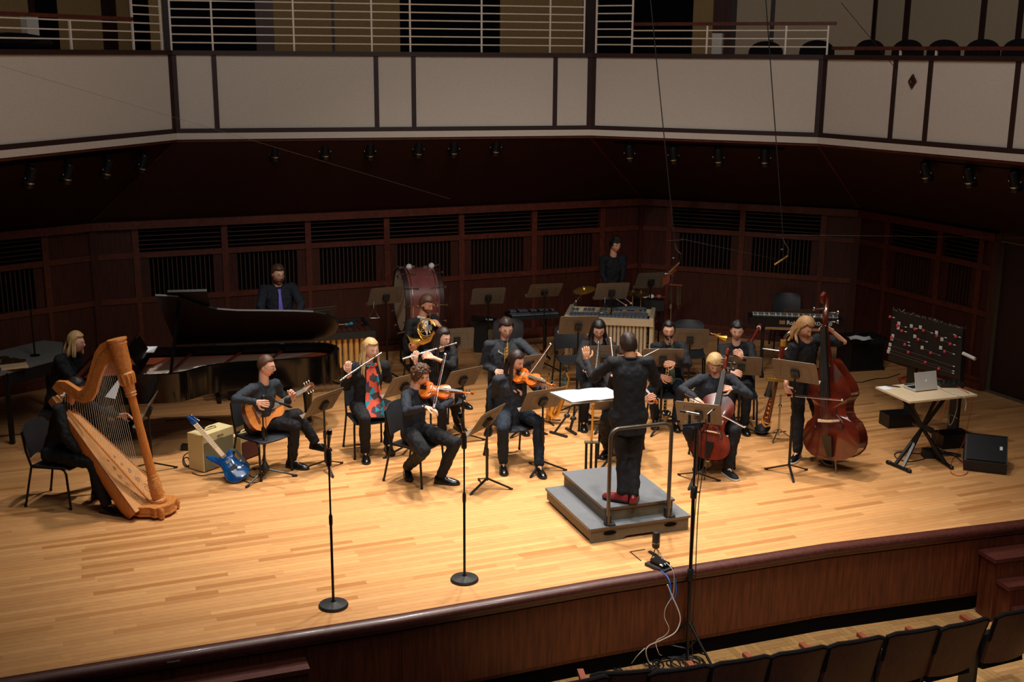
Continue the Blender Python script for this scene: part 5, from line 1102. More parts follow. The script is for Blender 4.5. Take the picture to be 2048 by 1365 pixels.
mb = MB(); mb.lathe([(.045, 1.12), (.058, 1.13), (.05, 1.145), (.06, 1.16), (.052, 1.175), (.055, 1.19), (.06, 1.25), (.075, 1.33), (.082, 1.36), (.07, 1.375), (.072, 1.39), (.08, 1.44), (.084, CL-.06), (.092, CL-.04), (.086, CL-.02), (.1, CL), (.098, CL+.014), (.0, CL+.016)], cb, ca, 32); cr = mb.build('crown', 'harp_carve', root, org=ho)
for k in range(10):
    a = 2*PI*k/10; mb = MB(); c = cb+ca*1.26+Bc @ V((.066*math.cos(a), .066*math.sin(a), 0)); mb.cap(c, c+ca*.09+Bc @ V((.012*math.cos(a), .012*math.sin(a), 0)), .018, .01, 6); mb.build('carved_leaf', 'harp_carve', cr, org=ho)
# sound box: tapered body from the foot up to the shoulder
sh = HP(-1.11, 1.16); st = HP(-.10, .10); sx = (sh-st).normalized(); SL = (sh-st).length; sn = hn.cross(sx).normalized()
if sn.dot(hd) < 0: sn = -sn
mb = MB(); P = []; K = 12; m = 13
for i in range(K+1):
    u = i/K; w_ = .24*(1-u)**1.0+.055; w_ = w_*.98; dpt = .2*(1-u)+.1
    if u < .08: dpt *= .85
    for j in range(m): a = PI*j/(m-1); P.append(st+sx*(u*SL)+hn*(w_*math.cos(a))-sn*(dpt*math.sin(a)))
F = [[i*m+j, i*m+j+1, (i+1)*m+j+1, (i+1)*m+j] for i in range(K) for j in range(m-1)]+[list(range(m)), [K*m+j for j in range(m)][::-1]]
mb.add(P, F); mb.build('sound_box', 'harp', root, org=ho, ang=50)
mb = MB(); A = []; Bq = []
for i in range(K+1): u = i/K; w_ = (.24*(1-u)+.055)*.98; A.append(st+sx*(u*SL)+hn*w_+sn*.004); Bq.append(st+sx*(u*SL)-hn*w_+sn*.004)
mb.quadstrip(A, Bq); mb.quadstrip([p-sn*.008 for p in Bq], [p-sn*.008 for p in A]); bd = mb.build('soundboard', 'harp_board', root, org=ho, smooth=False)
mb = MB(); mb.bar(st+sx*.04+sn*.008, sh-sx*.03+sn*.008, .022, .008, sn); mb.build('string_rib', 'harp', bd, org=ho)
for s in (-1, 1):
    mb = MB(); mb.tube([st+sx*(u*SL)+hn*s*((.24*(1-u)+.055)*.98-.006)+sn*.008 for u in (0, .3, .6, 1)], .006, 6); mb.build('board_edge', 'harp', bd, org=ho)
    # inlaid scroll ornament on the lower soundboard
    for (u0, v0, r0, tn, sg) in ((.10, .11, .045, 1.6, 1), (.19, .10, .032, 1.5, -1), (.27, .085, .026, 1.4, 1), (.34, .07, .02, 1.3, -1), (.41, .055, .014, 1.2, 1)):
        c = st+sx*(u0*SL)+hn*s*v0+sn*.007; pts = []
        for k in range(26): a = sg*2*PI*tn*k/25; rr = r0*(1-k/30); pts.append(c+sx*(rr*1.3*math.cos(a))+hn*s*(rr*math.sin(a)))
        mb = MB(); mb.tube(pts, .0016, 4); mb.build('scroll_inlay', 'ink', bd, org=ho)
# neck: sweeping curve from the shoulder down and up to the crown
T0 = [(112, 778), (128, 768), (150, 775), (170, 800), (186, 790), (197, 760), (207, 720), (225, 690), (240, 684)]
def onp(px, py, off=0):
    d = ray(px, py); t = (hb+hn*off-CAM).dot(hn)/d.dot(hn); return CAM+d*t
TP = [(107, 775), (116, 762), (133, 763), (150, 774), (161, 781), (169, 778), (176, 760), (184, 733), (192, 705), (203, 688), (217, 681), (232, 678)]
BT = [(122, 790), (128, 780), (140, 790), (155, 801), (170, 806), (184, 802), (194, 785), (200, 762), (206, 745), (214, 729), (226, 722), (243, 724)]
mb = MB(); P = []
for o_ in (-.028, .028): P += [onp(x, y)+hn*o_ for x, y in TP+BT[::-1]]
n = len(TP); m2 = 2*n
F = [[k, k+1, m2-2-k, m2-1-k] for k in range(n-1)]; F2 = [[m2+v for v in f[::-1]] for f in F]; rim = [[k, m2+k, m2+(k+1) % m2, (k+1) % m2] for k in range(m2)]
mb.add(P, F+F2+rim); nk = mb.build('neck', 'harp', root, org=ho, ang=30)
for s in (-1, 1):
    mb = MB(); pts = [onp(*TP[k]).lerp(onp(*BT[k]), .45)+hn*s*.031 for k in range(1, n)]; P = []
    for k, p in enumerate(pts): t_ = (onp(*BT[k+1])-onp(*TP[k+1])).normalized(); P += [p-t_*.022, p+t_*.03]
    mb.add(P, [[2*k, 2*k+1, 2*k+3, 2*k+2] for k in range(n-2)]+[[2*k+2, 2*k+3, 2*k+1, 2*k] for k in range(n-2)]); mb.build('action_plate', 'harp_carve', nk, org=ho, smooth=False)
# strings and tuning pins
def lerpl(L, u): i = min(int(u*(len(L)-1)), len(L)-2); f = u*(len(L)-1)-i; return (L[i][0]*(1-f)+L[i+1][0]*f, L[i][1]*(1-f)+L[i+1][1]*f)
for k in range(30):
    u = k/29; x, y = lerpl(BT[1:-1], u); a = onp(x, y-3)-hn*.03*0; v = .93-.86*u; b = st+sx*(v*SL)+sn*.012
    mb = MB(); mb.tube([a, b], .0013+.0006*u, 4); mb.build('string', 'string', root, org=ho)
    if k % 1 == 0:
        q = onp(*lerpl(TP[1:-1], u)).lerp(onp(x, y), .38); mb = MB(); mb.tube([q-hn*.04, q-hn*.034], .004, 6); mb.tube([q+hn*.034, q+hn*.045], .003, 6); mb.build('tuning_pin', 'silver', nk, org=ho)
# pedestal
mb = MB(); ol = [(-.22, -.16), (-.1, -.2), (.0, -.17), (.06, -.19), (.11, -.13), (.15, -.05), (.15, .05), (.11, .13), (.06, .19), (0, .17), (-.1, .2), (-.22, .16)]
Tm = Matrix.Translation(HP(0, 0)) @ Matrix((hd, hn, zz)).transposed().to_4x4(); mb.prism([(x, y) for x, y in ol], .045, .115, 0, Tm); mb.prism([(x*1.08, y*1.08) for x, y in ol], .03, .05, 0, Tm); mb.prism([(x*1.04, y*1.04) for x, y in ol], .112, .128, 0, Tm); mb.build('pedestal', 'harp_carve', root, org=ho, ang=30)
for x, y in ((.11, -.15), (.11, .15), (-.2, -.15), (-.2, .15)):
    mb = MB(); c = Tm @ V((x, y, 0)); mb.lathe([(.014, 0), (.028, .012), (.032, .03), (.026, .045), (.034, .06), (.03, .1), (.02, .12)], c, n=12); mb.build('claw_foot', 'harp_carve', root, org=ho)
for k in range(7): mb = MB(); c = Tm @ V((-.2, -.12+.04*k, .07)); mb.bar(c, c-hd*.07, .018, .008); mb.build('pedal', 'gold', root, org=ho)
# ================================================================ GRAND PIANO
PO = [(-4.98, 12.72), (-4.4, 12.86), (-3.95, 12.93), (-3.8, 12.99), (-3.7, 13.12), (-3.6, 13.28), (-3.46, 13.40), (-3.25, 13.49), (-2.95, 13.57), (-2.62, 13.66), (-2.38, 13.74), (-2.24, 13.84), (-2.16, 14.0), (-2.15, 14.2), (-2.22, 14.38), (-2.36, 14.5), (-2.55, 14.53), (-5.12, 14.08)]
root = thing('grand_piano', 'black concert grand piano with raised lid behind the guitarist', 'piano', (-3.9, 13.6, 0)); po = root.location.copy()
cx, cy = -3.7, 13.75
def inset(o, d):
    n = len(o); r = []
    for i in range(n):
        a = V((*o[i-1], 0)); b = V((*o[i], 0)); c = V((*o[(i+1) % n], 0)); t = (c-a).normalized(); r.append((b.x-t.y*d, b.y+t.x*d))
    return r
PI_ = inset(PO, .055); n = len(PO); z0, z1 = .66, 1.0; zi = .9
P = [V((*p, z0)) for p in PO]+[V((*p, z1)) for p in PO]+[V((*p, z1)) for p in PI_]+[V((*p, zi)) for p in PI_]
mb = MB(); mb.add(P, [list(range(n))[::-1]]+[[k*n+i, k*n+(i+1) % n, (k+1)*n+(i+1) % n, (k+1)*n+i] for k in range(3) for i in range(n)]); mb.build('case', 'piano', root, org=po, ang=40)
mb = MB(); mb.prism(inset(PO, .05), z0+.05, zi-.02); mb.build('soundboard', 'cello', root, org=po, smooth=False)
mb = MB(); fr = inset(PO, .12); mb.prism(fr, zi-.02, zi-.008); mb.build('iron_frame', 'armwood', root, org=po, smooth=False)
for k in range(26):
    u = k/25; a = V((-4.62+.02*k, 12.95+u*1.05, zi+.012)); b = V((-2.5-.9*(1-u)**1.5, 13.72+u*.6, zi+.012)); mb = MB(); mb.tube([a, b], .0022, 4); mb.build('string', 'string_dark', root, org=po)
for (a, b) in (((-4.0, 13.1), (-4.0, 14.15)), ((-3.5, 13.5), (-3.4, 14.25)), ((-3.0, 13.65), (-2.9, 14.33))): mb = MB(); mb.bar(V((*a, zi+.02)), V((*b, zi+.02)), .03, .03); mb.build('frame_strut', 'bassoon', root, org=po)
kx = V((-.156, -.988, 0)); ka = V((-4.85, 13.95, 0)); kb = V((-5.08+.23, 12.78, 0))
mb = MB(); kd = (V((-4.98, 12.76, 0))-V((-5.12, 14.05, 0))); kl = kd.length; kd.normalize(); kn = V((kd.y, -kd.x, 0)); kn = -kn if kn.x > 0 else kn
k0 = V((-5.12, 14.05, .76)); mb.box(k0+kd*kl/2+kn*.06+V((0, 0, -.03)), (kl, .3, .05), basis(kd)); kbd = mb.build('key_bed', 'piano', root, org=po, smooth=False)
for k in range(52): mb = MB(); mb.box(k0+kd*(.08+(kl-.16)*(k+.5)/52)+kn*.09, ((kl-.16)/52-.001, .15, .02), basis(kd)); mb.build('white_key', 'ivory', kbd, org=po, smooth=False)
for k in range(51):
    if k % 7 in (1, 4): continue
    mb = MB(); mb.box(k0+kd*(.08+(kl-.16)*(k+1)/52)+kn*.06+V((0, 0, .014)), (.011, .095, .012), basis(kd)); mb.build('black_key', 'ebony', kbd, org=po, smooth=False)
# lid (hinged along the far side), prop stick
ha = V((-4.2, 14.24, 1.015)); hb2 = V((-2.5, 14.54, 1.015)); hx = (hb2-ha).normalized(); hq = V((hx.y, -hx.x, 0)); LA = R(39)
lo_ = [(p[0], p[1]) for p in PO[1:17]]; out = []
LM = []
for x, y in [(-4.04, 12.9)]+PO[2:17]+[(ha.x, ha.y)]:
    q = V((x, y, 1.015))-ha; u = q.dot(hx); v = max(0, q.dot(hq)); LM.append(ha+hx*u+hq*(v*math.cos(LA))+zz*(v*math.sin(LA)))
ln = (hx.cross(hq*math.cos(LA)+zz*math.sin(LA))).normalized(); mb = MB(); n = len(LM); mb.add(LM+[p-ln*.022 for p in LM], [list(range(n)), list(range(n, 2*n))[::-1]]+[[i, n+i, n+(i+1) % n, (i+1) % n] for i in range(n)]); mb.build('lid', 'piano_lid', root, org=po, smooth=False)
fu = (hq*math.cos(LA)+zz*math.sin(LA)); f0 = LM[-1]; mb = MB(); a = f0+zz*.04; mb.add([a+hx*.06, a+hx*.5, a+hx*.5+fu*1.34, a+hx*.06+fu*1.34]+[q+(-ln if ln.z < 0 else ln)*.03 for q in (a+hx*.06, a+hx*.5, a+hx*.5+fu*1.34, a+hx*.06+fu*1.34)], [[0, 1, 2, 3], [7, 6, 5, 4], [0, 4, 5, 1], [1, 5, 6, 2], [2, 6, 7, 3], [3, 7, 4, 0]]); mb.build('folded_lid_flap', 'piano_lid', root, org=po, smooth=False)
ps = W(342, 748, 1.0); pt = LM[1].lerp(LM[-1], .16)+hx*.14; mb = MB(); mb.bar(ps, pt, .035, .02); mb.build('prop_stick', 'piano', root, org=po)
# music desk with paper and pen, legs, pedals
md = W(285, 745, 1.02); mb = MB(); mb.box(md+V((-.12, .3, .16)), (.02, .75, .3), Matrix.Rotation(R(8), 3, 'Z') @ Matrix.Rotation(R(-28), 3, 'Y')); mb.build('music_desk', 'piano', root, org=po, smooth=False)
pc = W(282, 700, 1.12); pp = thing('sheet_music', 'white sheet lying on top of the piano beside the harp crown', 'sheet music', pc); mb = MB(); mb.box(V((0, 0, 0)), (.34, .26, .012), Matrix.Rotation(R(8), 3, 'Z')); mb.build('paper', 'white', pp, smooth=False)
mb = MB(); mb.tube([V((-.12, -.2, -.08)), V((.02, -.16, .2))], .01, 8); pn_ = thing('clip_microphone', 'slim black and silver microphone standing at the piano music desk', 'microphone', pc); mb.build('body', 'black', pn_); mb = MB(); mb.tube([V((.02, -.16, .2)), V((.04, -.155, .24))], .006, 8); mb.build('tip', 'steel', pn_)
for x, y in ((-4.75, 13.0), (-4.75, 13.95), (-3.68, 14.1) if False else (-2.55, 14.1)):
    mb = MB(); mb.lathe([(.035, .1), (.045, .12), (.05, .3), (.075, .58), (.09, .62), (.09, .67)], (x, y, 0), n=14); mb.lathe([(.02, .05), (.05, .07), (.05, .1)], (x, y, 0), n=12); lg = mb.build('leg', 'piano', root, org=po); mb = MB(); mb.lathe([(.045, -.02), (.045, .02)], (x, y-.02, .045), (0, 1, 0), 14); mb.build('castor', 'steel', lg, org=po)
c = W(465, 812, 0); mb = MB(); mb.lathe([(.035, .1), (.045, .12), (.05, .3), (.07, .6), (.07, .67)], (c.x, c.y+.25, 0), n=14)
mb = MB(); mb.box((-4.7, 13.55, .38), (.08, .3, .6)); mb.box((-4.72, 13.55, .1), (.14, .34, .1)); ly_ = mb.build('pedal_lyre', 'piano', root, org=po, smooth=False)
for k in (-1, 0, 1): mb = MB(); mb.box((-4.84, 13.55+k*.09, .07), (.14, .03, .014)); mb.build('pedal', 'gold', ly_, org=po)
pdl = W(468, 800, .0); t_ = thing('piano_dolly', 'dark wheeled dolly under the piano between guitarist and lid', 'dolly', pdl); mb = MB(); mb.box((0, .1, .16), (.1, .3, .2)); mb.build('bracket', 'black', t_)
for k in (-1, 1): mb = MB(); mb.lathe([(.055, -.02), (.055, .02)], (.05*k, 0, .055), (1, .2, 0), 16); mb.build('wheel', 'black', t_)
for k in (-1, 1): mb = MB(); mb.tube([(.06*k, .1, .24), (.06*k, .1, .66)], .012, 6); mb.build('post', 'steel', t_)
c = WY(217, 776, 12.85); s_ = thing('sheet_music', 'white page seen through the harp strings beside the pianist', 'sheet music', c); mb = MB(); mb.box((0, 0, 0), (.004, .3, .22), Matrix.Rotation(R(62), 3, 'Z') @ Matrix.Rotation(R(28), 3, 'Y')); mb.build('page', 'white', s_, smooth=False)
# ================================================================ MALLET INSTRUMENTS AND DRUMS
def bars(parent, org, x, y, n, w0, w1, l0, l1, z, L, mt, gap=.12, acc=None):
    for k in range(n):
        u = k/(n-1); px = L*(k+.5)/n; ln_ = l0*(1-u)+l1*u; wd = L/n*(1-gap)
        mb = MB(); mb.box(org+x*px+y*(.02+ln_/2)+zz*z, (wd, ln_, .018), basis(x)); mb.build('bar', mt, parent, org=org, smooth=False)
        if k % 7 not in (2, 6) and k < n-1:
            mb = MB(); mb.box(org+x*(px+L/n/2)+y*(.04+ln_+l0*.32)+zz*(z+.025), (wd*.9, ln_*.8, .018), basis(x)); mb.build('accidental_bar', mt, parent, org=org, smooth=False)
# marimba
a = W(598, 690, .82); b = W(747, 664, .86); b.z = a.z = 0; x = V((b.x-a.x, (b.y-a.y)*.5, 0)).normalized(); a = b-x*2.1; y = V((-x.y, x.x, 0)); root = thing('marimba', 'rosewood marimba with golden resonator tubes at the tail of the piano', 'marimba', a)
bars(root, a, x, y, 26, 0, 0, .46, .26, .88, 2.08, 'rosewood')
mb = MB(); mb.box(a+x*1.05-y*.03+zz*.84, (2.14, .03, .1), basis(x)); mb.box(a+x*1.05+y*.78+zz*.84, (2.14, .03, .1), basis(x)); mb.build('side_rail', 'black', root, org=a, smooth=False)
for q in (0, 2.1): mb = MB(); mb.box(a+x*q+y*.38+zz*.82, (.04, .86, .14), basis(x)); mb.box(a+x*q+y*.38+zz*.4, (.04, .1, .8), basis(x)); mb.box(a+x*q+y*.38+zz*.04, (.05, .7, .05), basis(x)); mb.build('end_frame', 'black', root, org=a, smooth=False)
for k in range(26): mb = MB(); mb.lathe([(.034, .79), (.034, .2+.2*(k/25)**.8)], a+x*(2.08*(k+.5)/26)+y*.1, n=12); mb.build('resonator', 'resgold', root, org=a)
mb = MB(); mb.tube([(0, 0, 0), (.22, .05, 0)], .004, 6); c = W(668, 650, .93); mt_ = thing('mallet', 'blue yarn mallet lying on the marimba', 'mallet', c); mb.build('handle', 'maple', mt_); mb = MB(); mb.ell((.23, .05, .005), (.03, .022, .022)); mb.ell((.17, .0, .005), (.028, .02, .02)); mb.build('yarn_head', 'teal', mt_)
# vibraphone
a = W(1134, 632, .86); b = W(1303, 639, .86); a.z = b.z = 0; x = (b-a).normalized(); L = (b-a).length; y = V((-x.y, x.x, 0)); root = thing('vibraphone', 'vibraphone with silver-grey bars and champagne frame behind the clarinettist', 'vibraphone', a)
bars(root, a, x, y, 20, 0, 0, .2, .3, .87, L-.06, 'vibbar')
mb = MB(); mb.box(a+x*L/2-y*.02+zz*.81, (L, .03, .11), basis(x)); mb.box(a+x*L/2+y*.68+zz*.81, (L, .03, .1), basis(x)); mb.build('side_rail', 'vibgold', root, org=a, smooth=False)
for q in (0, L):
    mb = MB(); mb.box(a+x*q+y*.33+zz*.82, (.06, .74, .13), basis(x)); mb.build('end_panel', 'vibgold', root, org=a, smooth=False)
    for r in (.04, .6): mb = MB(); mb.box(a+x*q+y*r+zz*.41, (.05, .05, .76), basis(x)); mb.build('leg', 'vibgold', root, org=a, smooth=False)
    mb = MB(); mb.box(a+x*q+y*.32+zz*.09, (.045, .62, .04), basis(x)); mb.tube([a+x*q+y*.04+zz*.5, a+x*q+y*.6+zz*.12], .012, 6); mb.build('brace', 'vibgold', root, org=a)
    for r in (.02, .62): mb = MB(); mb.lathe([(.04, -.015), (.04, .015)], a+x*q+y*r+zz*.04, x, 14); mb.build('castor', 'black', root, org=a)
for k in range(20): mb = MB(); mb.lathe([(.024, .76), (.024, .66-.4*(k/19)**1.0)], a+x*(.06+(L-.12)*(k+.5)/20)+y*.05, n=10); mb.build('resonator', 'vibgold', root, org=a)
c = W(1262, 617, .92); mt_ = thing('practice_pad', 'grey cloth lying on the far bars of the vibraphone', 'cloth', c); mb = MB(); mb.ell((0, 0, 0), (.24, .12, .018), None, 20, 6); mb.build('cloth', 'vibbar', mt_)
# glockenspiel on stand
a = W(1025, 634, .7); b = W(1118, 629, .7); a.z = b.z = 0; x = (b-a).normalized(); y = V((-x.y, x.x, 0)); L = (b-a).length; root = thing('glockenspiel', 'low table of steel glockenspiel bars behind the tall music stand', 'glockenspiel', a)
bars(root, a, x, y, 16, 0, 0, .17, .1, .71, L, 'vibbar'); mb = MB(); mb.box(a+x*L/2+y*.2+zz*.67, (L+.03, .42, .05), basis(x)); mb.build('frame', 'black', root, org=a, smooth=False)
for q in (.15, L-.15): mb = MB(); mb.tube([a+x*q+y*.2+zz*.02, a+x*q+y*.2+zz*.66], .018, 8); mb.bar(a+x*q-y*.05+zz*.02, a+x*q+y*.45+zz*.02, .03, .02); mb.build('leg', 'black_metal', root, org=a)
# black case
c = W(968, 702, 0); mb = MB(); P = [(-.15, -.12, 0), (.08, -.14, 0), (.12, .12, 0), (-.12, .14, 0), (-.2, -.16, .52), (.15, -.18, .48), (.2, .16, .5), (-.2, .18, .54)]; mb.add([V(p) for p in P], [[3, 2, 1, 0], [4, 5, 6, 7], [0, 1, 5, 4], [1, 2, 6, 5], [2, 3, 7, 6], [3, 0, 4, 7]]); root = thing('instrument_case', 'slumped black soft case on the floor by the back wall', 'case', c); mb.build('case_body', 'black', root, smooth=False); mb = MB(); mb.tube([V((-.1, -.17, .5)), V((0, -.19, .56)), V((.1, -.18, .5))], .01, 6); mb.build('strap', 'black', root); mb = MB(); mb.box((.08, -.05, .52), (.12, .06, .01)); mb.build('tag', 'white', root)
# bass drum
hc = WY(803, 600, 16.95); ax = V((.955, .297, 0)); Rr = .47; D = .50; root = thing('bass_drum', 'large dark red bass drum with pale head on its stand', 'drum', hc, basis(ax))
mb = MB(); mb.lathe([(Rr, .03), (Rr, D-.03)], (0, 0, 0), (1, 0, 0), 48, cap=False); mb.lathe([(Rr-.02, D-.03), (Rr-.02, .03)], (0, 0, 0), (1, 0, 0), 48, cap=False); mb.build('shell', 'drum', root)
for q, s in ((0, -1), (D, 1)):
    mb = MB(); mb.lathe([(Rr+.012, q-.03), (Rr+.014, q+.03)], (0, 0, 0), (1, 0, 0), 48, cap=False); mb.lathe([(Rr-.004, q+.03), (Rr-.004, q-.03)], (0, 0, 0), (1, 0, 0), 48, cap=False); mb.tube([V((q, Rr*math.cos(a_*PI/24), Rr*math.sin(a_*PI/24)))+V((s*.03, 0, 0)) for a_ in range(48)], .01, 6, closed=True); mb.build('rim', 'mull', root)
    mb = MB(); mb.lathe([(Rr-.005, q+s*.01), (Rr-.005, q+s*.016)] if s > 0 else [(Rr-.005, q-.016), (Rr-.005, q-.01)], (0, 0, 0), (1, 0, 0), 48); mb.build('drum_head', 'drumhead', root)
    mb = MB(); mb.tube([V((q-s*.07, (Rr+.004)*math.cos(a_*PI/24), (Rr+.004)*math.sin(a_*PI/24))) for a_ in range(48)], .008, 6, closed=True); mb.build('chrome_hoop', 'silver', root)
    for k in range(12):
        a_ = 2*PI*k/12; rd = V((0, math.cos(a_), math.sin(a_))); c = V((q-s*.14, 0, 0))+rd*(Rr+.012); mb = MB(); mb.cap(c, V((q+s*.05, 0, 0))+rd*(Rr+.028), .006, .005, 6); mb.box(c, (.05, .02, .02)); mb.ell(V((q+s*.06, 0, 0))+rd*(Rr+.03), (.012, .02, .02)); mb.build('tension_rod', 'silver', root)
ol = [(.1, .0), (-.05, .08), (-.15, .06), (-.1, -.04)]
for e0, e1 in ((0, 1), (1, 2), (2, 3), (0, 2)): mb = MB(); mb.tube([V((-.018, .18+ol[e0][0]*.5, .3+ol[e0][1]*.5)), V((-.018, .18+ol[e1][0]*.5, .3+ol[e1][1]*.5))], .004, 4); mb.build('head_mark', 'ebony', root)
mb = MB()
for q in (.05, D-.05):
    for s in (-1, 1): mb.tube([V((q, s*.36, -hc.z+.02)), V((q, s*.33, -.36))], .016, 8)
    mb.tube([V((q, -.38, -hc.z+.04)), V((q, .38, -hc.z+.04))], .016, 8)
    mb.tube(arc((q, 0, 0), Rr+.02, 225, 315, 10, (0, 1, 0), (0, 0, 1)), .012, 6)
mb.build('stand', 'black_metal', root)
for i, (px, py) in enumerate(((818, 534), (863, 532))):
    c = WY(px, py, 17.0+.05*i); m_ = thing('drum_beater', 'white fluffy drum beater on the %s top of the bass drum' % ('left', 'right')[i], 'drum beater', c); mb = MB(); mb.ell((0, 0, 0), (.045, .045, .045), None, 14, 10); mb.build('felt_head', 'felt', m_); mb = MB(); mb.tube([V((0, 0, -.01)), V((.06, .22, -.03))], .008, 6); mb.build('handle', 'maple', m_)
# cymbals and boom stand
def cymbal(px, py, y_, base, tilt, r, label, boom=None):
    c = WY(px, py, y_); root = thing('cymbal_stand', 'chromed stand carrying the '+label, 'cymbal stand', (c.x, c.y, 0)); o = root.location.copy(); bt = V((base[0], base[1], 0)) if base else V((c.x, c.y, 0))
    ax = V((math.sin(R(tilt)), -.15, math.cos(R(tilt)))).normalized(); cy_ = thing('cymbal', label, 'cymbal', c); mb = MB(); mb.lathe([(.008, .03), (.03, .026), (.045, .006), (r*.6, -.006), (r, -.022), (r, -.024), (r*.6, -.009), (.045, .002), (.006, .02)], (0, 0, 0), ax, 36, cap=False); mb.build('disc', 'gold' if r > .15 else 'bronze', cy_); mb = MB(); mb.lathe([(.02, .03), (.02, .05), (.008, .06)], (0, 0, 0), ax, 12); mb.build('wing_nut', 'steel', cy_)
    mb = MB()
    if boom: j = WY(*boom[0], y_); e_ = WY(*boom[1], y_); mb.tube([c-ax*.03, j, e_], .009, 8); mb.ell(j, (.03, .03, .03)); mb.tube([j, V((j.x, j.y, .05))], .013, 8); bt = V((j.x, j.y, 0))
    else: mb.tube([c-ax*.02, V((c.x, c.y, .05))], .012, 8)
    mb.build('pole', 'steel', root, org=o)
    for k in range(3): u = V((math.cos(k*2.1+.4), math.sin(k*2.1+.4), 0)); mb = MB(); mb.tube([bt+zz*.3, bt+u*.28+zz*.012], .009, 6); mb.build('leg', 'steel', root, org=o)
cymbal(1168, 578, 17.5, None, -10, .17, 'suspended cymbal tilted left of the vibraphone music stand', ((1152, 603), (1138, 616)))
cymbal(1266, 584, 17.9, None, 3, .14, 'small domed cymbal right of the vibraphone music stand')
cymbal(1282, 586, 17.75, None, 0, .12, 'lower small cymbal beside the percussion table')
c = W(1305, 592, 1.0); c.y = 18.3; tb = thing('percussion_table', 'dark cloth-covered tray table of small percussion at the back', 'table', (c.x, 18.3, 0)); c = WY(1305, 597, 18.3); z_ = c.z; mb = MB(); mb.box((0, 0, z_-.02), (.5, .32, .03)); mb.box((0, -.17, z_-.09), (.5, .008, .16)); mb.build('top', 'black', tb, smooth=False)
for k in (-1, 1): mb = MB(); mb.tube([(k*.2, 0, z_-.03), (k*.2, 0, .02)], .015, 6); mb.bar((k*.2, -.15, .015), (k*.2, .15, .015), .03, .03); mb.build('leg', 'black_metal', tb)
for i, (px, lab, col_) in enumerate(((1290, 'round wooden shaker on the percussion tray', 'maple'), (1303, 'pale maraca on the percussion tray', 'felt'), (1318, 'pink-handled rattle at the right of the percussion tray', 'lip'))):
    q = WY(px, 590, 18.25); q.z = z_+.03; s_ = thing('shaker', lab, 'shaker', q); mb = MB(); mb.ell((0, 0, .01), (.045, .035, .035)); mb.build('shaker_head', col_, s_); mb = MB(); mb.tube([(.03, 0, .0), (.16, .02, -.005)], .009, 6); mb.build('handle', 'armwood', s_)
# chimes rack
c = WY(1345, 548, 17.9); root = thing('chime_rack', 'upright rack of temple blocks and hanging chime tubes at the back', 'chimes', (c.x, c.y, 0)); o = root.location.copy(); mb = MB(); mb.tube([V((c.x, c.y, .03)), V((c.x, c.y, c.z))], .012, 8); mb.tube([V((c.x-.12, c.y, c.z)), V((c.x, c.y, c.z)), V((c.x+.03, c.y, c.z-.04))], .01, 8)
for k in range(3): u = V((math.cos(k*2.1), math.sin(k*2.1), 0)); mb.tube([V((c.x, c.y, .3)), V((c.x, c.y, .01))+u*.3], .01, 6)
mb.build('pole', 'steel', root, org=o)
mb = MB(); q = WY(1333, 556, 17.9); mb.bar(WY(1324, 560, 17.8), WY(1352, 540, 18.0), .05, .02); mb.build('block_bar', 'armwood', root, org=o)
for k in range(5): mb = MB(); q = WY(1326+3*k, 558-1.5*k, 17.8+.02*k); mb.box(q-V((0, 0, .05)), (.018, .05, .11+.01*(k % 2))); mb.build('wood_block', 'armwood', root, org=o, smooth=False)
mb = MB(); mb.bar(WY(1338, 569, 17.9), WY(1364, 571, 17.9), .04, .02); mb.build('chime_bar', 'armwood', root, org=o)
for k, (px, py1) in enumerate(((1355, 611), (1357.5, 618), (1361, 610), (1341, 600))): mb = MB(); mb.tube([WY(px, 573, 17.9), WY(px-1, py1, 17.9)], .012, 8); mb.build('chime_tube', 'steel', root, org=o)
mb = MB(); mb.box(WY(1341, 613, 17.9), (.035, .03, .07)); mb.build('clamp', 'steel', root, org=o)
# ================================================================ ELECTRIC PIANO
a = W(1498, 650, .78); b = W(1687, 657, .78); z_ = .78; a.z = b.z = 0; x = (b-a).normalized(); y = V((-x.y, x.x, 0)); L = (b-a).length; root = thing('stage_piano', 'black electric stage piano with white lettering on its back panel', 'keyboard', a); 
mb = MB(); mb.box(a+x*L/2+y*.17+zz*(z_+.055), (L, .34, .11), basis(x)); mb.build('housing', 'lampbody', root, org=a, smooth=False)
for k in range(52): mb = MB(); mb.box(a+x*(.06+(L-.12)*(k+.5)/52)+y*.25+zz*(z_+.118), ((L-.12)/52-.002, .14, .02), basis(x)); mb.build('white_key', 'ivory', root, org=a, smooth=False)
for k in range(51):
    if k % 7 in (2, 6): continue
    mb = MB(); mb.box(a+x*(.06+(L-.12)*(k+1)/52)+y*.21+zz*(z_+.132), (.013, .09, .014), basis(x)); mb.build('black_key', 'ebony', root, org=a, smooth=False)
def text_mesh(s, size, T, mt, parent, org, name='lettering', ext=.0015):
    cu = bpy.data.curves.new('t', 'FONT'); cu.body = s; cu.size = size; cu.extrude = ext; o = bpy.data.objects.new('t', cu); COL.objects.link(o); bpy.context.view_layer.update()
    me = bpy.data.meshes.new_from_object(o.evaluated_get(bpy.context.evaluated_depsgraph_get())); me.transform(Matrix.Translation(-V(org)) @ T); me.materials.clear(); me.materials.append(M[mt]); bpy.data.objects.remove(o)
    r = bpy.data.objects.new(name, me); COL.objects.link(r); r.parent = parent; return r
def TX(o, x): x = V(x).normalized(); z = x.cross(zz).normalized(); return Matrix.Translation(o) @ Matrix((x, zz, z)).transposed().to_4x4()
text_mesh('RD-2000', .07, TX(a+x*(L-.42)-y*.004+zz*(z_+.03), x), 'white', root, a); text_mesh('Roland', .085, TX(a+x*.53-y*.004+zz*(z_+.025), x), 'white', root, a)
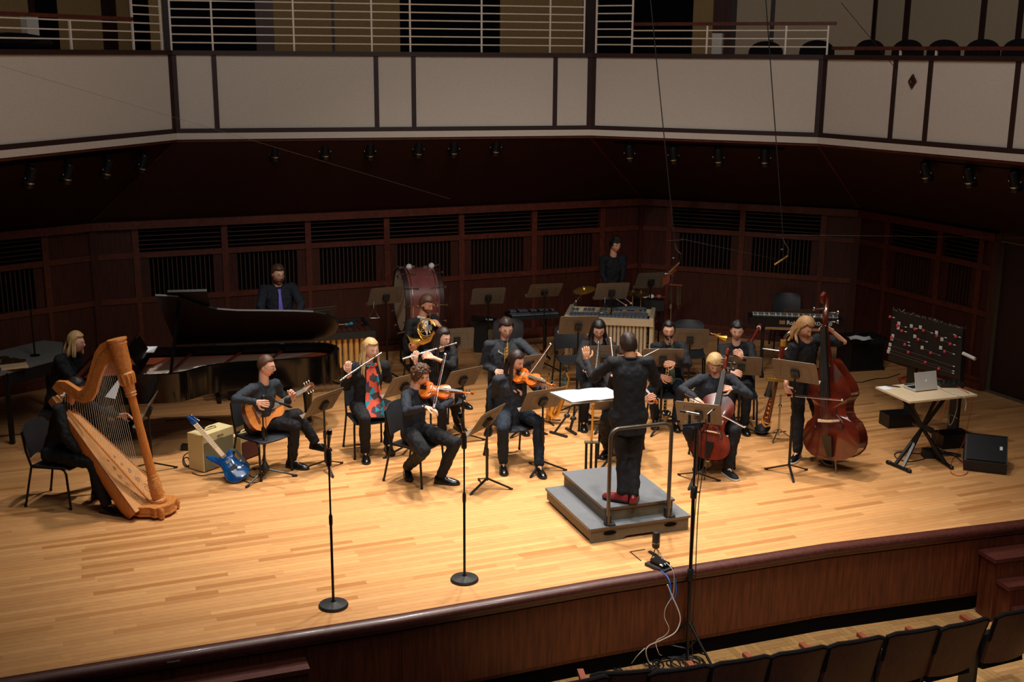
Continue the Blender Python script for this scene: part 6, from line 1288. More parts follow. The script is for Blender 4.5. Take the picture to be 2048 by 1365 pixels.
mb = MB(); mb.box(a+x*.47-y*.003+zz*(z_+.055), (.08, .004, .055), basis(x)); mb.build('logo_block', 'steel', root, org=a, smooth=False)
mb = MB()
st_ = thing('keyboard_stand', 'black metal stand holding the electric stage piano', 'keyboard stand', a)
for q in (.22, L-.25):
    mb = MB(); mb.box(a+x*q+y*.2+zz*.4, (.05, .05, .76), basis(x)); mb.box(a+x*q+y*.2+zz*.03, (.06, .5, .05), basis(x)); mb.box(a+x*q+y*.2+zz*(z_-.02), (.05, .34, .03), basis(x)); mb.build('stand_leg', 'black_metal', st_, org=a, smooth=False)
mb = MB(); mb.tube([a+x*.22+y*.05+zz*.42, a+x*.5-y*.02+zz*.41, a+x*.62+zz*.5], .014, 8); mb.box(a+x*L/2+y*.2+zz*.7, (L-.4, .04, .04), basis(x)); mb.build('cross_bar', 'steel', st_, org=a)
# amplifier behind the bass with paper on top
def amp_box(name, p, xdir, w_, d_, h_, label, cat, mt='black', front='lampbody', group=None):
    x = V(xdir).normalized(); root = thing(name, label, cat, p, basis(x), group)
    mb = MB(); mb.box((w_/2, d_/2, h_/2+.01), (w_, d_, h_)); mb.build('cabinet', mt, root, smooth=False)
    mb = MB(); mb.box((w_/2, -.004, h_*.42+.01), (w_*.9, .01, h_*.74)); mb.build('grille', front, root, smooth=False)
    return root
p0 = W(1697, 745, 0); r_ = amp_box('bass_amplifier', p0, W(1766, 741, 0)-p0, (W(1766, 741, 0)-p0).length, .4, .5, 'black bass amplifier cabinet against the back wall with papers on top', 'amplifier'); w_ = (W(1766, 741, 0)-p0).length
for q in (.0, w_):
    for z in (.03, .49): mb = MB(); mb.box((q, 0, z), (.03, .03, .04)); mb.build('corner_guard', 'black_metal', r_, smooth=False)
mb = MB(); mb.tube([V((w_*.3, .2, .51)), V((w_*.35, .2, .545)), V((w_*.65, .2, .545)), V((w_*.7, .2, .51))], .012, 8); mb.build('handle', 'black', r_)
t = W(1720, 676, .56); pm = thing('sheet_music', 'crumpled white pages on top of the black bass amplifier', 'sheet music', t); mb = MB(); n = 8; P = [V(((i/n-.5)*.34, (j/4-.5)*.22, .012*math.sin(i*1.1+j))) for i in range(n+1) for j in range(5)]; mb.add(P+[p-V((0, 0, .006)) for p in P], [[i*5+j, (i+1)*5+j, (i+1)*5+j+1, i*5+j+1] for i in range(n) for j in range(4)]+[[45+i*5+j+1, 45+(i+1)*5+j+1, 45+(i+1)*5+j, 45+i*5+j] for i in range(n) for j in range(4)]); mb.build('pages', 'white', pm)
# ================================================================ GUITAR AMPLIFIERS, ELECTRIC GUITAR
def combo(p, q, back, h_, label, front, txt=None):
    x = (q-p); w_ = x.length; x.normalize(); y = V((-x.y, x.x, 0)); root = thing('guitar_amplifier', label, 'amplifier', p, basis(x)); d_ = back
    mb = MB(); mb.box((w_/2, d_/2, h_/2+.012), (w_, d_, h_)); c = mb.build('cabinet', 'tweed', root, smooth=False)
    mb = MB(); mb.box((w_/2, -.004, h_*.44), (w_-.04, .012, h_*.76)); mb.build('grille_cloth', front, root, smooth=False)
    mb = MB(); mb.tube([V((w_*.32, d_*.5, h_+.01)), V((w_*.36, d_*.5, h_+.045)), V((w_*.5, d_*.5, h_+.055)), V((w_*.64, d_*.5, h_+.045)), V((w_*.68, d_*.5, h_+.01))], .013, 8, flat=.6); mb.build('handle', 'tweed', root)
    mb = MB(); mb.box((w_*.5, d_*.82, h_+.014), (w_*.5, .05, .01)); mb.build('control_panel', 'black_metal', root, smooth=False)
    for k in range(5): mb = MB(); mb.lathe([(.01, 0), (.009, .016), (.003, .018)], (w_*(.32+.09*k), d_*.82, h_+.018), n=10); mb.build('knob', 'black', root)
    for a_ in (0, w_):
        for b_ in (0, d_): mb = MB(); mb.lathe([(.02, 0), (.02, .012)], (a_+(.03 if a_ == 0 else -.03), b_+(.03 if b_ == 0 else -.03), 0), n=10); mb.build('foot', 'black', root)
    mb = MB(); mb.box((w_*.55, -.012, h_*.9), (.09, .006, .022)); mb.build('badge', 'steel', root, smooth=False); return root
p = p_am = W(408, 947, 0); q = W(470, 924, 0); combo(p, q, .24, .42, 'larger cream tweed guitar amplifier, blue guitar leaning on it', 'grille')
p = W(483, 924, 0); q = W(522, 909, 0); combo(p, q, .2, .27, 'smaller cream guitar amplifier with oxblood grille, beside the larger one', 'oxblood')
eb = W(486, 958, .05); eh = WY(374, 830, p_am.y+.12); x = (eh-eb).normalized(); root = thing('electric_guitar', 'glossy blue electric guitar leaning on the cream amplifier', 'guitar', eb, basis(x, V((.35, -.85, .5))))
ol = [(0, .02), (.01, .08), (.05, .125), (.11, .14), (.17, .125), (.22, .1), (.28, .098), (.34, .12), (.41, .148), (.46, .15), (.47, .13), (.43, .09), (.37, .04), (.35, -.04), (.37, -.07), (.38, -.1), (.35, -.112), (.31, -.105), (.26, -.092), (.21, -.1), (.16, -.125), (.10, -.138), (.05, -.122), (.01, -.075)]
mb = MB(); n = len(ol); P = []
for s, z in ((.93, -.042), (1, -.034), (1, -.008), (.93, 0)): P += [V((.2+(a-.2)*s, b*s, z)) for a, b in ol]
mb.add(P, [list(range(n)), [3*n+i for i in range(n)][::-1]]+[[k*n+i, (k+1)*n+i, (k+1)*n+(i+1) % n, k*n+(i+1) % n] for k in range(3) for i in range(n)]); mb.build('body', 'bluegtr', root, ang=70)
mb = MB(); mb.box((.6, 0, .004), (.5, .052, .02)); nk = mb.build('neck', 'maple', root, smooth=False)
for k in range(14): mb = MB(); mb.box((.82-.031*k*(1-.012*k), 0, .0148), (.003, .05, .002)); mb.build('fret', 'steel', nk, smooth=False)
mb = MB(); mb.prism([(.84, -.026), (.87, -.045), (.95, -.042), (.99, -.01), (.985, .02), (.9, .03), (.84, .026)], -.012, .004); hdk = mb.build('headstock', 'bluegtr', root, smooth=False)
for k in range(6): mb = MB(); mb.lathe([(.006, 0), (.005, .014)], (.865+.02*k, -.02+.004*k, .004), n=8); mb.ell((.865+.02*k, -.058+.005*k, -.005), (.007, .01, .005)); mb.build('tuner', 'silver', hdk)
for a_, w_ in ((.34, .06), (.26, .06)): mb = MB(); mb.box((a_, 0, .004), (.035, w_, .01)); mb.build('pickup', 'silver', root, smooth=False)
mb = MB(); mb.box((.17, 0, .006), (.045, .08, .014)); mb.build('bridge', 'black_metal', root, smooth=False)
for a_, b_ in ((.12, -.09), (.18, -.11)): mb = MB(); mb.lathe([(.012, 0), (.01, .014)], (a_, b_, 0), n=10); mb.build('knob', 'silver', root)
for k in range(6): mb = MB(); mb.tube([V((.17, (k-2.5)*.01, .016)), V((.86+.02*k, (k-2.5)*.006, .016))], .0009, 4); mb.build('string', 'steel', root)
mb = MB(); mb.tube([V((.37, -.1, -.02)), V((.33, -.15, -.02)), V((.22, -.15, -.03)), V((.1, -.15, -.03)), V((0, -.05, -.02))], .02, 6, flat=.25); mb.build('strap', 'black', root)
def cable(name, label, pts, r, mt, cat='cable', px=True, z=.008):
    P = [W(p[0], p[1], p[2] if len(p) > 2 else z) for p in pts] if px else [V(p) for p in pts]
    Q = []                                     # Catmull-Rom
    for i in range(len(P)-1):
        a = P[max(i-1, 0)]; b = P[i]; c = P[i+1]; d = P[min(i+2, len(P)-1)]
        for k in range(5): t = k/5; Q.append(.5*((2*b)+(c-a)*t+(2*a-5*b+4*c-d)*t*t+(3*b-a-3*c+d)*t**3))
    Q.append(P[-1]); o = P[0].copy(); mb = MB(); mb.tube([q-o for q in Q], r, 6); ob = mb.build(name, mt); ob.location = o; return tag(ob, label, cat)
cable('cable', 'black cable loops beside the larger cream amplifier', [(378, 905), (368, 912), (366, 925), (372, 934), (380, 928), (376, 916), (368, 918), (372, 930), (384, 938)], .006, 'black')
c = W(374, 900, 0); mb = MB(); mb.box(c-c+V((0, 0, .035)), (.12, .09, .06)); pd_ = mb.build('effects_pedal', 'black', smooth=False); pd_.location = c; tag(pd_, 'small black box on the floor left of the cream amplifier', 'power supply')
cable('cable', 'dark cable running from the cream amplifier to the floor by the boom stand', [(384, 946), (402, 952), (425, 948), (450, 946), (480, 958), (500, 966), (520, 962), (524, 945), (512, 938), (495, 944), (505, 955), (530, 950)], .005, 'black')
cable('cable', 'thin cable crossing the floor behind the blue guitar', [(330, 842), (380, 838), (420, 840), (445, 848)], .006, 'black'); cable('cable', 'long thin cable along the floor left of the harp chair', [(0, 873), (30, 870), (55, 868), (75, 866)], .006, 'mull')
# guitarist's boom microphone
def tripod_boom(base, top, boomend, tail, label, leglen=.34, mic=True):
    b = W(*base, 0); root = thing('boom_microphone_stand', label, 'microphone stand', b); tp = WY(*top, b.y); z_ = tp.z
    mb = MB(); mb.tube([b+zz*.06, b+zz*(z_*.55)], .013, 8); mb.tube([b+zz*(z_*.5), b+zz*z_], .009, 8); mb.lathe([(.02, z_*.5), (.022, z_*.52), (.022, z_*.62), (.014, z_*.64)], b, n=12); mb.build('pole', 'black_metal', root, org=b)
    mb = MB(); mb.lathe([(.02, .06), (.045, .09), (.05, .13), (.03, .17), (.016, .2)], b, n=14); mb.build('leg_hub', 'black', root, org=b)
    for k in range(3): u = V((math.cos(R(5+k*120)), math.sin(R(5+k*120)), 0)); u = u if k else V((.98, .17, 0)); mb = MB(); mb.tube([b+zz*.11, b+u*leglen+zz*.015], .01, 6); mb.cap(b+u*(leglen-.04)+zz*.02, b+u*leglen+zz*.015, .015, .014, 8); mb.build('leg', 'black_metal', root, org=b)
    e_ = LIMB(tp, *boomend, .42, -1); mb = MB(); mb.ell(tp, (.025, .025, .03)); mb.tube([tp, e_.lerp(tp, .3)], .008, 8); mb.build('boom_arm', 'black', root, org=b)
    m = thing('microphone', 'slim black microphone pointing at the classical guitar', 'microphone', e_); mb = MB(); mic_body(mb, e_.lerp(tp, .42), e_, .018); mb.build('microphone_body', ['black', 'lampbody'], m, org=e_)
    mb = MB(); mb.tube([tp, tp.lerp(e_, .3)+zz*.05, tp.lerp(e_, .6)+zz*-.02], .004, 5); mb.build('cable_loop', 'black', root, org=b); mb = MB(); mb.tube([tp, b+V((.04, 0, z_*.5)), b+V((-.03, 0, .2))], .0035, 5); mb.build('hanging_cable', 'mull', root, org=b)
tripod_boom((531, 957), (527, 795), (584, 815), None, 'tripod boom microphone stand in front of the guitarist')
# ================================================================ WIND INSTRUMENTS ON STANDS
y0 = W(1556, 878, 0).y; root = thing('contrabassoon', 'tall folded dark wood reed instrument with silver bell standing by the bassist', 'contrabassoon', W(1545, 868, 0)); o = root.location.copy(); Q = lambda x_, y_, dy=0: WY(x_, y_, y0+dy)
mb = MB(); mb.tube([Q(1535, 845), Q(1566, 690)], .033, 12); mb.build('main_joint', 'bassoon', root, org=o); mb = MB(); mb.tube([Q(1527, 841), Q(1549, 770), Q(1560, 722)], .017, 10); mb.tube([Q(1541, 800, -.05), Q(1552, 765, -.05)], .014, 8); mb.build('side_joint', 'bassoon', root, org=o)
mb = MB(); mb.tube([Q(1526, 838), Q(1526, 847), Q(1531, 853), Q(1538, 852), Q(1541, 843)], .016, 10); mb.build('bottom_bow', 'gold', root, org=o); mb = MB(); mb.tube([Q(1566, 688), Q(1570, 674), Q(1577, 666), Q(1585, 663), Q(1591, 667)], .02, 10); mb.build('top_bow', 'silver', root, org=o)
mb = MB(); mb.tube([Q(1566, 692), Q(1567, 680)], .038, 12); mb.tube([Q(1576, 682, -.04), Q(1583, 672, -.04)], .016, 8); mb.build('ferrule', 'gold', root, org=o)
b1, b2 = Q(1537, 794, -.08), Q(1544, 762, -.08); mb = MB(); mb.lathe([(.055, 0), (.06, .005), (.05, .05), (.042, .12), (.038, (b2-b1).length)], b1, b2-b1, 20); mb.build('bell', 'silver', root, org=o); mb = MB(); mb.bar(Q(1533, 759, -.08), Q(1566, 762, -.06), .05, .03); mb.build('bracket', 'gold', root, org=o)
mb = MB(); keys_on(mb, Q(1533, 850), Q(1566, 690)-Q(1533, 850), V((-.6, -.8, 0)), .1, .85, 14, .033, .012); keys_on(mb, Q(1528, 842), Q(1552, 765)-Q(1528, 842), V((0, -1, 0)), .05, .5, 8, .017, .008); mb.build('keys', 'gold', root, org=o)
b = W(1556, 880, 0); root = thing('instrument_stand', 'thin silver tripod stand beside the tall reed instrument', 'instrument stand', b); z_ = WY(1560, 790, b.y).z; mb = MB(); mb.tube([b+zz*.06, b+zz*z_], .011, 8); mb.ell(b+zz*(z_-.14), (.022, .03, .022)); mb.build('pole', 'steel', root, org=b)
for u in (V((-.5, -.75, 0)), V((.9, -.1, 0)), V((-.6, .6, 0))): mb = MB(); mb.tube([b+zz*.14, b+u*.2+zz*.01], .008, 6); mb.build('leg', 'steel', root, org=b)
c = W(1527, 869, 0); root = thing('rubber_mute', 'black cup-shaped rubber mute on the floor by the tall reed instrument', 'mute', c); mb = MB(); mb.lathe([(.05, 0), (.055, .01), (.04, .03), (.075, .06), (.1, .095), (.094, .095), (.07, .065), (.03, .04)], (0, 0, 0), (-.25, -.3, 1), 24); mb.build('cup', 'black', root); mb = MB(); mb.tube([V((.05, 0, .01)), V((.3, .1, .008))], .006, 6); mb.build('cord', 'black', root)
# small horn behind bassoonist
c = WY(1437, 672, 15.3); root = thing('trumpet', 'small brass and silver instrument behind the shoulder of the bassoonist', 'trumpet', c); Q = lambda x_, y_: WY(x_, y_, 15.3); mb = MB(); mb.tube([Q(1423, 666), Q(1432, 670), Q(1440, 674), Q(1452, 677)], [.008, .012, .02, .045], 10); mb.tube([Q(1432, 670), Q(1441, 668), Q(1444, 676), Q(1434, 677)], .007, 6); mb.build('tube', 'gold', root, org=c); mb = MB(); mb.tube([Q(1421, 665), Q(1426, 668)], .014, 8); mb.build('mouthpiece', 'silver', root, org=c)
tb = V((c.x, c.y, 0)); root = thing('instrument_stand', 'peg stand behind the bassoonist carrying the small brass instrument', 'instrument stand', tb); mb = MB(); mb.tube([tb+zz*.02, V((c.x, c.y, c.z-.02))], .01, 8); mb.lathe([(.12, 0), (.12, .015), (.02, .03)], tb, n=20); mb.build('pole', 'black_metal', root, org=tb)
# soprano and alto saxophones on floor stand, water bottle
b = W(1096, 845, 0); root = thing('soprano_saxophone', 'straight golden soprano saxophone upright on a peg behind the violinist', 'saxophone', b); t_ = WY(1098, 746, b.y); ax = (t_-b); mb = MB(); mb.lathe([(.045, .03), (.042, .04), (.028, .09), (.02, .2), (.012, .5), (.007, ax.length-.03)], b, ax, 16); mb.build('body_tube', 'gold', root, org=b); mb = MB(); keys_on(mb, b, ax, V((-.3, -1, 0)), .12, .5, 10, .022, .011); mb.build('keys', 'gold', root, org=b); mb = MB(); mb.tube([b+ax*.94, b+ax], .008, 6); mb.build('mouthpiece', 'black', root, org=b)
root = thing('instrument_stand', 'low black peg stand under the soprano saxophone', 'instrument stand', b)
for k in range(4): u = V((math.cos(k*1.57+.4), math.sin(k*1.57+.4), 0)); mb = MB(); mb.bar(b+zz*.03, b+u*.18+zz*.008, .016, .01); mb.build('leg', 'black_metal', root, org=b)
b = W(1128, 848, 0); y0 = b.y; Q = lambda x_, y_, d_=0: WY(x_, y_, y0+d_); root = thing('alto_saxophone', 'golden alto saxophone resting on the folding black stand', 'saxophone', b)
mb = MB(); mb.tube([Q(1127, 732), Q(1133, 745)], [.008, .014], 8); mb.build('mouthpiece', 'black', root, org=b)
mb = MB(); mb.tube([Q(1133, 745), Q(1138, 758), Q(1136, 768), Q(1130, 790), Q(1120, 815), Q(1113, 830), Q(1107, 834), Q(1101, 827), Q(1103, 815), Q(1108, 800)], [.012, .014, .017, .022, .03, .034, .036, .042, .05, .065], 14); mb.build('body_tube', 'gold', root, org=b); mb = MB(); keys_on(mb, Q(1136, 768, -.03), Q(1115, 825, -.03)-Q(1136, 768, -.03), V((-.6, -.8, 0)), .04, .36, 9, .025, .016); keys_on(mb, Q(1128, 775, -.03), Q(1109, 822, -.03)-Q(1128, 775, -.03), V((.3, -.9, 0)), .04, .3, 7, .03, .013); mb.build('keys', 'gold', root, org=b)
root = thing('saxophone_stand', 'folding black saxophone stand with two long feet', 'instrument stand', b); a1 = W(1100, 864, 0.015); a2 = W(1134, 874, .015); a3 = W(1152, 869, .015); a4 = W(1132, 857, .015); ap = WY(1134, 832, a2.y+.15)
for u, v in ((a1, a2), (a4, a3)): mb = MB(); mb.bar(u, v, .03, .025); mb.build('foot', 'black', root, org=b)
for u, v in ((a1.lerp(a2, .25), ap), (a4.lerp(a3, .4), ap+V((.08, .05, -.05)))): mb = MB(); mb.bar(u, v, .03, .02); mb.ell(v, (.04, .03, .03)); mb.tube([v, v+V((.04, 0, .12))], .008, 6); mb.build('arm', 'black', root, org=b)
c = W(1129, 772, 0); root = thing('water_bottle', 'clear plastic water bottle on the floor behind the alto saxophone', 'bottle', c); mb = MB(); mb.lathe([(.03, 0), (.033, .01), (.031, .06), (.033, .12), (.03, .15), (.013, .185), (.013, .2)], (0, 0, 0), n=18); mb.build('body', 'glass', root); mb = MB(); mb.lathe([(.0335, .07), (.0335, .11)], (0, 0, 0), n=18, cap=False); mb.build('label_band', 'teal', root); mb = MB(); mb.lathe([(.015, .2), (.015, .22)], (0, 0, 0), n=12); mb.build('cap', 'white', root)
c = W(1081, 713, 0); b2 = W(1103, 700, 0); tr_ = thing('beater', 'thin rod with black rubber end standing on the floor behind the saxophonist', 'beater', c); c = W(1113, 709, 0); tr_.location = c; mb = MB(); mb.tube([V((0, 0, .03)), V((.13, .05, .25))], .005, 6); mb.build('rod', 'steel', tr_); mb = MB(); mb.box((0, 0, .025), (.05, .04, .05)); mb.build('rubber_foot', 'black', tr_, smooth=False)
# ================================================================ LAPTOP TABLE, BALL BOARD, MONITOR
A, B1, C1 = W(1751, 774, .78), W(1819, 804, .78), W(1955, 790, .78); D1_ = A+(C1-B1); tc = (A+C1)/2; root = thing('folding_table', 'pale wooden tabletop on black crossed metal legs at stage right', 'table', (tc.x, tc.y, 0)); o = root.location.copy()
mb = MB(); q = [A, B1, C1, D1_]; mb.add([p-zz*.022 for p in q]+q, [[3, 2, 1, 0], [4, 5, 6, 7], [0, 1, 5, 4], [1, 2, 6, 5], [2, 3, 7, 6], [3, 0, 4, 7]]); mb.build('tabletop', 'table', root, org=o, smooth=False)
ex = (C1-B1).normalized(); ey = (A-B1).normalized(); c = tc.copy(); c.z = 0
f1 = W(1776, 925, .02); f2 = W(1819, 943, .02); f3 = W(1903, 936, .02); f4 = W(1868, 912, .02)
for u, v in ((f1, f2), (f4, f3)): mb = MB(); mb.tube([u, v], .022, 10); mb.cap(u, u.lerp(v, .08), .027, .027); mb.cap(v.lerp(u, .08), v, .027, .027); mb.build('foot', 'black_metal', root, org=o)
ta, tb_ = tc-ex*.3-zz*.04, tc+ex*.26-zz*.04
for k, w_ in enumerate((-.09, .09)):
    for (u, v, nm) in ((f1.lerp(f2, .5+w_*2), tb_+ey*w_*.8, 'leg'), (f4.lerp(f3, .5+w_*2), ta+ey*w_*.8, 'leg')): mb = MB(); mb.bar(u, v, .032, .032); mb.build(nm, 'black_metal', root, org=o)
m_ = f1.lerp(f2, .5).lerp(tb_, .53); mb = MB(); mb.tube([m_-ey*.16, m_+ey*.16], .035, 12); mb.build('pivot', 'black', root, org=o); mb = MB(); mb.bar(ta-ey*.2, ta+ey*.2, .03, .03); mb.bar(tb_-ey*.2, tb_+ey*.2, .03, .03); mb.build('top_bracket', 'black_metal', root, org=o)
# laptop: screen back towards the camera
l0 = W(1832, 785, .782); l1 = W(1876, 780, .782); lx_ = (l1-l0).normalized(); ly_ = V((-lx_.y, lx_.x, 0)); root = thing('laptop', 'open silver laptop with its lid back towards the hall', 'laptop', l0, basis(lx_))
mb = MB(); mb.box((.15, .12, .012), (.31, .22, .014)); mb.build('keyboard_base', 'alu', root, smooth=False); mb = MB(); mb.box((.15, .14, .0195), (.27, .11, .002)); mb.build('keys', 'black', root, smooth=False)
Rm = Matrix.Rotation(R(-14), 3, 'X'); mb = MB(); mb.box(V((.15, .0, .012))+Rm @ V((0, 0, .108)), (.31, .007, .215), Rm); ld = mb.build('screen_lid', 'alu', root, smooth=False)
mb = MB(); c = V((.15, -.0045, .012))+Rm @ V((0, 0, .11)); mb.ell(c, (.013, .0012, .014), Rm, 12, 6); mb.ell(c+V((.004, 0, .02)), (.004, .001, .006), Rm, 8, 5); mb.build('lid_emblem', 'white', ld)
def small(name, label, cat, px, py, z, d, mt, rz=0, group=None):
    c = W(px, py, z); mb = MB(); mb.box((0, 0, d[2]/2), d); o_ = mb.build(name, mt, smooth=False); o_.location = c; o_.rotation_euler = (0, 0, R(rz)); return tag(o_, label, cat, group)
small('notepaper', 'small white note at the left corner of the laptop table', 'paper', 1770, 777, .781, (.12, .14, .004), 'white', 20)
small('phone', 'dark phone lying left of the laptop', 'phone', 1822, 771, .781, (.14, .07, .01), 'black', 15)
pn2 = W(1788, 773, .787); mb = MB(); mb.tube([V((-.09, .05, 0)), V((.05, -.03, 0))], .009, 8); mb.tube([V((.05, -.03, 0)), V((.07, -.04, 0))], .004, 6); o_ = mb.build('marker_pen', 'black'); o_.location = pn2; tag(o_, 'black marker pen beside the white note on the laptop table', 'pen')
c = W(1900, 772, .782); mx_ = thing('audio_mixer', 'small black audio mixer behind the laptop on the table', 'mixer', c); mb = MB(); mb.box((0, 0, .025), (.28, .18, .045)); mb.build('housing', 'black', mx_, smooth=False)
for i in range(6):
    for j in range(3): mb = MB(); mb.lathe([(.008, .045), (.006, .062)], (-.1+.04*i, -.05+.045*j, 0), n=8); mb.build('knob', 'steel' if (i+j) % 3 == 0 else 'lampbody', mx_)
cable('cable', 'white cable looping off the right front edge of the laptop table', [(1878, 775, .79), (1900, 786, .79), (1925, 793, .79), (1932, 805, .7), (1930, 822, .6)], .004, 'cable_w')
cable('cable', 'thin white lead hanging below the laptop table', [(1895, 780, .79), (1912, 792, .78), (1914, 815, .6), (1905, 845, .4), (1898, 850, .35), (1900, 830, .45), (1915, 838, .4)], .003, 'cable_w')
cable('cable', 'red cable from the mixer down to the floor beside the monitor', [(1908, 770, .8), (1935, 785, .79), (1944, 800, .72), (1940, 830, .5), (1932, 865, .25), (1925, 890, .08), (1905, 920, .012), (1902, 945, .01), (1920, 952, .01), (1935, 945, .01), (1933, 928, .01), (1918, 926, .01)], .004, 'redcable')
cable('cable', 'thin red lead hanging in front of the left post', [(1891, 802, .76), (1884, 835, .55), (1876, 865, .3), (1870, 885, .1), (1850, 895, .01)], .003, 'redcable')
cable('cable', 'black cable coil on the floor under the laptop table', [(1850, 918), (1820, 924), (1795, 918), (1790, 908), (1808, 904), (1840, 908), (1875, 900), (1905, 910), (1925, 925)], .006, 'black')
cable('cable', 'dark cable on the floor between bass amplifier and ball board', [(1700, 752), (1705, 762), (1722, 765), (1735, 762), (1752, 758), (1775, 756), (1800, 748)], .006, 'mull')
c = W(1862, 915, 0); mb = MB(); mb.box((0, 0, .05), (.2, .12, .1)); mb.tube([(.1, 0, .05), (.25, .05, .03), (.35, .0, .02)], .02, 6); o_ = mb.build('power_supply', 'black', smooth=False); o_.location = c; tag(o_, 'black power supply on the floor between the table feet', 'power supply')
# board of wires and red balls on posts with block feet
bt = [W(1799, 845, 0), W(1908, 883, 0)]; y1 = bt[0].y; cA = V((bt[0].x, bt[0].y, 0)); cB = V((bt[1].x, bt[1].y, 0)); bx = (cB-cA).normalized()
def OB(px, py): q_ = WL(px, py, cA, cB); return q_
c00, c10, c11, c01 = OB(1778, 720), OB(1922, 760), OB(1928, 659), OB(1787, 620); bn = V((bx.y, -bx.x, 0)); root = thing('ball_board', 'tall black board strung with wires and pink-red balls behind the laptop', 'display board', cA); o = cA
mb = MB(); q = [c00, c10, c11, c01]; mb.add([p-bn*.02 for p in q]+[p+bn*.02 for p in q], [[3, 2, 1, 0][::-1], [4, 5, 6, 7][::-1], [0, 1, 5, 4], [1, 2, 6, 5], [2, 3, 7, 6], [3, 0, 4, 7]]); mb.build('board', 'black', root, org=o, smooth=False)
mb = MB(); rr = random.Random(5)
for k in range(70): u = k/69; p = c01.lerp(c11, u)+bn*rr.uniform(-.02, .03); mb.tube([p, p+V((rr.uniform(-.03, .03), rr.uniform(-.02, .02), rr.uniform(.0, .035)))], .0035, 4)
ob = mb.build('frayed_top_edge', 'desk', root, org=o); ob['kind'] = 'stuff'
for cc, px in ((cA, 1814), (cB, 1906)):
    q = OB(px, 800); mb = MB(); mb.box(V((q.x, q.y, .57))-bn*.05, (.13, .05, 1.14), basis(bx)); mb.build('post', 'black', root, org=o, smooth=False)
for p0, p1, p2 in (((1766, 856), (1777, 858), (1833, 854)), ((1872, 895), (1885, 900), (1943, 895))):
    u = W(p1[0], p1[1], 0); v = W(p2[0], p2[1], 0); x = (v-u); mb = MB(); L_ = x.length; x.normalize(); y = V((-x.y, x.x, 0)); mb.box(u+x*L_/2+y*.12+zz*.085, (L_, .24, .17), basis(x)); mb.build('block_foot', 'lampbody', root, org=o, smooth=False)
Z = lambda x_, y_: (1720+x_/3.411, 580+y_/3.411)
balls = [(222, 182), (272, 240), (302, 278), (392, 266), (451, 276), (542, 312), (671, 317), (415, 337), (633, 368), (232, 322), (323, 371), (347, 424), (500, 428), (595, 420), (463, 493), (555, 536)]
for k, (x_, y_) in enumerate(balls):
    q = OB(*Z(x_, y_))+bn*.045; mb = MB(); mb.ell(q, (.02, .02, .02), None, 12, 8); mb.build('red_ball', 'red', root, org=o)
tags = [(277, 228), (272, 258), (362, 246), (424, 254), (236, 312), (229, 332), (386, 316), (217, 372), (211, 402), (205, 420), (436, 393), (534, 290), (571, 337), (562, 394)]
for x_, y_ in tags: q = OB(*Z(x_, y_))+bn*.03; mb = MB(); mb.box(q, (.042, .006, .042), basis(bx)); mb.build('paper_tag', 'felt', root, org=o, smooth=False)
for (a, b) in (((222, 182), (245, 187)), ((272, 240), (327, 252)), ((302, 278), (327, 284)), ((362, 246), (400, 262)), ((424, 254), (505, 292)), ((542, 312), (600, 325)), ((671, 317), (695, 321)), ((386, 316), (470, 352)), ((571, 337), (660, 374)), ((232, 322), (348, 356)), ((323, 371), (350, 378)), ((436, 393), (557, 443)), ((562, 394), (655, 436)), ((217, 372), (655, 520)), ((211, 402), (652, 552)), ((205, 420), (650, 567)), ((500, 428), (557, 443)), ((640, 300), (660, 305))):
    mb = MB(); mb.tube([OB(*Z(*a))+bn*.045, OB(*Z(*b))+bn*.045], .0022, 4); mb.build('wire', 'string_dark', root, org=o); q = OB(*Z(*b))+bn*.04; mb = MB(); mb.box(q, (.03, .01, .01), basis(bx)); mb.build('wire_end', 'felt', root, org=o, smooth=False)
mb = MB(); mb.tube([OB(1926, 707)+bn*.0, OB(1926, 707)+bx*.18-zz*.03], .022, 8); mb.build('rolled_paper', 'felt', root, org=o)
cl = [(1800, 757), (1815, 752), (1835, 756), (1840, 764), (1822, 770), (1802, 766), (1798, 758), (1812, 760), (1830, 758), (1842, 745), (1840, 735)]
cable('cable', 'bundle of orange-red cable on the floor behind the laptop table', cl+[(x_+3, y_+2) for x_, y_ in cl[:8]], .006, 'redcable')
# floor monitor wedge
m0 = W(1926, 941, 0); m1 = W(2012, 951, 0); x = (m1-m0); w_ = x.length; x.normalize(); root = thing('floor_monitor', 'black wedge floor monitor loudspeaker at far stage right', 'loudspeaker', m0, basis(x)); zt_ = WY(2013, 888, m1.y+.45).z
prof = [(0, 0), (.42, 0), (.5, .12), (.38, .34), (.3, .345), (-.02, .13)]; mb = MB(); n = 6; P = [V((0, a_, b_)) for a_, b_ in prof]+[V((w_, a_, b_)) for a_, b_ in prof]; mb.add(P, [list(range(n)), list(range(n, 2*n))[::-1]]+[[i, n+i, n+(i+1) % n, (i+1) % n] for i in range(n)]); mb.build('cabinet', 'black', root, smooth=False)
mb = MB(); mb.add([V((.02, -.01, .145)), V((w_-.02, -.01, .145)), V((w_-.02, .29, .345)), V((.02, .29, .345)), V((.02, -.018, .152)), V((w_-.02, -.018, .152)), V((w_-.02, .282, .355)), V((.02, .282, .355))], [[4, 5, 6, 7], [0, 1, 5, 4], [1, 2, 6, 5], [2, 3, 7, 6], [3, 0, 4, 7]]); mb.build('grille', 'lampbody', root, smooth=False)
mb = MB(); mb.box((w_-.07, .14, .262), (.03, .05, .004), Matrix.Rotation(R(34), 3, 'X')); mb.build('badge', 'cable_w', root, smooth=False)
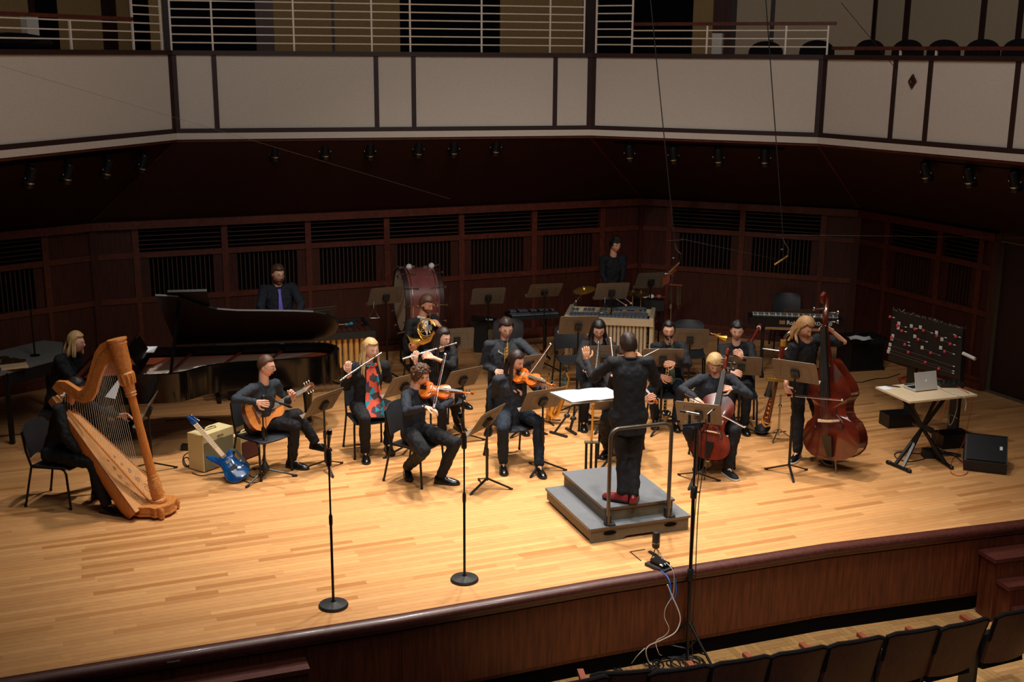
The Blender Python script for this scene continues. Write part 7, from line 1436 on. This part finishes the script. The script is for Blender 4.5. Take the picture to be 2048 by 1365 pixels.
# ================================================================ LEFT TABLE WITH METAL DISCS
z_ = .92; q = [W(-60, 766, z_), W(8, 742, z_), W(122, 711, z_), W(126, 685, z_), W(87, 681, z_), W(-60, 716, z_)]; c = (q[1]+q[3])/2; root = thing('grey_table', 'long grey-topped percussion table at the far left of the stage', 'table', (c.x, c.y, 0)); o = root.location.copy(); mb = MB(); mb.add(q+[p-zz*.05 for p in q], [[0, 1, 2, 3, 4, 5], [11, 10, 9, 8, 7, 6]]+[[i, i+6, (i+1) % 6+6, (i+1) % 6] for i in range(6)]); mb.build('tabletop', 'greytop', root, org=o, smooth=False)
mb = MB(); mb.add([p-zz*.05 for p in (q[1], q[2], q[3])]+[p-zz*.2 for p in (q[1], q[2], q[3])], [[0, 3, 4, 1], [1, 4, 5, 2]]); mb.build('apron', 'black', root, org=o, smooth=False)
for p in (q[1], q[2], q[4]): mb = MB(); mb.box(V((p.x, p.y+.04, .44)), (.05, .05, .88)); mb.build('leg', 'black_metal', root, org=o, smooth=False)
for i, (px, py, r) in enumerate(((6, 716, .07), (20, 721, .1), (11, 729, .09), (35, 728, .08), (40, 722, .07))):
    c = W(px, py, z_+.004); mb = MB(); mb.lathe([(r, 0), (r, .006), (r*.4, .012), (.01, .02)], (0, 0, 0), n=24); d_ = mb.build('metal_disc', 'bronze'); d_.location = c; tag(d_, 'bronze disc on the far left grey table, %s' % ('cut by the photo edge', 'the largest and furthest back', 'lying nearest the wooden tray', 'rightmost and flattest', 'small one behind the rightmost')[i], 'disc', 'bronze discs on the left table')
mb = MB(); mb.box((0, 0, .012), (.3, .2, .02)); o_ = mb.build('wooden_tray', 'maple', smooth=False); o_.location = W(28, 735, z_); o_.rotation_euler = (0, 0, .5); tag(o_, 'pale wooden tray at the near corner of the grey table', 'tray')
c = W(70, 712, z_); mb = MB(); t_ = WY(70, 620, c.y); mb.tube([V((0, 0, 0)), V((0, 0, t_.z-c.z))], .012, 8); mb.lathe([(.06, 0), (.06, .01)], (0, 0, 0), n=16); o_ = mb.build('metal_rod', 'black_metal'); o_.location = c; tag(o_, 'thin black upright rod standing on the grey table', 'rod')
# ================================================================ MAIN MICROPHONES IN FRONT OF THE CELLO
b = W(1374, 1322, STZ); root = thing('tall_microphone_stand', 'very tall black microphone stand rising from the audience floor before the stage', 'microphone stand', b); tp = WY(1391, 855, b.y+.02); z_ = tp.z
sl = V(((WY(1387, 985, b.y).x-b.x)/(WY(1387, 985, b.y).z-b.z), 0, 1)); P0 = lambda z: b+V((sl.x*(z-b.z), 0, z-b.z)); zj = WY(1387, 985, b.y).z
mb = MB(); mb.tube([P0(b.z+.05), P0(zj)], .0165, 10); mb.tube([P0(zj-.1), P0(z_)], .0105, 10); mb.build('pole', 'black_metal', root, org=b); 
for z in (WY(1380, 1150, b.y).z, zj): mb = MB(); mb.lathe([(.022, -.06), (.028, -.05), (.028, .05), (.02, .06)], P0(z), sl, 12); mb.tube([P0(z), P0(z)+V((.05, -.02, .01))], .008, 6); mb.build('clutch', 'black', root, org=b)
for k, u in enumerate((V((.55, -.75, 0)), V((-.9, .1, 0)), V((.5, .6, 0)))): mb = MB(); mb.tube([P0(b.z+.4), b+u*.42+zz*.015], .013, 8); mb.tube([P0(b.z+.12), b+u*.25+zz*.16], .008, 6); mb.build('leg', 'black_metal', root, org=b)
yb = tp.y; Q = lambda px, py, d_=0: WY(px, py, yb+d_); mb = MB(); mb.bar(Q(1365, 851), Q(1410, 846), .03, .02); mb.build('stereo_bar', 'black', root, org=b)
for i, (e0, e1, post) in enumerate((((1398, 829), (1360, 822), (1379, 848)), ((1415, 829), (1429, 817), (1418, 845)))):
    mb = MB(); mb.tube([Q(*post), Q(post[0], post[1]-18)], .012, 8); mb.build('mount', 'black', root, org=b)
    c = Q(*e0); m = thing('microphone', ('small black microphone aimed left on the tall stand bar', 'small black microphone aimed right on the tall stand bar')[i], 'microphone', c); mb = MB(); mb.tube([Q(*e0), Q(*e0).lerp(Q(*e1, .02), .75)], .011, 10); mb.build('barrel', 'steel', m, org=c); mb = MB(); mb.tube([Q(*e0).lerp(Q(*e1, .02), .7), Q(*e1, .02)], .013, 10); mb.build('capsule', 'black', m, org=c)
for i, dx in enumerate((0, 1)): cable('cable', ('black cable hanging loosely along the tall microphone stand', 'reddish cable hanging beside the tall microphone stand')[i], [Q(1400+12*dx, 838), Q(1402+9*dx, 900, -.02), Q(1392+6*dx, 1000, -.05), Q(1386+7*dx, 1090, -.08), Q(1381+9*dx, 1180, -.05), Q(1376+8*dx, 1270, .0), V((b.x+.04*dx, b.y-.1, STZ+.02))], .0045, ('black', 'mull')[i], px=False)
# stage edge: small condenser on tripod, interface box, usb cables
c = W(1311, 1110, 0); root = thing('desktop_microphone', 'small black condenser microphone on a mini tripod at the stage edge', 'microphone', c); h1 = WY(1310, 1096, c.y).z; h2 = WY(1310, 1064, c.y).z
mb = MB(); mb.lathe([(.03, h1), (.036, h1+.01), (.036, h2-.02), (.03, h2-.004), (.012, h2)], c, n=18); mb.build('body', 'black', root, org=c); mb = MB(); mb.lathe([(.037, h1+.05), (.037, h1+.055)], c, n=18); mb.build('ring', 'steel', root, org=c)
for px, py in ((1300, 1126), (1332, 1122), (1318, 1108)): mb = MB(); mb.tube([c+zz*h1, W(px, py, .008)], .005, 6); mb.build('leg', 'steel', root, org=c)
c = W(1297, 1106, 0); mb = MB(); mb.box((0, 0, .01), (.03, .17, .012), Matrix.Rotation(R(28), 3, 'Z')); o_ = mb.build('cable_cover', 'black', smooth=False); o_.location = W(1309, 1112, 0); tag(o_, 'black floor hatch strip under the mini tripod', 'floor hatch')
mb = MB(); a, d_ = W(1260, 1105, 0), W(1282, 1123, 0); e_ = W(1290, 1100, 0); mb.bar(a-a+zz*.004, d_-a+zz*.004, .008, .005); mb.bar(zz*.004, e_-a+zz*.004, .006, .005); o_ = mb.build('floor_hatch', 'mull', smooth=False); o_.location = a; tag(o_, 'thin dark outline of a hatch in the stage floor near the edge', 'floor hatch')
c = W(1318, 1137, .0); x = (W(1337, 1148, 0)-W(1297, 1130, 0)).normalized(); root = thing('foam_pad', 'black foam pad at the stage lip under the audio interface', 'pad', c, basis(x)); mb = MB(); mb.box((0, 0, .016), (.24, .13, .03)); mb.build('pad', 'black', root, smooth=False)
root = thing('audio_interface', 'small dark audio interface lying on the foam pad', 'audio interface', c+zz*.032, basis(x)); mb = MB(); mb.box((0, .01, .02), (.17, .08, .04)); mb.build('housing', 'lampbody', root, smooth=False)
for k in (-1, 1): mb = MB(); mb.tube([(.05, k*.02-.02, .03), (.085, k*.02-.03, .035)], .008, 8); mb.build('jack_plug', 'white', root)
ee = W(1330, 1158, .02); en = V((.35, -.93, 0))
cable('cable', 'short blue looped leads hanging over the stage nosing', [W(1322, 1142, .06), ee+en*.06+zz*.03, ee+en*.11-zz*.04, ee+en*.11-zz*.12, ee+en*.1-zz*.16+V((.02, 0, 0)), ee+en*.11-zz*.1+V((.05, 0, 0)), ee+en*.07+V((.06, 0, .03))], .006, 'blue', px=False)
yE = (ee+en*.12).y; Q = lambda px, py, d_=0: WY(px, py, yE+d_)
cable('cable', 'thick white cable curving down the stage front to the audience floor', [Q(1335, 1170), Q(1345, 1195), Q(1358, 1225), Q(1360, 1245), Q(1350, 1266), Q(1325, 1280, .04), Q(1298, 1292, .06), Q(1292, 1305, .06), W(1298, 1325, STZ+.03), W(1312, 1338, STZ+.012)], .0055, 'cable_w', px=False)
cable('cable', 'thin white cable hanging in an S beside the thicker one', [Q(1332, 1130, .05)+zz*.02, Q(1346, 1142), Q(1348, 1165), Q(1346, 1190), Q(1332, 1215), Q(1329, 1235), Q(1338, 1258), Q(1330, 1272, .03), Q(1312, 1284, .05), Q(1318, 1308, .06), W(1325, 1312, STZ+.012)], .003, 'cable_w', px=False)
cable('cable', 'white cable end lying by the small adapter on the audience floor', [W(1262, 1329, STZ+.01), Q(1275, 1312, .04), Q(1290, 1297, .06)], .004, 'cable_w', px=False)
small('power_adapter', 'small grey adapter on the parquet below the stage', 'adapter', 1279, 1320, STZ, (.09, .05, .04), 'felt', 20)
for i, (cx_, cy_, r) in enumerate(((1330, 1328, .13), (1352, 1334, .15), (1372, 1326, .12), (1275, 1332, .16))):
    c = W(cx_, cy_, STZ+.012); P = []; rr = random.Random(i)
    for k in range(36): a_ = k*2*PI/12; q = 1+.18*math.sin(k*.9+i); P.append(c+V((math.cos(a_)*r*1.3*q, math.sin(a_)*r*q, .004*(k//12))))
    cable('coiled_cable', 'coiled black cable on the parquet below the stage, %s' % ('left of the middle', 'in the middle', 'at the foot of the tall stand', 'by the grey adapter')[i], P, .006, 'black', px=False)
small('bracket_strip', 'short silver strip on the stage fascia above the left steps', 'strip', 347, 1326, -.04, (.1, .02, .012), 'steel', 20)
# ================================================================ HANGING MICROPHONES, RIGGING WIRES
def hang(px, y_, topx, pts, label):
    c = WY(px, 472 if px > 1500 else 482, y_); tpt = WY(topx, -160, y_-.4); root = thing('hanging_microphone', label, 'microphone', c); mb = MB(); mb.tube([c, tpt], .006, 6); mb.build('cable', 'black', root, org=c)
    mb = MB(); mb.bar(c-V((.09, 0, .0)), c+V((.09, 0, .01)), .015, .008); mb.build('hanger', 'steel', root, org=c); Q = [WY(*p, y_) for p in pts]; mb = MB(); mb.tube(Q[:4], .006, 6); mb.build('arm', 'steel', root, org=c); mb = MB(); mb.tube([Q[3], Q[4]], .02, 10, flat=.6); mb.build('microphone_body', 'bronze', root, org=c)
    q = WY(px-2, 500 if px > 1500 else 517, y_); mb = MB(); mb.lathe([(.02, 0), (.02, .004), (.006, .014)], q, n=12); mb.tube([q, c], .0015, 4); mb.build('weight', 'steel', root, org=c)
hang(1349, 13.9, 1285, [(1350, 486), (1354, 500), (1362, 508), (1359, 526), (1338, 546)], 'suspended microphone above the bass clarinettist, left of two')
hang(1566, 13.4, 1520, [(1566, 476), (1571, 488), (1578, 498), (1576, 512), (1549, 530)], 'suspended microphone above the double bass, right of two')
for i, (a, b, ya, yb_) in enumerate((((-40, 120), (900, 398), 12.5, 15.8), ((1362, 478), (1720, 555), 13.9, 17.4), ((1578, 470), (2048, 476), 13.4, 14.5), ((1682, 5), (1792, 138), 14.5, 14.6), ((1792, 138), (1788, 166), 14.6, 14.6))):
    p, q = WY(*a, ya), WY(*b, yb_); mb = MB(); mb.tube([V((0, 0, 0)), q-p], .0015 if i < 3 else .004, 5); o_ = mb.build('rigging_wire', 'mull' if i > 2 else 'string_dark'); o_.location = p; tag(o_, ('long thin wire crossing in front of the left balcony panels', 'faint wire running right from the left suspended microphone', 'faint wire running right from the right suspended microphone', 'dark guy wire descending across the right gallery seats', 'short hook hanging against the right balcony panel')[i], 'wire')
# ================================================================ SPOTLIGHTS UNDER THE BALCONY
def spotlamp(px, py, i, label):
    a, b = B[i], B[i+1]; t = (b-a).normalized(); n = V((-t.y, t.x, 0)); q = WL(px, py, a+n*.17, b+n*.17); root = thing('spotlight', label, 'spotlight', q, basis(t), 'spotlights under the balcony')
    mb = MB(); mb.box((0, 0, .15), (.05, .05, .09)); mb.tube([(-.07, 0, -.02), (-.075, 0, .09), (0, 0, .11), (.075, 0, .09), (.07, 0, -.02)], .007, 6); mb.build('yoke', 'lampbody', root)
    Rm = Matrix.Rotation(R(22), 3, 'X'); mb = MB(); mb.lathe([(.05, .12), (.062, .1), (.062, -.05), (.075, -.07), (.078, -.13), (.07, -.13)], (0, 0, 0), Rm @ V((0, 0, 1)), 18); mb.build('housing', 'lampbody', root); mb = MB(); mb.lathe([(.079, -.06), (.081, -.07), (.081, -.075)], (0, 0, 0), Rm @ V((0, 0, 1)), 18); mb.build('gel_frame', 'steel', root)
    for s in (-1, 1): mb = MB(); mb.ell((s*.08, 0, -.02), (.012, .012, .012), None, 8, 5); mb.build('knob', 'steel', root)
    return q
SP = [(60, 352, 0), (135, 345, 0), (214, 335, 0), (285, 325, 0), (549, 302, 1), (650, 300, 1), (740, 300, 1), (837, 296, 1), (908, 295, 1), (992, 292, 1), (1259, 304, 2), (1347, 308, 2), (1437, 312, 2), (1530, 313, 2), (1852, 342, 3), (1939, 352, 3), (2030, 360, 3)]
wd_ = ['first', 'second', 'third', 'fourth', 'fifth', 'sixth']; cnt = {}
for px, py, i in SP:
    k = cnt.get(i, 0); cnt[i] = k+1; spotlamp(px, py, i, 'black spotlight under the %s balcony section, %s from the left' % (('left', 'centre', 'right', 'far right')[i], wd_[k]))
for i in range(4):
    a, b = B[i], B[i+1]; t = (b-a).normalized(); n = V((-t.y, t.x, 0)); s0, s1 = ((.45, .93), (.2, .85), (.1, .85), (.25, .8))[i]; mb = MB(); zt_ = 3.33; p = a+t*(b-a).length*s0+n*.17; q = a+t*(b-a).length*s1+n*.17; mb.bar(V((p.x, p.y, zt_)), V((q.x, q.y, zt_)), .05, .04); o_ = mb.build('lighting_track', 'void', org=p, smooth=False); o_.location = p; tag(o_, 'black lighting track carrying the %s spotlights' % ('left', 'centre', 'right', 'far right')[i], 'lighting track')
# ================================================================ BALCONY RAILINGS AND GALLERY SEATS
def railing(i, posts, bars, top, label, px0, px1, toprail=None, botz=ZT):
    a, b = B[i], B[i+1]; t = (b-a).normalized(); n = V((-t.y, t.x, 0)); o_ = (a+b)/2; root = thing('balcony_railing', label, 'railing', V((o_.x, o_.y, ZT)), group='white railings on the balcony'); org = root.location.copy()
    G = lambda px: (lambda q: V((q.x, q.y, 0)))(WL(px, 60, a+n*.02, b+n*.02))
    for px in posts: p = G(px); mb = MB(); mb.box(p+zz*((botz+top)/2), (.024, .024, top-botz), basis(t)); mb.build('post', 'white_metal', root, org=org, smooth=False)
    for z in bars: mb = MB(); mb.tube([G(px0)+zz*z, G(px1)+zz*z], .0095, 8); mb.build('bar', 'white_metal', root, org=org)
    if toprail: mb = MB(); mb.bar(G(toprail[0])+zz*toprail[1], G(toprail[2])+zz*toprail[1], .045, .045); mb.build('wooden_handrail', 'mahog_trim', root, org=org, smooth=False)
bz = lambda k: ZT+.135+.108*k
railing(0, [-120, 140], [bz(0), bz(1), bz(2)], ZT+.36, 'low white railing with wooden handrail on the left balcony section', -330, 265, (-330, ZT+.395, 265))
railing(0, [265, 322], [bz(k) for k in range(8)], ZT+1.0, 'narrow tall white railing at the left corner of the balcony', 265, 324)
railing(1, [341, 424, 587, 743, 820, 963, 1100, 1168], [bz(k)-.02 for k in range(8)], ZT+1.0, 'long white railing of many bars on the centre balcony section', 341, 1170)
railing(2, [1193, 1265], [bz(k)+.0 for k in range(8)], ZT+1.0, 'narrow tall white railing right of the balcony corner', 1193, 1267)
railing(2, [1415, 1573], [bz(0)-.02, bz(1)-.02, bz(2)-.02], ZT+.42, 'low white railing with wooden handrail on the right balcony section', 1266, 1655, (1268, ZT+.42, 1672))
railing(2, [1657], [], ZT+.43, 'short end posts closing the right balcony railing', 1655, 1668)
railing(3, [1805, 1877], [], ZT+.12, 'very low handrail on short white posts at the far right balcony', 1700, 2100, (1668, ZT+.1, 2180))
def gallery_seat(px, py, i, label):
    a, b = B[i], B[i+1]; t = (b-a).normalized(); n = V((-t.y, t.x, 0)); q = WL(px, py, a+n*.75, b+n*.75); root = thing('theatre_seat', label, 'theatre seat', V((q.x, q.y, ZB+.4)), basis(t), 'dark seats in the right gallery'); zt_ = q.z-(ZB+.4)
    mb = MB(); ol = [(-.24, 0)]+[(-.24*math.cos(R(k*15)), .0+zt_-.16+.16*math.sin(R(k*15))) for k in range(13)]+[(.24, 0)]; mb.prism(ol, -.03, .03, 0, Matrix(((1, 0, 0, 0), (0, 0, -1, .05), (0, 1, 0, 0), (0, 0, 0, 1)))); mb.build('backrest', 'seatpad', root, ang=30); mb = MB(); mb.box((0, .25, .42), (.46, .4, .1)); mb.build('seat', 'seatpad', root, smooth=False)
    for s in (-1, 1): mb = MB(); mb.box((s*.27, .2, .55), (.05, .36, .04)); mb.box((s*.27, .2, .28), (.04, .3, .55)); mb.build('armrest', 'seatpad', root, smooth=False)
for k, (px, py, i) in enumerate(((1531, 82, 2), (1634, 80, 2), (1736, 79, 3), (1812, 79, 3), (1884, 79, 3), (1962, 78, 3), (2038, 77, 3))):
    gallery_seat(px, py, i, 'dark rounded seat back in the right gallery, %s from the left' % ['first', 'second', 'third', 'fourth', 'fifth', 'sixth', 'seventh'][k])
mb = MB(); mb.ell((0, 0, 0), (.5, .3, .12), None, 18, 8); o_ = mb.build('theatre_seat', 'seatpad'); o_.location = WL(20, 86, B[0]+V((0, 1.3, 0)), B[1]+V((0, 1.3, 0))); tag(o_, 'dark rounded seat back behind the left balcony railing', 'theatre seat')
# ================================================================ STEPS AND HOUSE SEATS
def steps(name, label, pts_list):
    root = thing(name, label, 'steps', pts_list[0][0]); o = root.location.copy()
    for (p, x, y, L, D, z) in pts_list:
        mb = MB(); c = p+x*L/2+y*D/2; c.z = z-.02; mb.box(c, (L, D, .04), basis(x)); tr = mb.build('tread', 'mahog_edge', root, org=o, smooth=False)
        c2 = c.copy(); h_ = z-.04-STZ; c2.z = STZ+h_/2; mb = MB(); mb.box(c2+x*0.01, (L-.05, D-.03, h_), basis(x)); mb.build('riser', 'front', root, org=o, smooth=False)
def E2(i, s): a, b = edge[i], edge[i+1]; t = (b-a).normalized(); return a+t*s, t, V((t.y, -t.x, 0))
pr = W(620, 1338, -.2); x = (edge[3]-edge[2]).normalized(); y = V((-x.y, x.x, 0)); L = 1.6; t0 = (edge[3]-edge[2]).normalized(); dd = max(.2, (edge[2]-pr).dot(y)-.03); steps('stage_steps', 'dark wooden steps up to the stage at the lower left', [(pr-x*L, x, y, L, dd, -.2)])
sl_ = []; x = (edge[6]-edge[5]).normalized(); y = V((-x.y, x.x, 0))
for k, (px, py, z) in enumerate(((1991, 1121, -.22), (2018, 1176, -.44), (2048, 1231, -.66))): p = W(px, py, z); p = p; q = W((1956, 1985, 2016)[k], (1100, 1156, 1211)[k], z); yy = (q-p); D = max(.24, yy.length); sl_.append((p, x, V((-x.y, x.x, 0)), 1.7, D, z))
steps('stage_steps', 'dark wooden steps beside the stage at the lower right', sl_)
mb = MB(); a, b = W(1950, 1212, STZ+.002), W(2002, 1248, STZ+.002); mb.bar(zz*.004, b-a+zz*.004, .12, .01); o_ = mb.build('floor_edging', 'greyband', smooth=False); o_.location = a; tag(o_, 'grey strip edging the parquet beside the right steps', 'floor edging')
_seat = None
def house_seat(p, yaw, label):
    global _seat
    if _seat is not None: return dup(_seat, p, yaw, label, 'front row theatre seats')
    root = thing('theatre_seat', label, 'theatre seat', p, yaw, 'front row theatre seats')     # local -y faces away from the stage (back of the seat)
    n = 9; P = []
    for lay in (0, .035):
        for i in range(5):
            for j in range(n):
                u = i/4; v = j/(n-1)*2-1; w_ = .255-.02*(1-u); z = .32+.53*u-(.012*v*v)*u; P.append(V((v*w_, -.28-.13*u+.04*(1-v*v)*-1+lay, z+(-.02 if abs(v) > .95 and i == 4 else 0))))
    q = 5*n; fs = [[i*n+j, i*n+j+1, (i+1)*n+j+1, (i+1)*n+j] for i in range(4) for j in range(n-1)]; rim = [(0, j) for j in range(n)]+[(i, n-1) for i in range(1, 5)]+[(4, j) for j in range(n-2, -1, -1)]+[(i, 0) for i in range(3, 0, -1)]; r_ = [a*n+b for a, b in rim]
    mb = MB(); mb.add(P, fs+[[k+q for k in f[::-1]] for f in fs]+[[r_[k], r_[k]+q, r_[(k+1) % len(r_)]+q, r_[(k+1) % len(r_)]] for k in range(len(r_))]); bk = mb.build('backrest', 'seatback', root, ang=30)
    top = [P[4*n+j]+V((0, .017, .004)) for j in range(n)]; mb = MB(); mb.tube([P[2*n]+V((0, .017, 0)), P[3*n]+V((0, .017, 0))]+top+[P[3*n+n-1]+V((0, .017, 0)), P[2*n+n-1]+V((0, .017, 0))], .021, 8); mb.build('padded_edge', 'seatpad', bk)
    mb = MB(); mb.box((0, -.2, .4), (.46, .1, .3), Matrix.Rotation(R(-12), 3, 'X')); mb.build('seat_cushion', 'seatpad', root)
    mb = MB(); mb.box((-.275, -.13, .66), (.05, .22, .035)); mb.build('armrest', 'armwood', root, smooth=False); mb = MB(); mb.box((-.275, -.16, .32), (.035, .18, .64)); mb.build('side_frame', 'black_metal', root, smooth=False)
    _seat = root; return root
tops = [(1165, 1368), (1252, 1350), (1366, 1343), (1490, 1325), (1607, 1306), (1722, 1286), (1838, 1266), (1940, 1250), (2050, 1225)]
ZS = STZ+.85
for k, (px, py) in enumerate(tops):
    p = W(px, py, ZS); q = W(tops[min(k+1, 8)][0], tops[min(k+1, 8)][1], ZS) if k < 8 else None; r0 = W(tops[k-1][0], tops[k-1][1], ZS) if k else None
    t = ((q-p) if q is not None else (p-r0)); t.z = 0; t.normalize(); yw = math.atan2(t.y, t.x); nrm = V((-t.y, t.x, 0)); base = p+nrm*.45; base.z = STZ
    house_seat(base, yw, 'dark wooden theatre seat back in the front row, %s from the left' % ['first', 'second', 'third', 'fourth', 'fifth', 'sixth', 'seventh', 'eighth', 'last'][k])
